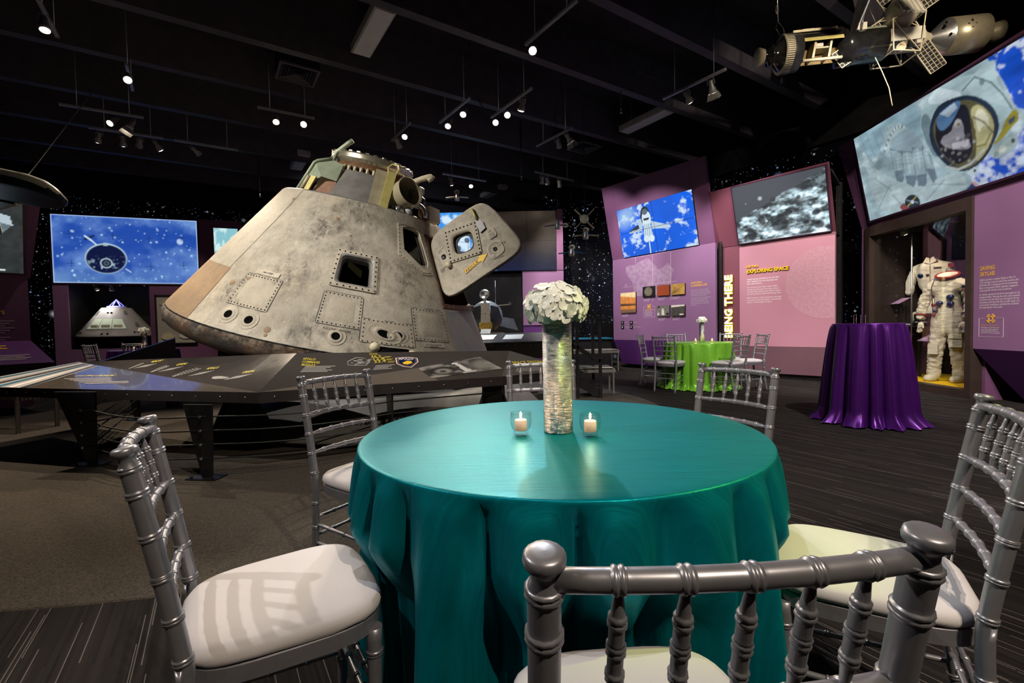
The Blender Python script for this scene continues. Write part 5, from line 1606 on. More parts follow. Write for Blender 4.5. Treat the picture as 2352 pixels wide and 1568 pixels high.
CT = (3.80, 5.02)
table(*CT, 0.312, 1.055, 'tall cocktail table hidden under the violet satin cloth')
tag(cloth(*CT, 0.315, 1.056, 15, 0.080, 0.075, 12, 'purple satin', 0.06, False, 420, 44), 'violet satin cloth pooling on the floor round the cocktail table', 'tablecloth')

# ================================================================ centrepieces
def petal_mesh():
    vs, fs = [], []
    for q in range(4):
        a = q * PI / 2
        k0 = len(vs)
        for i, (u, wd, z) in enumerate(((0.0, 0.001, 0.0), (0.35, 0.42, 0.10), (0.7, 0.55, 0.16), (0.95, 0.38, 0.10), (1.05, 0.05, 0.04))):
            for s in (-1, 0, 1):
                x, y = u, s * wd
                vs.append((x * math.cos(a) - y * math.sin(a), x * math.sin(a) + y * math.cos(a), z + (0.06 if s else 0.0)))
        for i in range(4):
            for s in range(2):
                b_ = k0 + i * 3 + s
                fs.append((b_, b_ + 3, b_ + 4, b_ + 1))
    return MB().add(vs, fs, True).mesh('floret')
FLORET = petal_mesh()
FLORET.materials.append(MATS['petal'])
def hydrangea(cx, cy, z, r, label, count, group):
    t = thing('hydrangea', label, 'flower', (cx, cy, z), 0, group)
    MB().lathe([(0.0, -0.02), (0.35 * r, -0.01), (0.55 * r, 0.15 * r), (0.66 * r, 0.45 * r), (0.50 * r, 0.72 * r), (0.2 * r, 0.84 * r), (0, 0.86 * r)], 16).build('stems', 'flower core', t)
    rr = random.Random(5)
    ga = PI * (3 - math.sqrt(5))
    for i in range(count):
        u = (i + 0.5) / count
        el = math.asin(1 - u * 1.32)
        a = i * ga
        d = Vector((math.cos(el) * math.cos(a), math.cos(el) * math.sin(a), math.sin(el)))
        p = Vector((d.x * r * 0.86, d.y * r * 0.86, 0.26 * r + d.z * r * 0.70)) * (0.90 + 0.20 * rr.random())
        nrm = (d + Vector((rr.uniform(-.4, .4), rr.uniform(-.4, .4), rr.uniform(-.4, .4)))).normalized()
        M = nrm.to_track_quat('Z', 'Y').to_matrix().to_4x4() @ Matrix.Rotation(rr.random() * 6, 4, 'Z')
        s = r * (0.20 + 0.09 * rr.random())
        M = Matrix.Translation(p) @ M @ Matrix.Scale(s, 4)
        o = bpy.data.objects.new('floret', FLORET)
        COL.objects.link(o)
        o.parent = t
        o.matrix_local = M
    return t
def vase(cx, cy, z, label, h=0.355, r=0.0455, group='silver vases'):
    t = thing('vase', label, 'vase', (cx, cy, z), 0, group)
    rr = np.random.default_rng(3)
    prof = [(0, 0), (r - 0.002, 0), (r, 0.002), (r, 0.0 + h)]
    MB().lathe(prof + [(r - 0.003, h), (r - 0.003, h - 0.06)], 40).build('sleeve', 'silver foil', t)
    return t
def votive(cx, cy, z, label, group='votive candles', s=1.0):
    g = thing('candle_holder', label.replace('candle', 'glass cup holding a candle', 1), 'candle holder', (cx, cy, z), 0, group + ' cups')
    prof = [(0.0, 0.0), (0.021, 0.0), (0.023, 0.002), (0.023, 0.008), (0.021, 0.010), (0.029, 0.022), (0.0325, 0.038), (0.0325, 0.052), (0.0305, 0.068), (0.0290, 0.068), (0.0305, 0.052), (0.0305, 0.038), (0.027, 0.023), (0.019, 0.0125), (0.0, 0.0125)]
    MB().lathe([(a * s, b_ * s) for a, b_ in prof], 32).build('cup', 'pane glass', g)
    c = thing('candle', label, 'candle', (cx, cy, z + 0.013 * s), 0, group)
    MB().lathe([(0, 0), (0.0185 * s, 0), (0.0185 * s, 0.031 * s), (0.016 * s, 0.033 * s), (0, 0.031 * s)], 20).build('wax', 'candle wax', c)
    MB().cyl((0, 0, 0.031 * s), (0.001, 0, 0.038 * s), 0.0008, n=5).build('wick', 'print black', c)
    MB().lathe([(0, 0.036 * s), (0.0030 * s, 0.040 * s), (0.0036 * s, 0.044 * s), (0.0022 * s, 0.050 * s), (0, 0.058 * s)], 10).build('flame', 'flame', c)
    l = bpy.data.lights.new('candle_light', 'POINT')
    l.energy = 0.35 * s
    l.color = (1.0, 0.6, 0.28)
    l.shadow_soft_size = 0.006
    o = bpy.data.objects.new('candle_light', l)
    COL.objects.link(o)
    o.location = (cx, cy, z + 0.075 * s)
vase(0.140, 1.464, 0.767, 'tall crinkled silver cylinder vase on the teal table')
hydrangea(0.138, 1.462, 0.767 + 0.355, 0.100, 'full white hydrangea head in the vase on the teal table', 120, 'hydrangeas')
votive(0.022, 1.433, 0.767, 'lit candle left of the silver vase on the teal table')
votive(0.229, 1.397, 0.767, 'lit candle right of the silver vase on the teal table')
vase(3.24, 8.0, 0.764, 'slim silver vase on the green table')
hydrangea(3.24, 8.0, 0.764 + 0.345, 0.085, 'pale hydrangea in the vase on the green table', 60, 'hydrangeas')
votive(3.09, 7.90, 0.764, 'lit candle left of the vase on the green table')
votive(3.34, 7.84, 0.764, 'lit candle right of the vase on the green table')
vase(FT[0], FT[1], 0.764, 'silver vase on the far violet table', 0.36, 0.055)
hydrangea(FT[0], FT[1], 0.764 + 0.35, 0.11, 'cream hydrangea in the vase on the far violet table', 60, 'hydrangeas')
votive(FT[0] - 0.12, FT[1] - 0.12, 0.764, 'lit candle left of the vase on the far violet table')
votive(FT[0] + 0.16, FT[1] - 0.08, 0.764, 'lit candle right of the vase on the far violet table')
for (x, w_, lab) in ((-0.135, 0.035, 'leftmost small crystal block on the cocktail table'), (-0.09, 0.035, 'second small crystal block on the cocktail table'), (-0.045, 0.045, 'third, wider crystal block on the cocktail table'), (0.005, 0.04, 'rightmost crystal block on the cocktail table')):
    o = MB().box((-w_ / 2, -0.02, 0), (w_ / 2, 0.02, 0.09)).build('crystal_block', 'crystal', None, (CT[0] + x * 0.9 - 0.05, CT[1] + x * 0.5, 1.0575), (0, 0, -0.55))
    tag(o, lab, 'ornament', 'crystal blocks on the cocktail table')

# ================================================================ the capsule
CM = Matrix(((0.97289405, 0.01831441, 0.23052495, -2.20378893), (0.0, 0.99685898, -0.07919701, 6.22656468), (-0.23125131, 0.0770503, 0.96983817, 1.15577764), (0, 0, 0, 1)))
R0, HALF = 1.93, R(32.5)
TH = math.tan(HALF)
HD = 1.512
cap = thing('command_module', 'scorched cone-shaped space capsule with its side hatch swung open', 'spacecraft', mat=CM)
def cone(ph, h, off=0.0):
    p = R(ph)
    r = R0 - h * TH + off * math.cos(HALF)
    return Vector((r * math.cos(p), r * math.sin(p), h + off * math.sin(HALF)))
def cone_frame(ph, h, off):
    p = R(ph)
    n = Vector((math.cos(p) * math.cos(HALF), math.sin(p) * math.cos(HALF), math.sin(HALF)))
    x = Vector((-math.sin(p), math.cos(p), 0))
    y = n.cross(x)
    M_ = Matrix((x, y, n)).transposed().to_4x4()
    M_.translation = cone(ph, h, off)
    return M_
# conical shell with real openings for the square window, the tall window and the hatch
OPEN = [(-76.6, -64.2, 0.645, 0.912), (-30.0, 15.0, 0.60, 1.32), (-48.0, -36.0, 0.98, 1.34), (-60.5, -50.5, 0.03, 0.115)]
phs = sorted(set([float(v) for v in range(-180, 181, 3)] + [a for o in OPEN for a in o[:2]]))
hs = sorted(set(np.linspace(0, HD, 24).tolist() + [a for o in OPEN for a in o[2:]]))
mb = MB()
vs = [cone(p, h) for h in hs for p in phs]
fs = []
m_ = len(phs)
for i in range(len(hs) - 1):
    for k in range(m_ - 1):
        pc, hc = (phs[k] + phs[k + 1]) / 2, (hs[i] + hs[i + 1]) / 2
        if any(a < pc < b_ and c_ < hc < d for a, b_, c_, d in OPEN):
            continue
        fs.append((i * m_ + k, i * m_ + k + 1, (i + 1) * m_ + k + 1, (i + 1) * m_ + k))
mb.add(vs, fs, True)
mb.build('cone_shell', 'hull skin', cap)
# deck ring lip and deck plate
mb = MB().lathe([(R0 - HD * TH, HD), (R0 - HD * TH - 0.012, HD + 0.012), (R0 - HD * TH - 0.05, HD + 0.012), (R0 - HD * TH - 0.06, HD - 0.02), (0.3, HD - 0.02), (0.02, HD - 0.02)], 72)
mb.build('forward_deck', 'deck grey', cap)
# heat shield below the seam
mb = MB().lathe([(1.925, -0.004), (1.945, -0.02), (1.957, -0.06), (1.952, -0.12), (1.915, -0.175), (1.83, -0.225), (1.68, -0.285), (1.45, -0.345), (1.15, -0.40), (0.8, -0.44), (0.4, -0.465), (0.02, -0.47)], 120)
mb.build('heat_shield', 'heat shield', cap)['label'] = 'charred brown rounded heat shield'
MB().lathe([(1.931, 0.006), (1.9345, 0.002), (1.9345, -0.006), (1.93, -0.010)], 120).build('seam', 'print black', cap)
mb = MB()
for k in range(72):
    a = 360 * k / 72
    f = cone_frame(a, -0.001, 0.004)
    for dx in (-1, 1):
        pass
    mb.add([f @ Vector(p) for p in ((-0.02, -0.006, 0), (0.02, -0.006, 0), (0.02, 0.006, 0), (-0.02, 0.006, 0))], [(0, 1, 2, 3)])
o = mb.build('seam_notches', 'hole black', cap)
o['kind'] = 'stuff'
def squircle(n, e):
    out = []
    for k in range(n):
        a = 2 * PI * k / n
        c, s = math.cos(a), math.sin(a)
        out.append((math.copysign(abs(c) ** e, c), math.copysign(abs(s) ** e, s)))
    return out
def patch_ring(loops, e_list, ph, h, n=64, smooth=False, fill=False):
    """strips between superelliptic loops: each loop is (half width deg, half height, offset, exponent)"""
    vs, fs = [], []
    for (wd, hh, off, e) in loops:
        for (u, w) in squircle(n, e):
            vs.append(cone(ph + u * wd, h + w * hh, off))
    for i in range(len(loops) - 1):
        fs += [(i * n + k, i * n + (k + 1) % n, (i + 1) * n + (k + 1) % n, (i + 1) * n + k) for k in range(n)]
    if fill:
        fs.append(tuple(range((len(loops) - 1) * n, len(loops) * n)))
    return MB().add(vs, fs, smooth)
def bolts(ph, h, wd, hh, nx, ny, off, rad=0.007, name='bolt_holes'):
    mb = MB()
    pts = [(-1 + 2 * k / nx, s) for s in (-1, 1) for k in range(nx + 1)] + [(s, -1 + 2 * k / ny) for s in (-1, 1) for k in range(1, ny)]
    for (u, w) in pts:
        f = cone_frame(ph + u * wd, h + w * hh, off)
        mb.add([f @ Vector((rad * math.cos(2 * PI * k / 8), rad * math.sin(2 * PI * k / 8), 0)) for k in range(8)], [tuple(range(8))])
    o = mb.build(name, 'hole black', cap)
    o['kind'] = 'stuff'
    return o
def access_panel(p0, p1, h0, h1, nx, ny, mat='hull skin'):
    ph, h, wd, hh = (p0 + p1) / 2, (h0 + h1) / 2, abs(p1 - p0) / 2, (h1 - h0) / 2
    patch_ring([(wd + 0.25, hh + 0.006, 0.0015, 0.10), (wd, hh, 0.0015, 0.10)], None, ph, h).build('panel_gap', 'print black', cap)
    vs, fs = [], []
    n = 12
    for j in range(n + 1):
        for i in range(n + 1):
            vs.append(cone(p0 + (p1 - p0) * i / n, h0 + (h1 - h0) * j / n, 0.004))
    for j in range(n):
        for i in range(n):
            b_ = j * (n + 1) + i
            fs.append((b_, b_ + 1, b_ + n + 2, b_ + n + 1))
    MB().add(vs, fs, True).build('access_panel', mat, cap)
    bolts(ph, h, wd * 0.91, hh * 0.91, nx, ny, 0.0055)
    return ph, h, wd, hh
access_panel(-108.8, -94.3, 0.235, 0.540, 11, 9)
access_panel(-79.4, -66.2, 0.237, 0.535, 9, 9)
access_panel(-66.0, -48.2, 0.135, 0.348, 11, 5, 'hull grey')
access_panel(-48.0, -32.6, 0.208, 0.522, 9, 9)
for (p0, p1, h0, h1) in ((-106.6, -96.4, 0.275, 0.5), (-77.2, -68.5, 0.28, 0.49), (-45.8, -35.0, 0.25, 0.48)):
    ph, h, wd, hh = (p0 + p1) / 2, (h0 + h1) / 2, (p1 - p0) / 2, (h1 - h0) / 2
    patch_ring([(wd, hh, 0.0042, 0.25), (wd * 0.97, hh * 0.97, 0.0055, 0.25), (wd * 0.4, hh * 0.4, 0.006, 0.4)], None, ph, h, smooth=True, fill=True).build('raised_plate', 'hull grey', cap)
# coloured ablator strips at the far flank
def strip(p0, p1, h0, h1, mat, off, name, label):
    vs, fs = [], []
    n, m2 = 16, 16
    for j in range(m2 + 1):
        h = h0 + (h1 - h0) * j / m2
        for i in range(n + 1):
            vs.append(cone(p0(h) + (p1 - p0(h)) * i / n, h, off))
    for j in range(m2):
        for i in range(n):
            b_ = j * (n + 1) + i
            fs.append((b_, b_ + n + 1, b_ + n + 2, b_ + 1))
    MB().add(vs, fs, True).build(name, mat, cap)['label'] = label
strip(lambda h: -114.5 - 5.0 * (1.512 - h), -172.0, 0.548, 1.508, 'hull grey', 0.003, 'ablator_strip', 'pale grey smooth strip along the flank')
strip(lambda h: -118.6, -172.0, 0.004, 0.545, 'hull tan', 0.003, 'ablator_strip', 'brown strip below the pale one')
mb = MB()
for k in range(26):
    f = cone_frame(-140.5 + 0.05 * k, 0.03 + 0.02 * k, 0.0045)
    mb.add([f @ Vector((0.004 * math.cos(2 * PI * q / 6), 0.004 * math.sin(2 * PI * q / 6), 0)) for q in range(6)], [tuple(range(6))])
o = mb.build('edge_rivets', 'hole black', cap)
o['kind'] = 'stuff'
# square side window: proud bolted frame, deep reveal and pane
o = patch_ring([(8.6, 0.187, 0.0, 0.10), (8.55, 0.185, 0.016, 0.10), (7.1, 0.150, 0.018, 0.22)], None, -70.4, 0.776).build('window_frame', 'hull grey', cap)
o['label'] = 'bolted frame of the square window'
patch_ring([(7.1, 0.150, 0.018, 0.22), (6.5, 0.138, 0.010, 0.30), (6.0, 0.126, -0.03, 0.32), (5.9, 0.124, -0.10, 0.32)], None, -70.4, 0.776).build('window_reveal', 'deck grey', cap)
patch_ring([(6.2, 0.13, -0.035, 0.3), (0.05, 0.001, -0.035, 0.3)], None, -70.4, 0.776).build('window_pane', 'pane glass', cap)
bolts(-70.4, 0.776, 7.85, 0.168, 7, 7, 0.0185, 0.0085)
# tall slanted forward window
W2O = [(-50.9, 1.385), (-46, 1.392), (-40.8, 1.386), (-36, 1.372), (-32.2, 1.351), (-32.5, 1.12), (-33.1, 0.892), (-36, 0.878), (-39.4, 0.879), (-45.5, 0.955), (-51.9, 1.033), (-51.4, 1.21)]
W2I = [(-48.0, 1.345), (-45, 1.365), (-42.2, 1.366), (-38.5, 1.355), (-36.0, 1.328), (-35.1, 1.17), (-34.4, 1.013), (-35.6, 0.965), (-38.1, 0.935), (-43.3, 1.02), (-48.5, 1.106), (-48.3, 1.22)]
mb = MB()
n = 12
vs = [cone(p, h, 0.001) for p, h in W2O] + [cone(p, h, 0.012) for p, h in W2O] + [cone(p, h, 0.012) for p, h in W2I] + [cone(p, h, -0.05) for p, h in W2I]
fs = []
for i in range(3):
    fs += [(i * n + k, (i + 1) * n + k, (i + 1) * n + (k + 1) % n, i * n + (k + 1) % n) for k in range(n)]
mb.add(vs, fs).build('window_frame', 'hull pale', cap)['label'] = 'bolted frame of the tall slanted window'
MB().add([cone(p, h, -0.035) for p, h in W2I], [tuple(range(n))]).build('window_pane', 'window black', cap)
mb = MB()
for (a, b_) in zip(W2O, W2O[1:] + W2O[:1]):
    for t in (0.15, 0.4, 0.65, 0.9):
        p, h = a[0] + (b_[0] - a[0]) * t, a[1] + (b_[1] - a[1]) * t
        p, h = -42 + (p + 42) * 0.92, 1.14 + (h - 1.14) * 0.94
        f = cone_frame(p, h, 0.0135)
        mb.add([f @ Vector((0.0065 * math.cos(2 * PI * q / 8), 0.0065 * math.sin(2 * PI * q / 8), 0)) for q in range(8)], [tuple(range(8))])
o = mb.build('bolt_holes', 'hole black', cap)
o['kind'] = 'stuff'
# thruster ports
def port(ph, h, r, name='thruster_port', ex=1.0, rot=0.0):
    f = cone_frame(ph, h, 0.0) @ Matrix.Rotation(rot, 4, 'Z') @ Matrix.Diagonal((ex, 1, 1, 1))
    MB().lathe([(r * 2.35, 0.001), (r * 2.3, 0.005), (r * 2.2, 0.003), (r * 1.55, 0.004), (r * 1.5, 0.008), (r * 1.12, 0.009), (r * 1.0, 0.006)], 32, f).build(name, 'hull grey', cap)
    MB().lathe([(r * 1.03, 0.0065), (r * 0.98, 0.0045), (0.0005, 0.0045)], 28, f).build('port_throat', 'hole black', cap)
port(-105.2, 0.141, 0.042)
port(-98.0, 0.136, 0.042)
port(-72.8, 0.146, 0.040)
port(-58.4, 0.228, 0.040, 'thruster_port', 1.9, -0.25)
port(-54.0, 0.230, 0.038, 'thruster_port', 1.3, 0.1)
for (p, h, r) in ((-112.4, 0.417, 0.03), (-91.5, 0.092, 0.032), (-91.3, 0.045, 0.018), (-84.1, 1.267, 0.022), (-116.3, 1.385, 0.022), (-107, 0.49, 0.02), (-75.6, 1.12, 0.012)):
    MB().lathe([(r, 0.0012), (r * 0.9, 0.003), (0.0005, 0.003)], 18, cone_frame(p, h, 0.004 if h == 0.49 else 0.0)).build('plug', 'hull tan', cap)
def hull_text(s, ph, h, size, off=0.008, back=None, al='CENTER', bold=0.01):
    f = cone_frame(ph, h, off)
    if back:
        f2 = cone_frame(ph, h, off - 0.002)
        w, hh = back
        MB().add([f2 @ Vector(p) for p in ((-w, -hh * 0.55, 0), (w, -hh * 0.55, 0), (w, hh, 0), (-w, hh, 0))], [(0, 1, 2, 3)]).build('label_plate', 'hull pale', cap)
    text(s, size, 'print black', cap, f.translation, f.to_euler(), bold=bold, align=al)
hull_text('R C S ROLL ENGINES', -72.8, 0.195, 0.027)
hull_text('R C S ROLL ENGINES\nOPEN INSTR', -40.5, 0.168, 0.022, back=(0.14, 0.032))
hull_text('NO STEP', -101.0, 0.570, 0.028, back=(0.13, 0.035))
MB().ball((0, 0, 0.02), 0.05, 10).build('valve_knob', 'model cream', cap, *[cone_frame(-61.6, 0.092, 0.01).translation, cone_frame(-61.6, 0.092, 0.01).to_euler()])
MB().ball((0, 0, 0.02), 0.045, 10).build('valve_knob', 'model cream', cap, *[cone_frame(-50.0, 0.06, 0.01).translation, cone_frame(-50.0, 0.06, 0.01).to_euler()])
f = cone_frame(-55.5, 0.03, 0.004)
MB().add([f @ Vector((0.17 * math.cos(PI * k / 16), 0.10 * math.sin(PI * k / 16), 0)) for k in range(17)], [tuple(range(17))]).build('arch_recess', 'window black', cap)
# hatch opening surround
HOP = (-30.0, 15.0, 0.60, 1.32)
mb = MB()
for (p0, p1, h0, h1) in ((-31.2, 16.2, 0.555, 0.60), (-31.2, -30.0, 0.60, 1.32), (15.0, 16.2, 0.60, 1.32), (-31.2, 16.2, 1.32, 1.34)):
    n = 14
    vs, fs = [], []
    for i in range(n + 1):
        p = p0 + (p1 - p0) * i / n
        vs += [cone(p, h0, 0.012), cone(p, h1, 0.012), cone(p, h0, -0.14), cone(p, h1, -0.14)]
    for i in range(n):
        b_ = 4 * i
        fs += [(b_, b_ + 4, b_ + 5, b_ + 1), (b_ + 1, b_ + 5, b_ + 7, b_ + 3), (b_ + 2, b_ + 6, b_ + 4, b_)]
    mb.add(vs, fs)
mb.build('hatch_sill', 'deck rust', cap)['label'] = 'rusty bolted sill of the open hatch'
mb = MB()
for k in range(12):
    f = cone_frame(-29 + 3.7 * k, 0.578 + 0.012 * (k % 2), 0.0135)
    mb.add([f @ Vector((0.011 * math.cos(2 * PI * q / 8), 0.011 * math.sin(2 * PI * q / 8), 0)) for q in range(8)], [tuple(range(8))])
o = mb.build('sill_bolts', 'hole black', cap)
o['kind'] = 'stuff'
strip(lambda h: -30.5, 14.0, 0.02, 0.53, 'hull blue', 0.003, 'lower_skin', 'blue grey skin below the hatch')
# dim cabin seen through the openings
mb = MB()
for k in range(5):
    mb.bar((0.3 + 0.1 * k, -1.0 + 0.05 * k, 0.5), (0.32 + 0.08 * k, -0.6, 1.1), 0.03)
mb.build('cabin_struts', 'model grey', cap)
MB().hexa([(0.28, -1.05, 0.80), (0.42, -1.0, 0.70), (0.42, -0.97, 0.70), (0.28, -1.02, 0.80), (0.28, -1.05, 0.86), (0.42, -1.0, 0.78), (0.42, -0.97, 0.78), (0.28, -1.02, 0.86)]).build('cabin_bracket', 'deck yellow', cap)
MB().lathe([(1.2, 0.02), (0.7, 1.30), (0.02, 1.35)], 40).build('cabin_liner', 'model dark', cap)

# ---- the swung hatch: flat frame (x from hinge foot outward, y up, z out of the face)
HA, HB_, HC, HDp = Vector((0.964, -0.534, 1.300)), Vector((1.535, -0.709, 1.869)), Vector((2.139, -0.988, 1.413)), Vector((1.343, -0.744, 0.620))
hx = (HC - HDp).normalized()
hz = (HC - HDp).cross(HA - HDp).normalized()
hy = hz.cross(hx)
HM4 = Matrix((hx, hy, hz)).transposed().to_4x4()
HM4.translation = HDp
NH = 72
def hatch_loop(sc, e, z, cx=0.575, cy=0.395):
    out = []
    for (u, w) in squircle(NH, e):
        x, y = u * sc, w * sc
        half = 0.575 - 0.081 * (y + 1)
        out.append((cx + x * half, cy + y * 0.395, z + 0.018 * (1 - x * x) - 0.01))
    return out
def hole_loop(sc, z, e=0.55):
    c, s_ = math.cos(0.30), math.sin(0.30)
    return [(0.535 + (u * 0.128 * c + w * 0.118 * s_) * sc, 0.475 + (w * 0.118 * c - u * 0.128 * s_) * sc, z) for (u, w) in squircle(NH, e)]
def loops_mesh(loops, close=False):
    vs = [p for l in loops for p in l]
    n = NH
    fs = []
    for i in range(len(loops) - (0 if close else 1)):
        j = (i + 1) % len(loops)
        fs += [(i * n + k, i * n + (k + 1) % n, j * n + (k + 1) % n, j * n + k) for k in range(n)]
    return MB().add(vs, fs)
hl = hatch_loop
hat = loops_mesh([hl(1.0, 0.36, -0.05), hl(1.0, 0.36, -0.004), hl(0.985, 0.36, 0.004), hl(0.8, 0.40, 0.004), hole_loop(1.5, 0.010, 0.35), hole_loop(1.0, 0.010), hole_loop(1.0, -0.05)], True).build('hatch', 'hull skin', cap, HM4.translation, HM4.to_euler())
hat['label'] = 'open side hatch with a small square window'
def hpart(mb, name, mat):
    return mb.build(name, mat, hat)
hpart(loops_mesh([hl(1.004, 0.36, -0.052), hl(1.006, 0.36, -0.035), hl(1.004, 0.36, -0.018)]), 'edge_seal', 'deck rust')
mb = loops_mesh([hole_loop(1.62, 0.010, 0.12), hole_loop(1.62, 0.024, 0.12), hole_loop(1.16, 0.024, 0.40), hole_loop(1.05, 0.016), hole_loop(1.02, -0.03)])
hpart(mb, 'window_frame', 'hull grey')
hpart(loops_mesh([hole_loop(1.02, -0.03), hole_loop(0.78, -0.032, 0.9), hole_loop(0.78, -0.05, 0.9)]), 'window_gasket', 'print black')
mb = MB()
for i, (u, w) in enumerate([(-1 + 0.25 * k, s) for s in (-1, 1) for k in range(9)] + [(s, -1 + 0.25 * k) for s in (-1, 1) for k in range(1, 8)]):
    c, s_ = math.cos(0.30), math.sin(0.30)
    x, y = 0.535 + (u * 0.128 * c + w * 0.118 * s_) * 1.48, 0.475 + (w * 0.118 * c - u * 0.128 * s_) * 1.48
    mb.add([(x + 0.010 * math.cos(2 * PI * q / 8), y + 0.010 * math.sin(2 * PI * q / 8), 0.0250) for q in range(8)], [tuple(range(8))])
o = hpart(mb, 'bolt_holes', 'hole black')
o['kind'] = 'stuff'
def flat(pts, z0, z1):
    return MB().prism(pts, z0, z1, 'z')
ARW = [(0.398, 0.140), (0.625, 0.166), (0.628, 0.138), (0.728, 0.193), (0.620, 0.235), (0.622, 0.208), (0.396, 0.186)]
hpart(flat([(x + (x - 0.56) * 0.02, y + (y - 0.185) * 0.12) for x, y in ARW], 0.0135, 0.0150), 'arrow_outline', 'print black')
hpart(flat(ARW, 0.0150, 0.0165), 'rescue_arrow', 'print yellow')['label'] = 'yellow arrow reading RESCUE'
text('RESCUE', 0.045, 'print black', hat, (0.408, 0.147, 0.0170), rot=(0, 0, 0.11), bold=0.02, width=0.185)
mb = flat([(0.829 + x * 0.10, 0.187 + y * 0.09) for x, y in squircle(40, 0.55)], 0.013, 0.016)
hpart(mb, 'latch_plate', 'hull pale')
mb = MB()
for rr_, w_, a0, a1 in ((0.075, 0.007, 0.6, 3.6), (0.055, 0.006, 0.9, 4.6)):
    n = 24
    vs = []
    for k in range(n + 1):
        a = a0 + (a1 - a0) * k / n
        vs += [(0.829 + rr_ * math.cos(a), 0.187 + rr_ * math.sin(a), 0.0165), (0.829 + (rr_ - w_) * math.cos(a), 0.187 + (rr_ - w_) * math.sin(a), 0.0165)]
    mb.add(vs, [(2 * k, 2 * k + 1, 2 * k + 3, 2 * k + 2) for k in range(n)])
hpart(mb, 'latch_arcs', 'print black')
hpart(MB().lathe([(0.028, 0.015), (0.026, 0.022), (0.014, 0.022), (0.012, 0.017), (0.0, 0.017)], 18, Matrix.Translation((0.829, 0.187, 0))), 'latch_socket', 'dark fitting')
text('STEP 1\nUNLOCK', 0.024, 'print black', hat, (0.868, 0.205, 0.0166), rot=(0, 0, 0.1), bold=0.01)
text('STEP\n2 UNLATCH', 0.024, 'print black', hat, (0.755, 0.115, 0.0166), rot=(0, 0, -0.25), bold=0.01)
hpart(flat([(0.872 + x * 0.058, 0.372 + y * 0.062) for x, y in squircle(32, 0.5)], 0.013, 0.016), 'cover_plate', 'hull pale')
hpart(MB().lathe([(0.020, 0.016), (0.018, 0.019), (0.0, 0.019)], 16, Matrix.Translation((0.866, 0.405, 0))), 'cover_button', 'hull grey')
text('BOOST\nCOVER\nRELEASE', 0.022, 'print black', hat, (0.842, 0.360, 0.0166), rot=(0, 0, -0.15), bold=0.01)
mb = MB().sweep([(0.815, 0.742, 0.01), (0.815, 0.738, 0.05), (0.812, 0.65, 0.055), (0.811, 0.60, 0.045)], 0.014, 8)
hpart(mb, 'handle_bar', 'deck yellow')
hpart(flat([(0.79, 0.60), (0.835, 0.60), (0.855, 0.54), (0.85, 0.455), (0.775, 0.445), (0.77, 0.54)], 0.012, 0.03), 'handle_socket', 'dark fitting')
hpart(flat([(0.243 + x * 0.052, 0.475 + y * 0.115) for x, y in squircle(32, 0.25)], 0.006, 0.012), 'valve_plate', 'hull pale')
hpart(MB().lathe([(0.034, 0.012), (0.030, 0.017), (0.026, 0.013), (0.0, 0.013)], 18, Matrix.Translation((0.246, 0.471, 0))), 'valve_ring', 'dark fitting')
text('PRESSURE\nEQUAL', 0.020, 'print black', hat, (0.205, 0.555, 0.0125), rot=(0, 0, 0.1), bold=0.01)
text('PURGE\nPORT', 0.022, 'print black', hat, (0.135, 0.345, 0.013), rot=(0, 0, 0.1), bold=0.01)
hpart(MB().ball((0.262, 0.345, 0.035), 0.034, 10, (1, 1.2, 1)), 'purge_knob', 'model cream')

# ---- equipment on the forward deck
def lp(ph, r, z):
    return Vector((r * math.cos(R(ph)), r * math.sin(R(ph)), z))
MB().lathe([(0.40, HD - 0.02), (0.41, 1.95), (0.44, 1.99), (0.495, 2.03), (0.505, 2.05), (0.495, 2.065), (0.505, 2.085), (0.50, 2.105), (0.47, 2.115), (0.40, 2.112), (0.38, 2.08), (0.05, 2.07)], 64).build('docking_tunnel', 'ring metal', cap)
MB().lathe([(0.425, 1.80), (0.47, 1.86), (0.485, 1.96), (0.45, 2.0)], 64).build('tunnel_band', 'deck rust', cap)
for i in range(9):
    a = -126 + 8.2 * i
    o = MB().sweep([(0, 0, 0.02), (0.05, 0, 0.0), (0.055, 0, -0.035), (0.03, 0, -0.045)], 0.017, 8)
    o = o.build('connector', 'model cream', cap, lp(a, 0.465, 1.925), (0, 0, R(a)))
for i in range(14):
    a = -150 + 11.5 * i
    MB().box((-0.012, -0.02, 0), (0.02, 0.02, 0.012)).build('ring_clip', 'ring metal', cap, lp(a, 0.487, 2.108), (0, 0, R(a)))
# curved fairing panels standing round the tunnel
def fairing(a0, a1, r0, r1, z0, z1, mat, name, th=0.02, n=14, label=None):
    vs, fs = [], []
    for i in range(n + 1):
        a = a0 + (a1 - a0) * i / n
        vs += [lp(a, r0, z0), lp(a, r1, z1), lp(a, r0 - th, z0), lp(a, r1 - th, z1)]
    for i in range(n):
        b_ = 4 * i
        fs += [(b_, b_ + 4, b_ + 5, b_ + 1), (b_ + 1, b_ + 5, b_ + 7, b_ + 3), (b_ + 2, b_ + 3, b_ + 7, b_ + 6)]
    fs += [(0, 1, 3, 2), (4 * n, 4 * n + 2, 4 * n + 3, 4 * n + 1)]
    o = MB().add(vs, fs, False).build(name, mat, cap)
    if label:
        o['label'] = label
    return o
fairing(-100, -67, 0.86, 0.58, 1.500, 1.88, 'deck grey', 'fairing_panel', label='smooth grey fairing panel')
fairing(-122, -101, 0.80, 0.70, 1.500, 1.72, 'deck copper', 'fairing_panel', label='copper brown fairing panel')
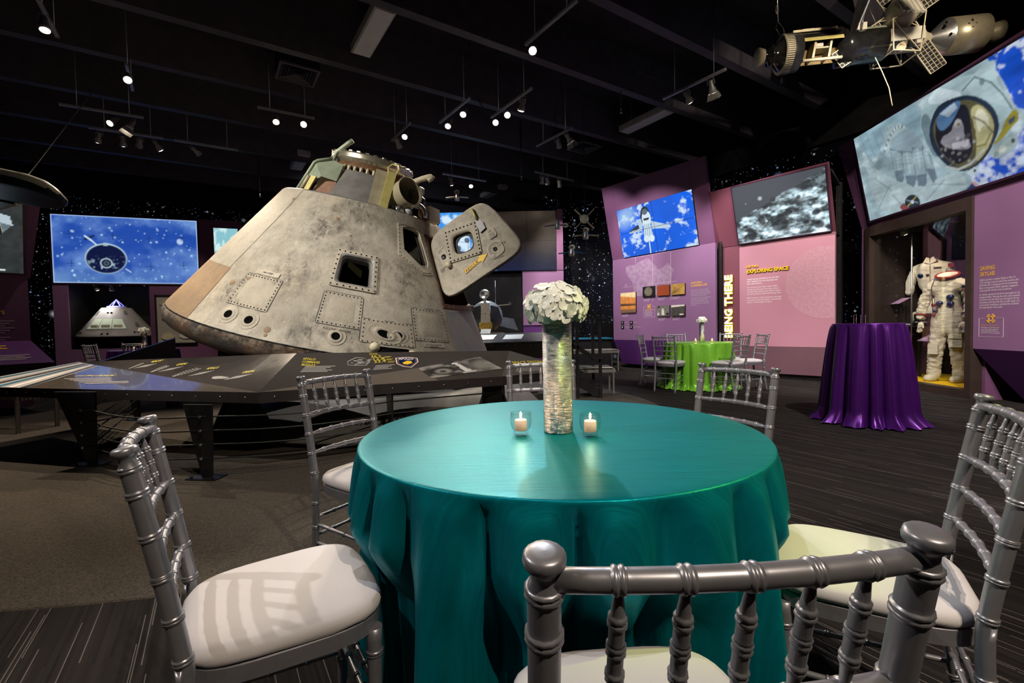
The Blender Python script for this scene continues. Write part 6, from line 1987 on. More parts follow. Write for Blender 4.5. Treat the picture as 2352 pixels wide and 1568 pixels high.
def plate3(pts, th, mat, name, label=None):
    pts = [Vector(p) for p in pts]
    nrm = (pts[1] - pts[0]).cross(pts[-1] - pts[0]).normalized() * th
    n = len(pts)
    o = MB().add(pts + [p + nrm for p in pts], [tuple(range(n)), tuple(reversed(range(n, 2 * n)))] + [(i, i + n, (i + 1) % n + n, (i + 1) % n) for i in range(n)]).build(name, mat, cap)
    if label:
        o['label'] = label
    return o
# pale green gusset at the left with its sloping spar
plate3([(-0.60, -0.60, 1.515), (-0.47, -0.55, 1.88), (-0.30, -0.47, 1.965), (-0.17, -0.50, 1.93), (-0.13, -0.72, 1.70), (-0.30, -0.74, 1.715)], 0.012, 'green deck', 'gusset', 'pale green riveted gusset plate')
MB().sweep([(-0.62, -0.60, 1.52), (-0.485, -0.56, 1.88), (-0.46, -0.54, 1.91), (-0.32, -0.48, 1.98)], 0.018, 6).build('gusset_spar', 'green deck', cap)
MB().sweep([(-0.55, -0.66, 1.515), (-0.45, -0.70, 1.70)], 0.022, 6).build('gusset_brace', 'deck tan', cap)
plate3([(-0.49, -0.72, 1.515), (-0.41, -0.745, 1.70), (-0.35, -0.755, 1.70), (-0.43, -0.735, 1.515)], 0.02, 'deck yellow', 'gusset_bracket')
MB().sweep([(-0.34, -0.40, 1.97), (-0.32, -0.40, 2.07), (-0.20, -0.40, 2.20), (-0.15, -0.40, 2.245)], [0.022, 0.024, 0.028, 0.028], 10).build('antenna_tube', 'green deck', cap)
# yellow upright with its hook
plate3([(0.31, -0.86, 1.50), (0.46, -0.79, 1.50), (0.42, -0.58, 1.93), (0.27, -0.66, 1.93)], 0.02, 'deck tan', 'upright_web')
plate3([(0.425, -0.83, 1.495), (0.505, -0.79, 1.495), (0.485, -0.60, 1.93), (0.40, -0.645, 1.93)], 0.035, 'deck yellow', 'upright', 'yellow green riveted upright')
MB().sweep([(0.40, -0.62, 1.93), (0.37, -0.56, 2.0), (0.40, -0.53, 2.05), (0.46, -0.52, 2.05), (0.49, -0.55, 1.99), (0.48, -0.60, 1.93)], 0.010, 6).build('upright_hook', 'deck yellow', cap)
# parachute mortar tube
ax = Vector((0.72, -0.58, 0.42)).normalized()
mm = ax.to_track_quat('Z', 'Y').to_matrix().to_4x4()
mm.translation = Vector((0.50, -0.50, 1.66))
MB().lathe([(0.02, 0.0), (0.155, 0.0), (0.16, 0.02), (0.16, 0.26), (0.17, 0.27), (0.17, 0.285), (0.158, 0.285), (0.150, 0.27), (0.145, 0.05), (0.02, 0.04)], 40, mm).build('mortar_tube', 'deck tan', cap)['label'] = 'open khaki parachute mortar tube'
# quilted loop, flotation hose, boxes
pts = []
for k in range(15):
    a = R(-25 + 235 * k / 14)
    pts.append((0.70 + 0.13 * math.cos(a) + 0.05 * math.sin(a), -0.35, 1.95 + 0.055 * math.sin(a) + 0.07 * math.cos(a)))
MB().sweep(pts, [0.032 + 0.002 * (k % 2) for k in range(15)], 10).build('quilted_loop', 'hose cream', cap)['label'] = 'cream quilted lifting loop'
pts = [(0.79 + 0.10 * math.cos(R(a)), -0.55 + 0.03 * math.cos(R(a)), 1.53 + 0.13 * math.sin(R(a))) for a in range(0, 181, 15)]
MB().sweep(pts, 0.024, 10).build('vent_hose', 'steel', cap)
plate3([(0.86, -0.40, 1.50), (0.97, -0.28, 1.50), (0.93, -0.27, 1.66), (0.83, -0.38, 1.67)], 0.10, 'model white', 'battery_box', 'white box with a brown side')
plate3([(0.83, -0.41, 1.50), (0.865, -0.40, 1.50), (0.835, -0.385, 1.68), (0.80, -0.395, 1.68)], 0.06, 'deck rust', 'battery_side')
for (x, y, z, s_, mt) in ((0.60, -0.68, 1.54, 0.05, 'steel'), (0.70, -0.60, 1.55, 0.05, 'fixture white'), (0.68, -0.45, 1.80, 0.06, 'deck grey'), (0.76, -0.40, 1.72, 0.07, 'dark fitting'), (0.72, -0.30, 1.86, 0.05, 'deck grey'), (0.80, -0.30, 1.62, 0.06, 'deck rust'), (0.545, -0.72, 1.53, 0.045, 'dark fitting')):
    MB().lathe([(0, -s_), (s_ * 0.8, -s_), (s_, -s_ * 0.7), (s_, s_ * 0.4), (s_ * 0.6, s_ * 0.8), (0, s_)], 10, Matrix.Translation((x, y, z)) @ Matrix.Rotation(0.6, 4, 'X')).build('deck_fitting', mt, cap)
mb = MB()
for k in range(7):
    mb.sweep([(0.52 + 0.05 * k, -0.45 + 0.02 * k, 1.96 - 0.055 * k), (0.60 + 0.04 * k, -0.5 + 0.03 * k, 1.88 - 0.05 * k), (0.68 + 0.03 * k, -0.42 + 0.03 * k, 1.76 - 0.03 * k)], 0.010, 6)
mb.build('cable_bundle', 'dark fitting', cap)

# ================================================================ transport dolly under the capsule
dl = thing('transport_dolly', 'grey dish-shaped dolly stencilled 6239 under the capsule', 'dolly', (-1.55, 6.15, 0))
MB().lathe([(1.40, 0.42), (1.55, 0.41), (1.60, 0.39), (1.90, 0.10), (1.92, 0.07), (1.90, 0.05), (1.86, 0.05), (1.50, 0.36), (1.40, 0.42)], 72).build('dish', 'dolly white', dl)
for a in (20, 110, 200, 290):
    MB().bar((0.3 * math.cos(R(a)), 0.3 * math.sin(R(a)), 0.35), (1.5 * math.cos(R(a)), 1.5 * math.sin(R(a)), 0.30), 0.14, 0.12).build('cross_beam', 'dolly blue', dl)
    MB().cyl((0.9 * math.cos(R(a)), 0.9 * math.sin(R(a)), 0.0), (0.9 * math.cos(R(a)), 0.9 * math.sin(R(a)), 0.36), 0.10, n=16).build('support_post', 'black metal', dl)
MB().lathe([(0, 0.36), (0.95, 0.36), (1.05, 0.42), (1.05, 0.52), (0.9, 0.55), (0, 0.5)], 48, Matrix.Translation((-0.55, 0.05, 0))).build('cradle', 'dolly blue', dl)
for (x, y, ang) in ((-1.05, -1.62, 0.3), (-1.35, -1.2, 0.9), (1.35, -1.35, -0.6)):
    M_ = Matrix.Translation((x, y, 0)) @ Matrix.Rotation(ang, 4, 'Z')
    mb = MB()
    mb.hexa([M_ @ Vector(p) for p in ((-0.09, -0.09, 0.05), (0.09, -0.09, 0.05), (0.09, 0.09, 0.05), (-0.09, 0.09, 0.05), (-0.08, -0.08, 0.66), (0.08, -0.08, 0.66), (0.08, 0.08, 0.66), (-0.08, 0.08, 0.66))])
    for s in (-1, 1):
        mb.hexa([M_ @ Vector(p) for p in ((s * 0.09, -0.012, 0.03), (s * 0.30, -0.012, 0.03), (s * 0.30, 0.012, 0.03), (s * 0.09, 0.012, 0.03), (s * 0.09, -0.012, 0.50), (s * 0.095, -0.012, 0.50), (s * 0.095, 0.012, 0.50), (s * 0.09, 0.012, 0.50))])
    mb.hexa([M_ @ Vector(p) for p in ((-0.32, -0.14, 0.006), (0.32, -0.14, 0.006), (0.32, 0.14, 0.006), (-0.32, 0.14, 0.006), (-0.32, -0.14, 0.03), (0.32, -0.14, 0.03), (0.32, 0.14, 0.03), (-0.32, 0.14, 0.03))])
    mb.build('jack_stand', 'black metal', dl)
mb = MB().bar((0.85, -1.75, 0.30), (1.05, -2.0, 0.26), 0.10, 0.08)
mb.bar((1.05, -2.0, 0.26), (1.22, -1.85, 0.36), 0.12, 0.05)
mb.build('tow_latch', 'model dark', dl)
def dish_text(s, ang, t, size, bold=0.02):
    """on the sloping outside of the dish: ang around, t from foot to rim"""
    a = R(ang)
    r, z = 1.90 - 0.30 * t, 0.10 + 0.29 * t
    n = Vector((math.cos(a) * 0.695, math.sin(a) * 0.695, 0.719))
    x = Vector((-math.sin(a), math.cos(a), 0))
    y = n.cross(x)
    M_ = Matrix((x, y, n)).transposed()
    text(s, size, 'print black', dl, Vector((r * math.cos(a), r * math.sin(a), z)) + n * 0.012, M_.to_euler(), bold=bold)
dish_text('6239', -80.5, 0.38, 0.12, 0.03)
dish_text('SPEED 3 MPH', -90.5, 0.36, 0.045)
dish_text('CAP 10,000', -97.5, 0.55, 0.045)
dish_text('DOLLY MAX', -97.5, 0.36, 0.045)
dish_text('0040', -95.0, 0.75, 0.045)

# ================================================================ reader rail round the capsule
V3 = Vector
rTIP, rA0, rA1, rA2, rE, rC1, rF2 = (V3(p) for p in ((-5.45, 4.51, .63), (-5.13, 5.55, .78), (-1.85, 4.03, .905), (-.03, 4.63, .86), (.65, 4.86, .64), (-1.96, 3.6, .63), (-.1, 4.41, .63)))
rA2 = rC1 + (rF2 - rC1) * 0.99 + (rA1 - rC1) * 0.812
rail = thing('reader_rail', 'angular reader rail with dark glossy graphics in front of the capsule', 'reader rail')
class Facet:
    def __init__(s, o, a, b_):
        s.o, s.a, s.b = o, a - o, b_ - o
        s.n = s.a.cross(s.b).normalized()
        if s.n.z < 0:
            s.n = -s.n
    def p(s, u, v, off=0.0):
        return s.o + s.a * u + s.b * v + s.n * off
    def poly(s, pts, off):
        q = [s.p(u, v, off) for u, v in pts]
        n = len(q)
        f = tuple(range(n))
        nn = (q[1] - q[0]).cross(q[2] - q[0])
        return MB().add(q, [f if nn.dot(s.n) > 0 else tuple(reversed(f))])
    def text(s, st, uv, uv2, size, mat, off=0.004, name='lettering', bold=0.01, line=1.0):
        x = (s.p(*uv2) - s.p(*uv))
        w = x.length
        x.normalize()
        y = s.n.cross(x)
        M_ = Matrix((x, y, s.n)).transposed()
        text(st, size, mat, rail, s.p(*uv, off), M_.to_euler(), bold=bold, width=w, name=name, line=line)
def facet_lines(s, a, b_, rows, dv, mat):
    mb = MB()
    for k in range(rows):
        sh = 1 - 0.12 * (k % 3)
        p, q = (a[0], a[1] + dv * k), (a[0] + (b_[0] - a[0]) * sh, a[1] + (b_[1] - a[1]) * sh + dv * k)
        m_ = s.poly([p, q, (q[0], q[1] + dv * 0.4), (p[0], p[1] + dv * 0.4)], 0.003)
        mb.add(m_.v, m_.f)
    mb.build('text_lines', mat, rail)
Facet.lines = facet_lines
FA, FB, FC, FD = Facet(rC1, rTIP, rA0), Facet(rC1, rA1, rA0), Facet(rC1, rF2, rA1), Facet(rF2, rE, rA2)
FA.poly([(0, 0), (1, 0), (0, 1)], 0).build('graphic_panel', 'rail graphic', rail)
FB.poly([(0, 0), (1, 0), (0, 1)], 0).build('graphic_panel', 'rail graphic dark', rail)
MB().add([rC1, rF2, rA2, rA1], [(0, 1, 2, 3)]).build('graphic_panel', 'rail graphic dark', rail)
FC.poly([(0, 0), (0.70, 0.0), (0.569, 0.398)], 0.0015).build('graphic_inlay', 'rail graphic', rail)
MB().add([rF2, rE, rA2], [(0, 1, 2)]).build('graphic_panel', 'rail graphic grey', rail)
# rail casing: fascia strips below the front edge, back strips, underside
DN = V3((0, 0, -0.085))
for a, b_ in ((rTIP, rC1), (rC1, rF2), (rF2, rE)):
    d = (b_ - a).normalized()
    nr = V3((d.y, -d.x, 0)) * 0.004
    MB().hexa([a + DN + nr, b_ + DN + nr, b_ + DN - nr * 4, a + DN - nr * 4, a + nr, b_ + nr, b_ - nr * 4, a - nr * 4]).build('fascia', 'rail body', rail)
for a, b_ in ((rTIP, rA0), (rA0, rA1), (rA1, rA2), (rA2, rE)):
    MB().add([a, b_, b_ + V3((0, 0, -0.20)), a + V3((0, 0, -0.10))], [(0, 1, 2, 3), (3, 2, 1, 0)]).build('back_strip', 'rail body', rail)
MB().add([p + DN for p in (rTIP, rC1, rF2, rE)] + [rA2 + V3((0, 0, -.2)), rA1 + V3((0, 0, -.2)), rA0 + V3((0, 0, -.2))], [(0, 1, 6), (1, 2, 4, 5), (1, 5, 6), (2, 3, 4)]).build('underside', 'black metal', rail)
mb = MB()
for a, b_, k in ((rTIP, rC1, 15), (rC1, rF2, 9), (rF2, rE, 4)):
    d = (b_ - a).normalized()
    nr = V3((d.y, -d.x, 0))
    for i in range(k):
        p = a + (b_ - a) * ((i + 0.5) / k) + V3((0, 0, -0.04)) + nr * 0.004
        M_ = nr.to_track_quat('Z', 'Y').to_matrix().to_4x4()
        M_.translation = p
        mb.lathe([(0.006, 0), (0.005, 0.003), (0, 0.004)], 8, M_)
o = mb.build('fascia_screws', 'steel', rail)
o['kind'] = 'stuff'
# graphics
FA.poly([(1.0, 0.0), (0.0, 1.0), (0.024, 0.80), (0.70, 0.0)], 0.0015).build('cloud_print_ground', 'print grey', rail)
for k in range(6):
    u0 = 0.70 + 0.05 * k
    FA.poly([(u0, 0.001), (u0 + 0.022, 0.001), (0.02, 0.83 + 0.027 * k), (0.022, 0.815 + 0.027 * k)], 0.003).build('cloud_streak', ('model belly', 'print white', 'blue counter')[k % 3], rail)
FA.text('LASTING DESIGN', (0.342, 0.378), (0.196, 0.396), 0.075, 'print dim yellow', bold=0.02)
FA.lines((0.42, 0.30), (0.225, 0.35), 5, -0.035, 'print grey')
for nm, uv, uv2, b0, b1 in (('MERCURY', (0.297, 0.569), (0.381, 0.521), (0.20, 0.585), (0.30, 0.53)), ('GEMINI', (0.312, 0.427), (0.379, 0.388), (0.21, 0.44), (0.33, 0.385)), ('APOLLO', (0.320, 0.273), (0.388, 0.231), (0.22, 0.285), (0.33, 0.235)), ('ORION', (0.343, 0.119), (0.413, 0.084), (0.26, 0.13), (0.37, 0.08))):
    FB.text(nm, uv, uv2, 0.042, 'print dim yellow', bold=0.02)
    mb = MB()
    for k in range(5):
        f = k * 0.028
        a = (b0[0] - f, b0[1] + f * 0.25)
        c_ = (b1[0] - f, b1[1] + f * 0.25)
        q = FB.poly([a, c_, (c_[0] - 0.010, c_[1] + 0.0015), (a[0] - 0.010, a[1] + 0.0015)], 0.003)
        mb.add(q.v, q.f)
    mb.build('text_lines', 'print grey', rail)
for (a, b_, w) in (((0.044, 0.635), (0.264, 0.60), 0.008), ((0.05, 0.50), (0.29, 0.46), 0.02), ((0.032, 0.375), (0.343, 0.305), 0.026), ((0.13, 0.20), (0.22, 0.165), 0.05)):
    m1 = ((a[0] + b_[0]) / 2, (a[1] + b_[1]) / 2)
    mb = MB()
    for k in range(9):
        t0, t1 = k / 9, (k + 0.72) / 9
        wd = w * math.sin(PI * min(0.9, 0.15 + 0.8 * (1 - t0)))
        p0 = (a[0] + (b_[0] - a[0]) * t0, a[1] + (b_[1] - a[1]) * t0)
        p1 = (a[0] + (b_[0] - a[0]) * t1, a[1] + (b_[1] - a[1]) * t1)
        for s in (-1, 1):
            q = FB.poly([(p0[0], p0[1] + s * wd * 0.5), (p1[0], p1[1] + s * wd * 0.5), (p1[0], p1[1] + s * wd * 0.5 + 0.004), (p0[0], p0[1] + s * wd * 0.5 + 0.004)], 0.003)
            mb.add(q.v, q.f)
        q = FB.poly([(p0[0], p0[1] - wd * 0.5), (p0[0] + 0.006, p0[1] - wd * 0.5), (p0[0] + 0.006, p0[1] + wd * 0.5), (p0[0], p0[1] + wd * 0.5)], 0.003)
        mb.add(q.v, q.f)
    mb.build('rocket_drawing', 'print grey', rail)
FC.text('APOLLO\nCOMMAND\nMODULE', (0.050, 0.795), (0.125, 0.745), 0.040, 'print dim yellow', bold=0.01, line=0.95)
FC.lines((0.085, 0.61), (0.205, 0.58), 5, -0.035, 'print grey')
FC.text('STATS', (0.311, 0.86), (0.348, 0.845), 0.030, 'print dim yellow')
FC.text('36.2', (0.328, 0.765), (0.372, 0.762), 0.048, 'print dim yellow', bold=0.01)
FC.text('12.8', (0.343, 0.685), (0.390, 0.690), 0.048, 'print dim yellow', bold=0.01)
FC.text('33.4', (0.359, 0.605), (0.408, 0.619), 0.048, 'print dim yellow', bold=0.01)
FC.lines((0.375, 0.53), (0.455, 0.54), 4, -0.035, 'print grey')
for k, v_ in enumerate((0.772, 0.697, 0.622)):
    FC.lines((0.385 + 0.016 * k, v_ + 0.015), (0.415 + 0.016 * k, v_ + 0.015), 2, -0.025, 'print dim yellow')
SH = [(0.437, 0.735), (0.488, 0.745), (0.540, 0.700), (0.556, 0.58), (0.540, 0.42), (0.500, 0.46), (0.462, 0.55)]
FC.poly(SH, 0.002).build('badge', 'print white', rail)
ctr = (sum(p[0] for p in SH) / 7, sum(p[1] for p in SH) / 7)
FC.poly([(ctr[0] + (u - ctr[0]) * 0.92, ctr[1] + (v - ctr[1]) * 0.92) for u, v in SH], 0.0028).build('badge_border', 'deck rust', rail)
FC.poly([(ctr[0] + (u - ctr[0]) * 0.74, ctr[1] + (v - ctr[1]) * 0.74) for u, v in SH], 0.0035).build('badge_field', 'blue fitting', rail)
FC.poly([(0.485, 0.575), (0.500, 0.625), (0.520, 0.61), (0.532, 0.55), (0.515, 0.51), (0.495, 0.53)], 0.0042).build('badge_capsule', 'print yellow', rail)
FC.text('APOLLO', (0.460, 0.665), (0.528, 0.645), 0.042, 'print white', off=0.0048, bold=0.02)
LQ = [(0.240, 0.70), (0.262, 0.80), (0.300, 0.77), (0.335, 0.66), (0.330, 0.56), (0.280, 0.57), (0.250, 0.60)]
mb = MB()
for (a, b_) in zip(LQ, LQ[1:] + LQ[:1]):
    q = FC.poly([a, b_, (b_[0] + 0.003, b_[1] - 0.012), (a[0] + 0.003, a[1] - 0.012)], 0.003)
    mb.add(q.v, q.f)
rr = random.Random(2)
for k in range(26):
    a = (rr.uniform(0.255, 0.325), rr.uniform(0.585, 0.74))
    d = rr.uniform(0.008, 0.02)
    q = FC.poly([a, (a[0] + d, a[1] - 0.01), (a[0] + d, a[1] - 0.022), (a[0], a[1] - 0.012)], 0.003)
    mb.add(q.v, q.f)
mb.build('cutaway_drawing', 'print grey', rail)
P = pic_small('rocket', 60, 36)
me = P.mesh('launch_photo', 1, 1)
Q = [(0.662, 0.072), (0.987, 0.233), (0.845, 0.642), (0.569, 0.398)]
for v in me.vertices:
    u, w = v.co.x, v.co.z
    a = (Q[0][0] * (1 - u) + Q[1][0] * u, Q[0][1] * (1 - u) + Q[1][1] * u)
    b_ = (Q[3][0] * (1 - u) + Q[2][0] * u, Q[3][1] * (1 - u) + Q[2][1] * u)
    v.co = FC.p(a[0] * (1 - w) + b_[0] * w, a[1] * (1 - w) + b_[1] * w, 0.0035)
me.update()
link('launch_photo', me, 'printed picture', rail)
FD.text('SPACE TESTING', (0.10, 0.42), (0.55, 0.36), 0.055, 'print dim yellow', bold=0.02)
mb = MB()
for k in range(4):
    q = FD.poly([(0.16, 0.30 - 0.05 * k), (0.55, 0.26 - 0.05 * k), (0.55, 0.245 - 0.05 * k), (0.16, 0.285 - 0.05 * k)], 0.003)
    mb.add(q.v, q.f)
mb.build('text_lines', 'print grey', rail)
# legs: tapering black plates with a bolted foot, strung with cables
LEGS = []
def rail_leg(foot, ang, wt, top, side=1.0, group=None):
    c, s = math.cos(ang), math.sin(ang)
    x, y = foot
    M_ = Matrix.Translation((x, y, 0)) @ Matrix.Rotation(ang, 4, 'Z')
    w0 = 0.085
    mb = MB()
    mb.hexa([M_ @ V3(p) for p in ((-w0 * (1 - side) / 2 - w0 * side, -0.008, 0.015), (0.0, -0.008, 0.015), (0.0, 0.008, 0.015), (-w0 * (1 - side) / 2 - w0 * side, 0.008, 0.015),
                                   (-wt, -0.008, top), (0.02, -0.008, top), (0.02, 0.008, top), (-wt, 0.008, top))])
    mb.build('leg', 'black metal', rail)
    mb = MB().hexa([M_ @ V3(p) for p in ((-0.17, -0.07, 0.004), (0.07, -0.07, 0.004), (0.07, 0.07, 0.004), (-0.17, 0.07, 0.004), (-0.17, -0.07, 0.014), (0.07, -0.07, 0.014), (0.07, 0.07, 0.014), (-0.17, 0.07, 0.014))])
    for dx in (-0.14, 0.04):
        p = M_ @ V3((dx, -0.045, 0.014))
        mb.cyl(p, p + V3((0, 0, 0.015)), 0.010, n=6)
    mb.build('foot_plate', 'black metal', rail)
    LEGS.append(M_)
rail_leg((-3.52, 3.93), R(-8), 0.38, 0.62)
rail_leg((-2.27, 3.50), R(-8), 0.22, 0.56)
rail_leg((-1.05, 4.05), R(-62), 0.20, 0.62)
rail_leg((-0.12, 4.50), R(-10), 0.18, 0.60)
rail_leg((-4.75, 5.95), R(-10), 0.24, 0.70)
for k in range(4):
    z = 0.47 - 0.105 * k
    pts = [(-4.75 - 0.04, 5.95, z)] + [(-3.58, 3.92, z)] + [(-3.55 + 1.25 * t, 3.92 - 0.42 * t - 0.10 * math.sin(PI * t), z - 0.02 * math.sin(PI * t)) for t in np.linspace(0, 1, 9)] + \
          [(-2.30 + 1.25 * t, 3.50 + 0.55 * t - 0.08 * math.sin(PI * t), z - 0.02 * math.sin(PI * t)) for t in np.linspace(0.05, 1, 9)] + [(-1.05 + 0.93 * t, 4.05 + 0.45 * t, z) for t in (0.5, 1.0)]
    MB().sweep(pts, 0.0065, 6).build('cable', 'cable black', rail)
    for (x, y) in ((-3.58, 3.92), (-2.31, 3.50)):
        MB().cyl((x - 0.03, y - 0.012, z), (x - 0.03, y - 0.022, z), 0.010, n=10).build('cable_end', 'steel', rail)
# far corner of the rail, its dark back toward us
r2 = thing('reader_rail', 'dark triangular back of the far rail before the candle table', 'reader rail')
a, b_, c_ = V3((-5.3, 5.6, 0.66)), V3((-5.35, 7.0, 0.99)), V3((-4.95, 6.6, 0.62))
MB().add([a, V3((-5.05, 7.05, 0.62)), V3((-5.05, 7.05, 1.02))] + [V3((-5.38, 5.65, 0.66)), V3((-5.13, 7.1, 0.62)), V3((-5.13, 7.1, 1.02))], [(0, 1, 2), (5, 4, 3), (0, 2, 5, 3)]).build('back_plate', 'rail body', r2)
MB().box((-5.12, 6.9, 0.004), (-5.04, 7.06, 0.64)).build('leg', 'black metal', r2)
# right-hand rail behind the capsule
r3 = thing('reader_rail', 'grey riveted reader rail behind the capsule beside the lander model', 'reader rail')
MB().hexa([(-0.9, 7.25, 0.60), (0.85, 7.25, 0.60), (0.85, 8.0, 0.60), (-0.9, 8.0, 0.60), (-0.9, 7.25, 0.84), (0.85, 7.25, 0.86), (0.85, 8.0, 0.97), (-0.9, 8.0, 0.97)]).build('casing', 'rail body', r3)
MB().hexa([(-0.9, 7.22, 0.835), (0.87, 7.22, 0.855), (0.87, 8.0, 0.972), (-0.9, 8.0, 0.972), (-0.9, 7.22, 0.85), (0.87, 7.22, 0.87), (0.87, 8.0, 0.987), (-0.9, 8.0, 0.987)]).build('graphic_panel', 'rail graphic grey', r3)
for x, w_, mt in ((-0.6, 0.3, 'model white'), (-0.15, 0.3, 'print grey')):
    MB().hexa([(x, 7.45, 0.893), (x + w_, 7.45, 0.896), (x + w_ + 0.05, 7.8, 0.962), (x + 0.05, 7.8, 0.958), (x, 7.45, 0.897), (x + w_, 7.45, 0.90), (x + w_ + 0.05, 7.8, 0.966), (x + 0.05, 7.8, 0.962)]).build('photo_print', mt, r3)
mb = MB()
for k in range(14):
    mb.box((-0.8 + 0.12 * k, 7.214, 0.80), (-0.79 + 0.12 * k, 7.25, 0.81))
o = mb.build('screws', 'steel', r3)
o['kind'] = 'stuff'
for x in (-0.7, 0.7):
    MB().box((x - 0.05, 7.5, 0.004), (x + 0.05, 7.65, 0.6)).build('leg', 'black metal', r3)

# ================================================================ stair with handrails
st = thing('stair', 'black steel steps with square tube handrails beside the vase', 'stair', (1.0, 7.0, 0))
for y in (0.0, 0.62):
    mb = MB()
    tb = 0.045
    mb.bar((-0.03, y, 0), (-0.03, y, 1.35), tb)
    mb.bar((0.11, y, 0), (0.11, y, 1.30), tb) if False else None
    mb.bar((0.31, y, 0), (0.31, y, 1.17), tb)
    mb.bar((-0.05, y, 1.36), (0.06, y, 1.36), tb, tb)
    mb.bar((0.06, y, 1.36), (0.33, y, 1.17), tb, tb)
    mb.bar((-0.03, y, 0.78), (0.31, y, 0.55), tb, tb)
    mb.build('handrail', 'black metal', st)
for k, (x, z) in enumerate(((-0.22, 0.40), (0.04, 0.20))):
    MB().box((x, 0.02, z - 0.03), (x + 0.28, 0.60, z)).build('tread', 'black metal', st)
MB().bar((-0.3, 0.02, 0.38), (0.32, 0.02, 0.06), 0.03, 0.12).build('stringer', 'black metal', st)
MB().bar((-0.3, 0.60, 0.38), (0.32, 0.60, 0.06), 0.03, 0.12).build('stringer', 'black metal', st)

# ================================================================ benches and counter
def bench(x, y, ang, L, label, h=0.46):
    t = thing('bench', label, 'bench', (x, y, 0), ang, 'silver slatted benches')
    n = 11
    for k in range(n):
        u = -0.2 + 0.4 * k / (n - 1)
        MB().sweep([(0.0, u, h - 0.09), (0.012, u, h - 0.03), (0.05, u, h), (L - 0.05, u, h), (L - 0.012, u, h - 0.03), (L, u, h - 0.09)], 0.013, 6).build('slat', 'bench silver', t)
    for xx in (0.03, L - 0.03):
        for s in (-1, 1):
            MB().bar((xx, s * 0.19, 0), (xx, s * 0.19, h - 0.03), 0.04, 0.02).build('leg', 'bench silver', t)
    for s in (-1, 1):
        MB().bar((0.0, s * 0.205, h - 0.05), (L, s * 0.205, h - 0.05), 0.012, 0.05).build('side_rail', 'bench silver', t)
bench(-5.52, 5.45, R(168), 1.5, 'silver slatted bench at the left edge beyond the rail')
bench(2.50, 11.3, R(190), 1.3, 'pale bench below the star drape beside the purple skirt', 0.5)
bench(1.62, 7.55, R(178), 0.9, 'pale bench just behind the stair handrail', 0.42)
ct = thing('counter', 'counter with a glowing blue top behind the stair', 'counter', (1.1, 12.3, 0))
MB().box((0, 0, 0.004), (1.5, 0.7, 0.72)).build('body', 'black metal', ct)
MB().box((-0.03, -0.05, 0.72), (1.53, 0.75, 0.75)).build('counter_top', 'blue counter', ct)
for x in (0.55, 1.0):
    k = thing('joystick', 'small black joystick on the blue counter, %s' % ('nearer the vase' if x < 0.8 else 'nearer the purple panel'), 'joystick', (1.1 + x, 12.45, 0.75))
    MB().lathe([(0.07, 0), (0.06, 0.03), (0.02, 0.05), (0.0, 0.05)], 14).build('base', 'dark fitting', k)
    MB().sweep([(0, 0, 0.04), (0.01, 0, 0.14), (0.03, 0, 0.2)], [0.015, 0.018, 0.025], 8).build('grip', 'dark fitting', k)

# ================================================================ spacesuit case
M = MSK
cs = thing('display_case', 'tall brown-framed glass case with a yellow floor', 'display case', mat=M)
fr = MB()
for a, b_ in (((-0.03, -0.03, 0.0), (0.09, 0.12, 2.70)), ((1.965, -0.03, 0.0), (2.055, 0.12, 2.70)), ((0.09, -0.03, 2.53), (1.965, 0.12, 2.70)), ((0.09, -0.03, 0.0), (1.965, 0.12, 0.115))):
    fr.box(a, b_)
fr.build('frame', 'case frame', cs)
MB().box((0.09, 0.06, 0.115), (1.965, 0.066, 2.53)).build('glass_pane', 'pane glass', cs)
MB().box((0.0, 0.12, 0.06), (2.05, 1.45, 0.115)).build('case_floor', 'case yellow', cs)['label'] = 'bright yellow case floor'
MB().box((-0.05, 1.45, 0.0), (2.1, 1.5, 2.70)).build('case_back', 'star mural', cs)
MB().box((-0.05, 0.12, 0.0), (-0.0, 1.45, 2.70)).build('case_side', 'case frame', cs)
MB().box((2.055, 0.12, 0.0), (2.1, 1.45, 2.70)).build('case_side', 'plum panel', cs)
MB().box((-0.05, 0.12, 2.62), (2.1, 1.45, 2.70)).build('case_roof', 'print black', cs)
MB().cyl((0.39, 0.45, 0.115), (0.39, 0.45, 2.62), 0.012, n=10).build('rod', 'steel', cs)
def case_lamp(x, y, aim, e, lab):
    w = (M @ V3((x, y, 2.59)))
    lamp_head(w, M @ V3(aim), lab, e, WARM, 70, 0.6, group='case spotlights')
case_lamp(1.5, 0.22, (1.05, 0.55, 1.0), 42, 'small spotlight inside the spacesuit case roof over the suit')
case_lamp(0.5, 0.22, (0.5, 0.8, 1.3), 30, 'small spotlight inside the spacesuit case roof over the white shirt')

def skin_body(name, joints, edges, parent, mat, sub=2, root=0, wrinkle=0.0):
    me = bpy.data.meshes.new(name)
    me.from_pydata([j[:3] for j in joints], edges, [])
    o = link(name, me, None, parent)
    o.data.materials.append(MATS[mat])
    sk_ = o.modifiers.new('skin', 'SKIN')
    sk_.use_smooth_shade = True
    for i, j in enumerate(joints):
        me.skin_vertices[0].data[i].radius = (j[3], j[4] if len(j) > 4 else j[3])
    me.skin_vertices[0].data[root].use_root = True
    ss = o.modifiers.new('sub', 'SUBSURF')
    ss.levels = sub
    ss.render_levels = sub
    if wrinkle:
        tx = bpy.data.textures.new('wrinkles', 'CLOUDS')
        tx.noise_scale = 0.045
        tx.noise_depth = 2
        s3 = o.modifiers.new('sub2', 'SUBSURF')
        s3.levels = 1
        s3.render_levels = 1
        dm = o.modifiers.new('wrinkle', 'DISPLACE')
        dm.texture = tx
        dm.texture_coords = 'LOCAL'
        dm.strength = wrinkle
        dm.mid_level = 0.5
    return o
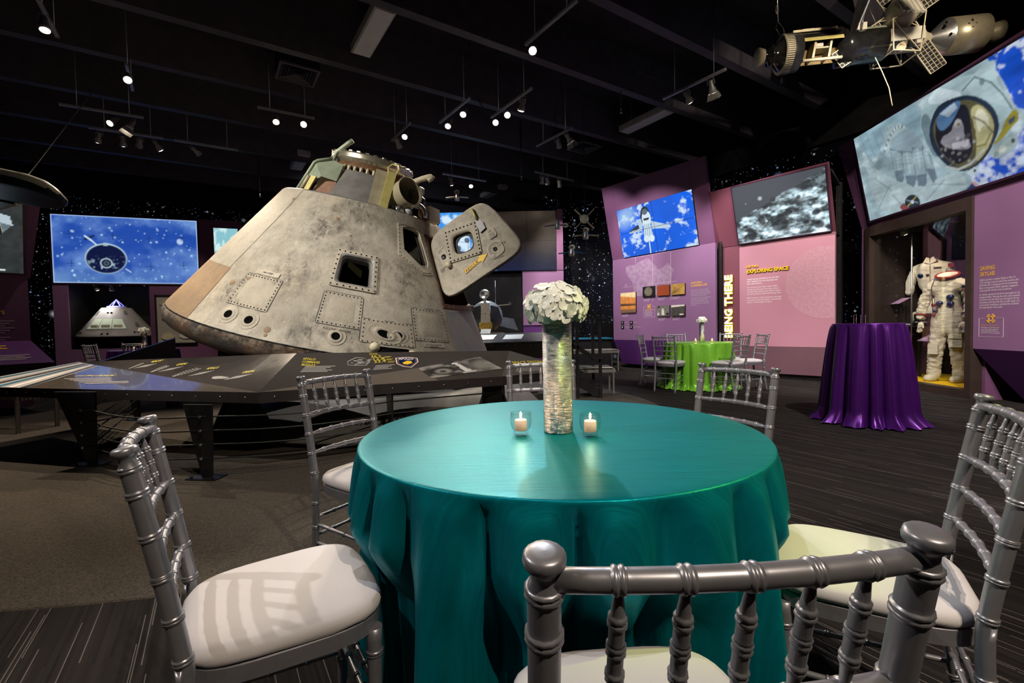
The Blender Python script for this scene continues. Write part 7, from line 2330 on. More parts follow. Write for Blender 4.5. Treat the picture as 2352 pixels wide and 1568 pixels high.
SU = M @ Matrix.Translation((1.06, 0.48, 0.115)) @ Matrix.Rotation(R(34), 4, 'Z')
su = thing('spacesuit', 'headless white spacesuit with a red neck ring in the glass case', 'spacesuit', mat=SU)
J = [(0, 0, 0.90, 0.17, 0.14), (0, 0, 1.15, 0.165, 0.135), (0, 0.0, 1.36, 0.185, 0.145), (0, 0.01, 1.50, 0.15, 0.12), (0, 0.01, 1.62, 0.125, 0.115),
     (-0.105, 0, 0.78, 0.118), (-0.13, -0.01, 0.50, 0.103), (-0.155, 0.01, 0.30, 0.098), (-0.165, 0.02, 0.12, 0.082),
     (0.105, 0, 0.78, 0.118), (0.125, -0.01, 0.50, 0.106), (0.14, 0.01, 0.30, 0.10), (0.145, 0.02, 0.12, 0.082),
     (-0.205, 0.0, 1.45, 0.088), (-0.275, -0.02, 1.26, 0.080), (-0.30, -0.05, 1.08, 0.068), (-0.295, -0.09, 0.95, 0.056),
     (0.205, 0.0, 1.45, 0.088), (0.27, -0.03, 1.26, 0.082), (0.275, -0.08, 1.08, 0.070), (0.25, -0.13, 0.95, 0.056)]
skin_body('suit_body', J, [(0, 1), (1, 2), (2, 3), (3, 4), (0, 5), (5, 6), (6, 7), (7, 8), (0, 9), (9, 10), (10, 11), (11, 12), (3, 13), (13, 14), (14, 15), (15, 16), (3, 17), (17, 18), (18, 19), (19, 20)], su, 'suit white', 2, 0, 0.05)
for s, x in ((-1, -0.165), (1, 0.145)):
    mb = MB().lathe([(0.0, 0.0), (0.055, 0.0), (0.062, 0.03), (0.062, 0.06), (0.05, 0.09), (0.0, 0.10)], 20, Matrix.Translation((x - 0.015 * 1, -0.06, 0)) @ Matrix.Diagonal((1.15, 2.5, 1.0, 1)))
    mb.lathe([(0.07, 0.05), (0.088, 0.10), (0.09, 0.16), (0.08, 0.20)], 20, Matrix.Translation((x, 0.02, 0)))
    mb.build('boot', 'suit white', su)
mt_ = Matrix.Translation((0, -0.015, 1.64)) @ Matrix.Rotation(R(22), 4, 'X')
MB().lathe([(0.128, -0.03), (0.148, -0.02), (0.150, 0.0), (0.142, 0.012), (0.125, 0.012), (0.118, 0.0)], 36, mt_).build('neck_ring', 'red rubber', su)
MB().lathe([(0.120, 0.004), (0.06, -0.03), (0.0, -0.04)], 30, mt_).build('neck_liner', 'cloth white', su)
for x, z, mtl in ((-0.055, 1.20, 'blue fitting'), (0.075, 1.19, 'blue fitting'), (0.07, 1.29, 'blue fitting'), (-0.125, 1.18, 'red rubber'), (-0.10, 1.09, 'blue fitting'), (-0.125, 1.03, 'red rubber')):
    r_ = 0.042 if mtl == 'blue fitting' and abs(x) < 0.09 and z > 1.1 else 0.026
    MB().lathe([(r_, 0), (r_, 0.03), (r_ * 0.8, 0.045), (0, 0.045)], 18, Matrix.Translation((x, -0.118, z)) @ Matrix.Rotation(R(90), 4, 'X')).build('hose_connector', mtl, su)
MB().sweep([(-0.10, -0.16, 1.60), (-0.14, -0.17, 1.45), (-0.13, -0.17, 1.25), (-0.12, -0.17, 1.05)], 0.006, 6).build('tether', 'dark fitting', su)
for x, z, w_, h_, y in ((0.14, 0.62, 0.15, 0.16, -0.13), (-0.13, 0.50, 0.12, 0.15, -0.115), (0.14, 0.70, 0.15, 0.06, -0.145)):
    MB().box((x - w_ / 2, y - 0.03, z - h_ / 2), (x + w_ / 2, y + 0.04, z + h_ / 2)).build('pocket', 'suit white', su)
fl = MB().box((-0.055, -0.004, -0.035), (0.055, 0.0, 0.035)).build('flag_patch', 'print white', su, (0.245, -0.105, 1.42), (0, 0.12, 0.35))
for k in range(4):
    MB().box((-0.055, -0.006, -0.035 + 0.018 * k), (0.055, -0.004, -0.026 + 0.018 * k)).build('flag_stripe', 'red rubber', fl)
MB().box((-0.055, -0.008, 0.0), (-0.01, -0.006, 0.035)).build('flag_canton', 'blue fitting', fl)
for s, z, a in ((-1, 1.02, (-0.297, -0.065)), (1, 1.03, (0.264, -0.10))):
    MB().lathe([(0.072, -0.012), (0.078, -0.006), (0.078, 0.006), (0.072, 0.012)], 20, Matrix.Translation((a[0], a[1], z)) @ Matrix.Rotation(R(-25), 4, 'X')).build('wrist_ring', 'red rubber' if s < 0 else 'dark fitting', su)
for s, (x, y, z) in ((-1, (-0.293, -0.10, 0.93)), (1, (0.243, -0.14, 0.93))):
    g = skin_body('glove', [(x, y, z, 0.045), (x, y - 0.02, z - 0.07, 0.045, 0.03), (x - 0.028, y - 0.03, z - 0.13, 0.012), (x - 0.03, y - 0.04, z - 0.165, 0.010), (x - 0.01, y - 0.035, z - 0.135, 0.012), (x - 0.01, y - 0.045, z - 0.178, 0.010),
                            (x + 0.01, y - 0.035, z - 0.135, 0.012), (x + 0.01, y - 0.045, z - 0.175, 0.010), (x + 0.028, y - 0.03, z - 0.13, 0.012), (x + 0.03, y - 0.04, z - 0.16, 0.010), (x - s * 0.045, y - 0.045, z - 0.07, 0.014), (x - s * 0.055, y - 0.065, z - 0.11, 0.011)],
                  [(0, 1), (1, 2), (2, 3), (1, 4), (4, 5), (1, 6), (6, 7), (1, 8), (8, 9), (1, 10), (10, 11)], su, 'suit white', 1)
# white flight shirt and trousers on a hanger behind the suit
sh = thing('flight_suit', 'white cloth flight shirt and trousers hanging behind the spacesuit', 'flight suit', mat=M @ Matrix.Translation((0.36, 0.80, 0.115)) @ Matrix.Rotation(R(30), 4, 'Z'))
skin_body('shirt', [(0, 0, 1.40, 0.20, 0.08), (0, 0, 1.60, 0.21, 0.08), (0, 0, 1.80, 0.20, 0.08), (0, 0, 1.93, 0.10, 0.06), (0, 0, 1.98, 0.075, 0.055), (-0.22, 0, 1.82, 0.085), (-0.30, -0.01, 1.60, 0.075), (-0.31, -0.02, 1.36, 0.062), (0.22, 0, 1.82, 0.085), (0.30, -0.01, 1.60, 0.075), (0.31, -0.02, 1.36, 0.062)],
          [(0, 1), (1, 2), (2, 3), (3, 4), (2, 5), (5, 6), (6, 7), (2, 8), (8, 9), (9, 10)], sh, 'cloth white', 2, 0, 0.02)
skin_body('trousers', [(0, 0.02, 1.34, 0.19, 0.07), (0, 0.02, 1.16, 0.19, 0.07), (-0.10, 0.02, 0.95, 0.10, 0.06), (-0.12, 0.02, 0.62, 0.085, 0.05), (0.10, 0.02, 0.95, 0.10, 0.06), (0.12, 0.02, 0.62, 0.085, 0.05)], [(0, 1), (1, 2), (2, 3), (1, 4), (4, 5)], sh, 'cloth white', 2, 0, 0.02)
for s in (-1, 1):
    MB().prism([(0, 0), (s * 0.09, 0.04), (s * 0.05, 0.12), (s * 0.01, 0.10)], -0.012, 0.0).build('collar', 'cloth white', sh, (0, -0.075, 1.88))
MB().box((-0.004, -0.005, 0), (0.004, 0.0, 0.45)).build('placket', 'deck tan', sh, (0.0, -0.088, 1.42))
for x, r_, mtl in ((-0.13, 0.04, 'blue fitting'), (-0.03, 0.024, 'dark fitting')):
    MB().lathe([(r_, 0), (r_ * 0.9, 0.006), (0, 0.006)], 18, Matrix.Translation((x, -0.084, 1.70)) @ Matrix.Rotation(R(90), 4, 'X')).build('round_badge', mtl, sh)
MB().box((0.05, -0.092, 1.80), (0.15, -0.086, 1.82)).build('name_tape', 'print black', sh)
MB().box((0.24, -0.095, 1.80), (0.32, -0.09, 1.86)).build('flag_patch', 'red rubber', sh)
MB().sweep([(-0.20, 0, 1.85), (-0.05, 0, 1.99), (0, 0, 2.05), (0.05, 0, 1.99), (0.20, 0, 1.85)], 0.01, 6).build('hanger', 'dark fitting', sh)
# shelf, helmet bubble, gloves, label cards
sf = thing('case_shelf', 'dark shelf inside the spacesuit case', 'shelf', mat=M)
MB().box((-0.0, 0.45, 0.955), (0.60, 0.85, 0.975)).build('board', 'case frame', sf)
MB().bar((0.3, 0.65, 0.115), (0.3, 0.65, 0.955), 0.04).build('post', 'black metal', sf)
hb = thing('helmet', 'clear bubble space helmet on the case shelf', 'helmet', mat=M @ Matrix.Translation((0.10, 0.62, 0.975)))
MB().lathe([(0.10, 0.0), (0.135, 0.05), (0.155, 0.12), (0.155, 0.19), (0.125, 0.26), (0.07, 0.30), (0.0, 0.315)], 32).build('bubble', 'pane glass', hb)
MB().lathe([(0.11, 0.0), (0.125, 0.0), (0.125, 0.035), (0.11, 0.035)], 32).build('collar', 'steel', hb)
MB().sweep([(0.06, 0.06, 0.03), (0.07, 0.07, 0.14), (0.05, 0.06, 0.23)], [0.05, 0.055, 0.03], 10).build('inner_pad', 'cloth white', hb)
for i, x in enumerate((0.36, 0.50)):
    g = thing('boot', 'shiny black overshoe on the case shelf, %s' % ('beside the helmet' if i == 0 else 'beside the steel rod'), 'boot', mat=M @ Matrix.Translation((x, 0.60, 0.975)), group='overshoes on the shelf')
    MB().lathe([(0.0, 0), (0.06, 0), (0.065, 0.05), (0.05, 0.10), (0.055, 0.18), (0.045, 0.20)], 20, Matrix.Diagonal((1, 1.5, 1, 1))).build('shaft', 'model gloss black', g)
    MB().lathe([(0.066, 0.045), (0.07, 0.055), (0.066, 0.065)], 20, Matrix.Diagonal((1, 1.5, 1, 1))).build('band', 'steel', g)
for (x, y, z, h0, w_, lab) in ((0.16, 0.45, 1.38, 0.98, 0.28, 'lilac label card standing above the case shelf'), (0.80, 0.42, 0.76, 0.115, 0.27, 'lilac label card on a thin stand before the suit')):
    t = thing('label_card', lab, 'label card', mat=M @ Matrix.Translation((x, y, 0)) @ Matrix.Rotation(R(-10), 4, 'Z'), group='label cards in the case')
    MB().cyl((0, 0, h0), (0, 0, z + 0.02), 0.006, n=6).build('stand', 'black metal', t)
    MB().lathe([(0, h0), (0.06, h0), (0.06, h0 + 0.006), (0, h0 + 0.008)], 16).build('foot', 'black metal', t)
    MB().hexa([(-w_ / 2, -0.10, z - 0.03), (w_ / 2, -0.10, z - 0.03), (w_ / 2, 0.08, z + 0.07), (-w_ / 2, 0.08, z + 0.07), (-w_ / 2, -0.102, z - 0.026), (w_ / 2, -0.102, z - 0.026), (w_ / 2, 0.078, z + 0.074), (-w_ / 2, 0.078, z + 0.074)]).build('card', 'print lilac', t)

# ================================================================ hanging space station model
SM = Matrix.Translation((4.34, 6.0, 4.50)) @ Matrix.Rotation(R(-1.5), 4, 'Y') @ Matrix.Rotation(R(-6), 4, 'Z') @ Matrix.Scale(0.832, 4)
sl = thing('station_model', 'black and cream space station model hanging from the ceiling', 'space station model', mat=SM)
RX = Matrix.Rotation(R(90), 4, 'Y')
def xl(prof, n=36, off=(0, 0, 0), a0=0.0, a1=2 * PI):
    return MB().lathe([(r, z) for z, r in prof], n, Matrix.Translation(off) @ RX, a0=a0, a1=a1)
xl([(-1.38, 0.0), (-1.38, 0.125), (-1.35, 0.13), (-1.33, 0.12), (-1.28, 0.105)]).build('docking_flange', 'model cream', sl)
xl([(-1.28, 0.10), (-1.22, 0.09), (-1.20, 0.15), (-1.17, 0.16), (-1.14, 0.12), (-1.05, 0.22), (-1.02, 0.25)]).build('aft_dome', 'model gloss black', sl)
xl([(-1.04, 0.0), (-1.04, 0.268), (-1.03, 0.274), (-0.93, 0.274), (-0.93, 0.25)]).build('ribbed_collar', 'model cream', sl)
mb = MB()
for k in range(60):
    a = 2 * PI * k / 60
    mb.box((-1.03, -0.004, 0.272), (-0.93, 0.004, 0.279))
    for i in range(8):
        x, y, z = mb.v[-8 + i]
        mb.v[-8 + i] = (x, y * math.cos(a) - z * math.sin(a), y * math.sin(a) + z * math.cos(a))
o = mb.build('collar_ribs', 'model dark', sl)
o['kind'] = 'stuff'
xl([(-0.93, 0.262), (-0.80, 0.262), (-0.80, 0.25)]).build('band', 'model dark', sl)
# workshop hull with a cutaway opening toward the viewer
xl([(-0.80, 0.255), (-0.25, 0.255)], 48, a0=R(60), a1=R(248)).build('workshop_hull', 'model gloss black', sl)
xl([(-0.80, 0.25), (-0.25, 0.25)], 48, a0=R(248), a1=R(262)).build('cutaway_trim', 'deck yellow', sl)
MB().box((-0.80, -0.02, -0.2), (-0.25, 0.0, 0.05)).build('cutaway_back', 'brown interior', sl)
for x in (-0.68, -0.46):
    MB().hexa([(x, -0.20, -0.19), (x + 0.03, -0.20, -0.19), (x + 0.03, -0.02, -0.19), (x, -0.02, -0.19), (x + 0.05, -0.20, 0.05), (x + 0.08, -0.20, 0.05), (x + 0.08, -0.02, 0.05), (x + 0.05, -0.02, 0.05)]).build('deck_frame', 'model cream', sl)
MB().box((-0.62, -0.2, -0.06), (-0.44, -0.03, -0.04)).build('deck_floor', 'model cream', sl)
MB().box((-0.60, -0.17, -0.02), (-0.50, -0.06, 0.04)).build('locker', 'model white', sl)
MB().cyl((-0.80, -0.17, -0.205), (-0.25, -0.17, -0.205), 0.022, n=10).build('base_tube', 'model cream', sl)
xl([(-0.25, 0.0), (-0.25, 0.262), (-0.05, 0.262), (-0.03, 0.25), (0.38, 0.25), (0.38, 0.0)], 48).build('forward_hull', 'model gloss black', sl)
xl([(0.05, 0.2505), (0.36, 0.2505)], 12, a0=R(205), a1=R(235)).build('green_reflector', 'green deck', sl)
for z in (0.268, 0.285):
    pass
MB().box((-0.90, -0.14, 0.235), (-0.28, -0.10, 0.27)).build('side_rail', 'model cream', sl)
MB().cyl((-0.85, -0.02, 0.285), (-0.1, -0.02, 0.285), 0.028, n=12).build('solar_boom', 'model gloss black', sl)
MB().box((-0.72, -0.05, 0.29), (-0.55, 0.01, 0.325)).build('boom_box', 'model cream', sl)
for x in (-0.08, 0.02):
    MB().hexa([(x, -0.20, 0.14), (x + 0.07, -0.20, 0.14), (x + 0.07, -0.12, 0.20), (x, -0.12, 0.20), (x + 0.01, -0.22, 0.24), (x + 0.06, -0.22, 0.24), (x + 0.06, -0.14, 0.28), (x + 0.01, -0.14, 0.28)]).build('hinge_block', 'model white', sl)
# great solar wing sweeping up out of the picture
MB().hexa([(-0.20, -0.25, 0.02), (-0.06, -0.22, 0.16), (-0.05, -0.21, 0.16), (-0.19, -0.24, 0.02), (0.10, -0.30, 1.30), (0.34, -0.28, 1.30), (0.34, -0.26, 1.30), (0.10, -0.28, 1.30)]).build('solar_wing', 'model gloss black', sl)
MB().bar((-0.02, -0.2, 0.22), (0.42, -0.28, 1.3), 0.02).build('wing_boom', 'model grey', sl)
# multiple docking adapter and truss
xl([(0.38, 0.13), (0.42, 0.16), (0.92, 0.155), (0.98, 0.10), (1.06, 0.07)], 28, (0, 0, 0.02)).build('docking_adapter', 'model cream', sl)
mb = MB()
cor = [(0.40, -0.26, -0.22), (0.40, 0.26, -0.22), (0.40, -0.26, 0.22), (0.40, 0.26, 0.22)]
far_ = [(0.80, -0.20, -0.24), (0.80, 0.20, -0.24), (0.86, -0.24, 0.30), (0.86, 0.24, 0.30)]
for a in range(4):
    mb.bar(cor[a], far_[a], 0.016)
for a, b_ in ((0, 1), (1, 3), (3, 2), (2, 0)):
    mb.bar(cor[a], cor[b_], 0.014)
    mb.bar(far_[a], far_[b_], 0.014)
    mb.bar(cor[a], far_[b_], 0.012)
mb.build('truss', 'model cream', sl)
MB().box((0.42, -0.19, -0.06), (0.88, -0.15, 0.12)).build('side_cover', 'model white', sl)
MB().lathe([(0.055, 0), (0.06, 0.05), (0.052, 0.05), (0.05, 0.01), (0, 0.01)], 18, Matrix.Translation((0.52, -0.2, -0.17)) @ Matrix.Rotation(R(105), 4, 'X')).build('horn', 'model cream', sl)
for k in range(4):
    MB().box((0.45 + 0.1 * k, -0.21, -0.16 + 0.03 * (k % 2)), (0.52 + 0.1 * k, -0.16, -0.08)).build('equipment_box', ('dark fitting', 'model bronze', 'dark fitting', 'model white')[k], sl)
# telescope mount drum with four windmill panels
TM = Matrix.Translation((0.62, -0.05, 0.36)) @ Matrix.Rotation(R(62), 4, 'X') @ Matrix.Rotation(R(8), 4, 'Y')
MB().lathe([(0.0, -0.16), (0.14, -0.16), (0.17, -0.12), (0.21, -0.08), (0.21, 0.16), (0.20, 0.18), (0.0, 0.18)], 36, TM).build('telescope_drum', 'model cream', sl)
for k in range(5):
    MB().box((-0.16 + 0.07 * k, -0.20, 0.17), (-0.12 + 0.07 * k, 0.05, 0.20)).build('drum_fitting', 'model white', sl, TM.translation, TM.to_euler())
def wind_panel(ang, L, label=None):
    M_ = Matrix.Translation((0.62, -0.08, 0.34)) @ Matrix.Rotation(R(ang), 4, 'Y')
    fr_ = MB()
    W_ = 0.125
    for s in (-1, 1):
        fr_.bar(M_ @ V3((s * W_, 0, 0.18)), M_ @ V3((s * W_, 0, L)), 0.014)
    nr_ = int((L - 0.25) / 0.055)
    for k in range(nr_ + 1):
        z = 0.28 + (L - 0.28) * k / nr_
        fr_.bar(M_ @ V3((-W_, 0, z)), M_ @ V3((W_, 0, z)), 0.007)
    for x in (-0.066, 0.0, 0.066):
        fr_.bar(M_ @ V3((x, 0, 0.28)), M_ @ V3((x, 0, L)), 0.008)
    fr_.bar(M_ @ V3((-W_, 0, 0.28)), M_ @ V3((0, 0, 0.05)), 0.010)
    fr_.bar(M_ @ V3((W_, 0, 0.28)), M_ @ V3((0, 0, 0.05)), 0.010)
    o = fr_.build('windmill_panel', 'model cream', sl)
    MB().hexa([M_ @ V3(p) for p in ((-W_, 0.004, 0.28), (W_, 0.004, 0.28), (W_, 0.008, 0.28), (-W_, 0.008, 0.28), (-W_, 0.004, L), (W_, 0.004, L), (W_, 0.008, L), (-W_, 0.008, L))]).build('cells', 'model dark', o)
for a, L in ((-32, 1.0), (58, 1.05), (148, 0.95), (238, 1.05)):
    wind_panel(a, L)
# docked ship: conical nose, cream service drum and bell
xl([(1.03, 0.055), (1.08, 0.09), (1.24, 0.235), (1.26, 0.245)], 40, (0, 0, 0.02)).build('ship_nose', 'steel', sl)
xl([(1.26, 0.0), (1.26, 0.248), (1.74, 0.25), (1.75, 0.24), (1.75, 0.0)], 40, (0, 0, 0.02)).build('service_drum', 'model bronze', sl)
xl([(1.75, 0.06), (1.80, 0.075), (1.92, 0.125), (2.0, 0.145), (2.0, 0.135), (1.85, 0.08)], 32, (0, 0, 0.02)).build('engine_bell', 'model bronze', sl)
mb = MB()
for a in (0, 90, 180, 270):
    c_, s_ = math.cos(R(a)), math.sin(R(a))
    mb.bar((1.46 + 0.035 * c_, -0.235, 0.05 + 0.035 * s_), (1.46 + 0.06 * c_, -0.245, 0.05 + 0.06 * s_), 0.018)
mb.build('thruster_cluster', 'dark fitting', sl)
for (x, z, s_) in ((1.14, 0.08, 0.02), (1.20, -0.05, 0.018), (1.16, 0.13, 0.015)):
    MB().ball((x, -0.16 - (x - 1.1) * 0.5, z), s_, 6).build('nose_port', 'hole black', sl)
# suspension and dangling boom
mb = MB().sweep([(-1.02, 0, 0.28), (-1.10, -0.02, 0.40), (-1.05, 0, 0.50), (-0.98, 0.0, 0.40), (-0.96, 0, 0.28)], 0.008, 6)
mb.build('sling', 'dark fitting', sl)
MB().cyl((-1.05, 0, 0.50), (-1.06, 0, 1.49), 0.007, n=6).build('suspension_wire', 'steel', sl)
MB().sweep([(-1.065, 0, 0.62), (-1.045, 0, 0.66), (-1.05, 0, 0.74), (-1.07, 0, 0.74), (-1.08, 0, 0.66), (-1.065, 0, 0.62)], 0.007, 6).build('snap_hook', 'steel', sl)
mb = MB()
mb.cyl((0.12, 0, 0.26), (0.22, 0, 0.62), 0.005, n=6).cyl((0.36, 0, 0.26), (0.22, 0, 0.62), 0.005, n=6).cyl((0.22, 0, 0.62), (0.22, 0, 1.49), 0.006, n=6)
mb.build('suspension_wire', 'steel', sl)
MB().sweep([(0.22, -0.15, -0.25), (0.30, -0.17, -0.48), (0.38, -0.18, -0.72), (0.42, -0.18, -0.98)], 0.007, 6).build('hanging_boom', 'model cream', sl)

# ================================================================ winged shuttle model at the left
WR = Matrix.Rotation(R(-4), 4, 'Z') @ Matrix.Rotation(R(13), 4, 'Y') @ Matrix.Rotation(R(-36), 4, 'X')
WM = Matrix.Translation(V3((-5.60, 6.0, 2.78)) - WR @ V3((0.715, 0, -0.06))) @ WR
sh2 = thing('shuttle_model', 'dark bellied shuttle model hanging in the top left corner', 'shuttle model', mat=WM)
mb = MB()
vs, fs = [], []
secs = [(-1.6, 0.20, 0.20, 0.0), (-0.6, 0.20, 0.20, 0.0), (0.1, 0.20, 0.19, 0.0), (0.35, 0.18, 0.16, -0.01), (0.52, 0.14, 0.115, -0.03), (0.64, 0.085, 0.07, -0.05), (0.70, 0.03, 0.03, -0.06), (0.715, 0.002, 0.002, -0.06)]
for (x, w_, h_, z0) in secs:
    for k in range(24):
        a = 2 * PI * k / 24
        yy = math.copysign(abs(math.cos(a)) ** 0.7, math.cos(a)) * w_
        zz = math.sin(a) * h_ if math.sin(a) > 0 else max(-0.55, math.sin(a)) * h_
        vs.append((x, yy, z0 + zz))
for i in range(len(secs) - 1):
    fs += [(i * 24 + k, i * 24 + (k + 1) % 24, (i + 1) * 24 + (k + 1) % 24, (i + 1) * 24 + k) for k in range(24)]
up = [f for f in fs if sum(vs[i][2] for i in f) / 4 > -0.02]
lo = [f for f in fs if f not in up]
MB().add(vs, up, True).build('upper_fuselage', 'model white', sh2)
MB().add(vs, lo, True).build('belly', 'model belly', sh2)['label'] = 'dark blue tiled belly'
for s in (-1, 1):
    w_ = [(-0.10, s * 0.19), (-0.65, s * 0.42), (-1.05, s * 0.95), (-1.45, s * 0.95), (-1.5, s * 0.19)]
    if s < 0:
        w_ = list(reversed(w_))
    MB().prism(w_, -0.12, -0.085, 'z').build('wing', 'model belly', sh2)
    MB().sweep([(x, y, -0.10) for x, y in (w_ if s > 0 else list(reversed(w_)))[:4]], 0.024, 6).build('wing_edge', 'model white', sh2)
MB().cyl((-0.05, 0, 0.15), (-0.6, -0.1, 2.6), 0.006, n=6).build('suspension_wire', 'steel', sh2)

# ================================================================ lunar lander model
lm = thing('lander_model', 'spindly lunar lander model with gold foil legs behind the hatch', 'lander model', (-0.48, 9.0, 0.62))
LW = 0.9
def octa(r, z0, z1, r1, mat, name, c=(0, 0)):
    return MB().lathe([(0.001, z0), (r, z0), (r1, z1), (0.001, z1)], 8, Matrix.Translation((c[0], c[1], 0)), smooth=False).build(name, mat, lm)
MB().box((-0.4, -0.4, -0.62 + 0.004), (0.4, 0.4, 0.0)).build('plinth', 'black metal', lm)
octa(0.34, 0.12, 0.36, 0.34, 'gold foil', 'descent_stage')
for a in (45, 135, 225, 315):
    c_, s_ = math.cos(R(a)), math.sin(R(a))
    mb = MB().bar((0.30 * c_, 0.30 * s_, 0.34), (0.55 * c_, 0.55 * s_, 0.03), 0.022).bar((0.32 * c_, 0.32 * s_, 0.14), (0.50 * c_, 0.50 * s_, 0.10), 0.015)
    mb.lathe([(0.07, 0.0), (0.075, 0.02), (0.0, 0.03)], 12, Matrix.Translation((0.56 * c_, 0.56 * s_, 0.0)))
    mb.build('landing_leg', 'gold foil', lm)
MB().ball((0, 0.02, 0.68), 0.30, 10, (1.05, 0.95, 1.0)).build('ascent_cabin', 'model grey', lm)
MB().hexa([(-0.10, -0.34, 0.42), (0.10, -0.34, 0.42), (0.10, -0.1, 0.42), (-0.10, -0.1, 0.42), (-0.075, -0.30, 0.92), (0.075, -0.30, 0.92), (0.075, -0.1, 0.95), (-0.075, -0.1, 0.95)]).build('front_face', 'steel', lm)
for s in (-1, 1):
    MB().hexa([(s * 0.10, -0.33, 0.62), (s * 0.30, -0.22, 0.62), (s * 0.30, -0.20, 0.62), (s * 0.10, -0.31, 0.62), (s * 0.09, -0.31, 0.88), (s * 0.24, -0.24, 0.84), (s * 0.24, -0.22, 0.84), (s * 0.09, -0.29, 0.88)]).build('window_facet', 'model dark', lm)
    MB().bar((s * 0.2, 0, 0.88), (s * 0.46, -0.02, 0.90), 0.02).build('thruster_boom', 'steel', lm)
    MB().lathe([(0.0, 0), (0.04, 0.05), (0.042, 0.06)], 10, Matrix.Translation((s * 0.47, -0.02, 0.88))).build('thruster', 'steel', lm)
    MB().prism([(s * 0.22, 0.50), (s * 0.60, 0.40), (s * 0.52, 0.62), (s * 0.30, 0.66)] if s > 0 else [(s * 0.30, 0.66), (s * 0.42, 0.58), (s * 0.40, 0.44), (s * 0.22, 0.50)], -0.20, -0.17).build('side_panel', 'model grey', lm)
MB().box((-0.12, -0.36, 0.44), (0.12, -0.34, 0.56)).build('egress_platform', 'gold foil', lm)
MB().hexa([(-0.10, -0.52, 0.30), (0.08, -0.52, 0.30), (0.10, -0.38, 0.42), (-0.08, -0.38, 0.42), (-0.10, -0.52, 0.32), (0.08, -0.52, 0.32), (0.10, -0.38, 0.44), (-0.08, -0.38, 0.44)]).build('porch', 'model white', lm)
MB().lathe([(0.0, 0.0), (0.06, 0.01), (0.095, 0.04), (0.10, 0.045), (0.06, 0.02)], 20, Matrix.Translation((-0.02, -0.12, 1.08)) @ Matrix.Rotation(R(80), 4, 'X')).build('radar_dish', 'steel', lm)
MB().bar((-0.02, -0.1, 0.94), (-0.02, -0.1, 1.08), 0.05).build('radar_mast', 'steel', lm)
MB().cyl((0.18, 0, 0.90), (0.18, 0, 1.36), 0.006, n=6).build('antenna', 'steel', lm)
for k, (x, cl) in enumerate(((-0.05, 'green deck'), (0.0, 'red rubber'), (0.05, 'green deck'))):
    MB().ball((x, -0.315, 0.72), 0.012, 5).build('docking_light', cl, lm)

# ================================================================ hanging satellites
def sat(x, y, z, label, kind):
    t = thing('satellite_model', label, 'satellite model', (x, y, z), 0, 'small hanging satellites')
    MB().cyl((0, 0, 0.08), (0, 0, 5.28 - z), 0.003, n=5).build('suspension_wire', 'cable black', t)
    if kind == 0:
        MB().ball((0, 0, 0), 0.085, 10).build('body', 'model white', t)
        for a in (45, 135, 225, 315):
            c_, s_ = math.cos(R(a)), math.sin(R(a))
            MB().bar((0.08 * c_, 0, 0.08 * s_), (0.26 * c_, 0, 0.26 * s_), 0.012, 0.075, up=(0, 1, 0)).build('solar_panel', 'model cream', t)
    else:
        MB().lathe([(0, -0.10), (0.05, -0.09), (0.06, -0.02), (0.04, 0.04), (0.05, 0.09), (0, 0.1)], 12).build('body', 'steel', t)
        for s in (-1, 1):
            MB().hexa([(s * 0.06, -0.05, -0.02), (s * 0.25, -0.05, -0.04), (s * 0.25, 0.05, -0.04), (s * 0.06, 0.05, -0.02), (s * 0.06, -0.05, -0.012), (s * 0.25, -0.05, -0.03), (s * 0.25, 0.05, -0.03), (s * 0.06, 0.05, -0.012)]).build('solar_panel', ('model dark', 'model cream', 'blue counter')[kind - 1], t)
        MB().lathe([(0, 0), (0.04, 0.01), (0.06, 0.035)], 14, Matrix.Translation((0.14 if kind == 1 else 0.0, -0.03, -0.05 if kind == 1 else 0.06)) @ Matrix.Rotation(R(60), 4, 'X')).build('dish', 'model white', t)
sat(1.42, 9.0, 3.11, 'round satellite model with four paddle wings', 0)
sat(0.91, 9.0, 3.02, 'satellite model with dark flat wings and a hanging dish', 1)
sat(1.44, 9.0, 2.82, 'small satellite model with two pale wings below the round one', 2)
sat(1.17, 9.0, 2.50, 'lowest little satellite model with blue wings', 3)
sat(-1.15, 10.5, 4.00, 'tiny satellite model hanging from the track over the lander', 2)

# ================================================================ white model capsule in its niche
M = MBL
mc = thing('capsule_model', 'white model capsule with lit cabin windows in the dark niche', 'capsule model', mat=M @ Matrix.Translation((1.06, 0.62, 1.03)))
MB().lathe([(0.0, 0.0), (0.86, 0.0), (0.90, 0.02), (0.86, 0.07), (0.345, 0.78), (0.33, 0.80), (0.0, 0.80)], 64).build('shell', 'capsule model white', mc)
MB().lathe([(0.20, 0.80), (0.22, 0.80), (0.22, 0.84), (0.20, 0.85), (0.0, 0.85)], 40).build('top_ring', 'capsule model white', mc)
mb = MB()
for k in range(6):
    a = 2 * PI * k / 6 + 0.3
    mb.bar((0.17 * math.cos(a), 0.17 * math.sin(a), 0.84), (0.02 * math.cos(a), 0.02 * math.sin(a), 1.01), 0.018)
mb.ball((0, 0, 1.02), 0.03, 6)
mb.build('apex_frame', 'capsule model white', mc)
def mcone(a, h, off=0.0):
    r = 0.90 - (h - 0.03) * (0.90 - 0.345) / 0.75 + off
    return V3((r * math.sin(R(a)), -r * math.cos(R(a)), h))
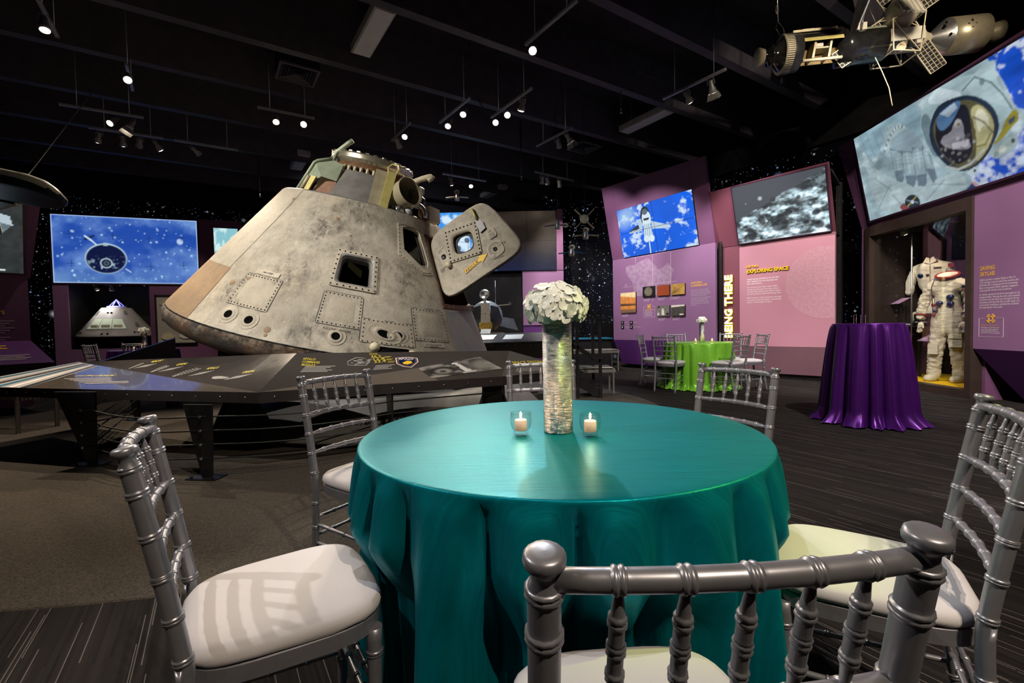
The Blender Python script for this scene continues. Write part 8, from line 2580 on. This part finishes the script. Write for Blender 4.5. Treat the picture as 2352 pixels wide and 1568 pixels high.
def mpatch(a0, a1, b0, b1, h0, h1, off, mat, name):
    n = 10
    vs = [mcone(a0 + (a1 - a0) * i / n, h0, off) for i in range(n + 1)] + [mcone(b0 + (b1 - b0) * i / n, h1, off) for i in range(n + 1)]
    return MB().add(vs, [(i, i + 1, n + 2 + i, n + 1 + i) for i in range(n)], True).build(name, mat, mc)
mpatch(-36, 36, -33, 33, 0.205, 0.505, 0.008, 'capsule model white', 'window_frame')
mpatch(-33.5, 33.5, -30, 30, 0.225, 0.485, 0.014, 'lit cabin', 'cabin_window')
for a in (-11, 11):
    mpatch(a - 0.7, a + 0.7, a - 0.7, a + 0.7, 0.225, 0.485, 0.018, 'capsule model white', 'mullion')
for a in (-20, 0, 20):
    for d in (-3.5, 2, 6):
        p = mcone(a + d * 0.9, 0.29, 0.03)
        MB().ball(p, 0.045, 7, (1, 0.6, 1)).build('crew_figure', 'model white', mc)
for a0, a1, h0, h1 in ((-50, -38, 0.60, 0.71), (38, 50, 0.60, 0.71), (-66, -52, 0.27, 0.39), (52, 62, 0.27, 0.39)):
    mpatch(a0, a1, a0 + 3, a1, h0, h1, 0.008, 'model grey', 'side_window')
for a, h in ((-5, 0.655), (5, 0.655), (-2, 0.085), (6, 0.085), (-43, 0.12), (-48, 0.12), (45, 0.12), (50, 0.12)):
    p = mcone(a, h, 0.004)
    n_ = V3((math.sin(R(a)) * 0.8, -math.cos(R(a)) * 0.8, 0.6)).normalized()
    mm = n_.to_track_quat('Z', 'Y').to_matrix().to_4x4()
    mm.translation = p
    MB().lathe([(0.026, 0.0), (0.022, 0.004), (0, 0.004)], 14, mm).build('thruster_port', 'hole black', mc)
MB().cyl((0, 0, -0.33), (0, 0, 0.01), 0.3, n=24).build('stand', 'print black', mc)
w = M @ V3((1.1, 0.25, 2.40))
lamp_head(w, M @ V3((1.06, 0.62, 1.75)), 'hidden blue spotlight in the niche roof', 150, (0.08, 0.08, 1.0), 46, 0.6, group='niche spotlights')
w = M @ V3((0.8, 0.15, 2.40))
lamp_head(w, M @ V3((1.06, 0.45, 1.1)), 'hidden white spotlight in the niche roof', 30, NEUT, 70, 0.6, group='niche spotlights')

bake_texts()
# lamps carry the room's light; glowing surfaces are found by the rays that reach them
for m in MATS.values():
    m.cycles.emission_sampling = 'NONE'
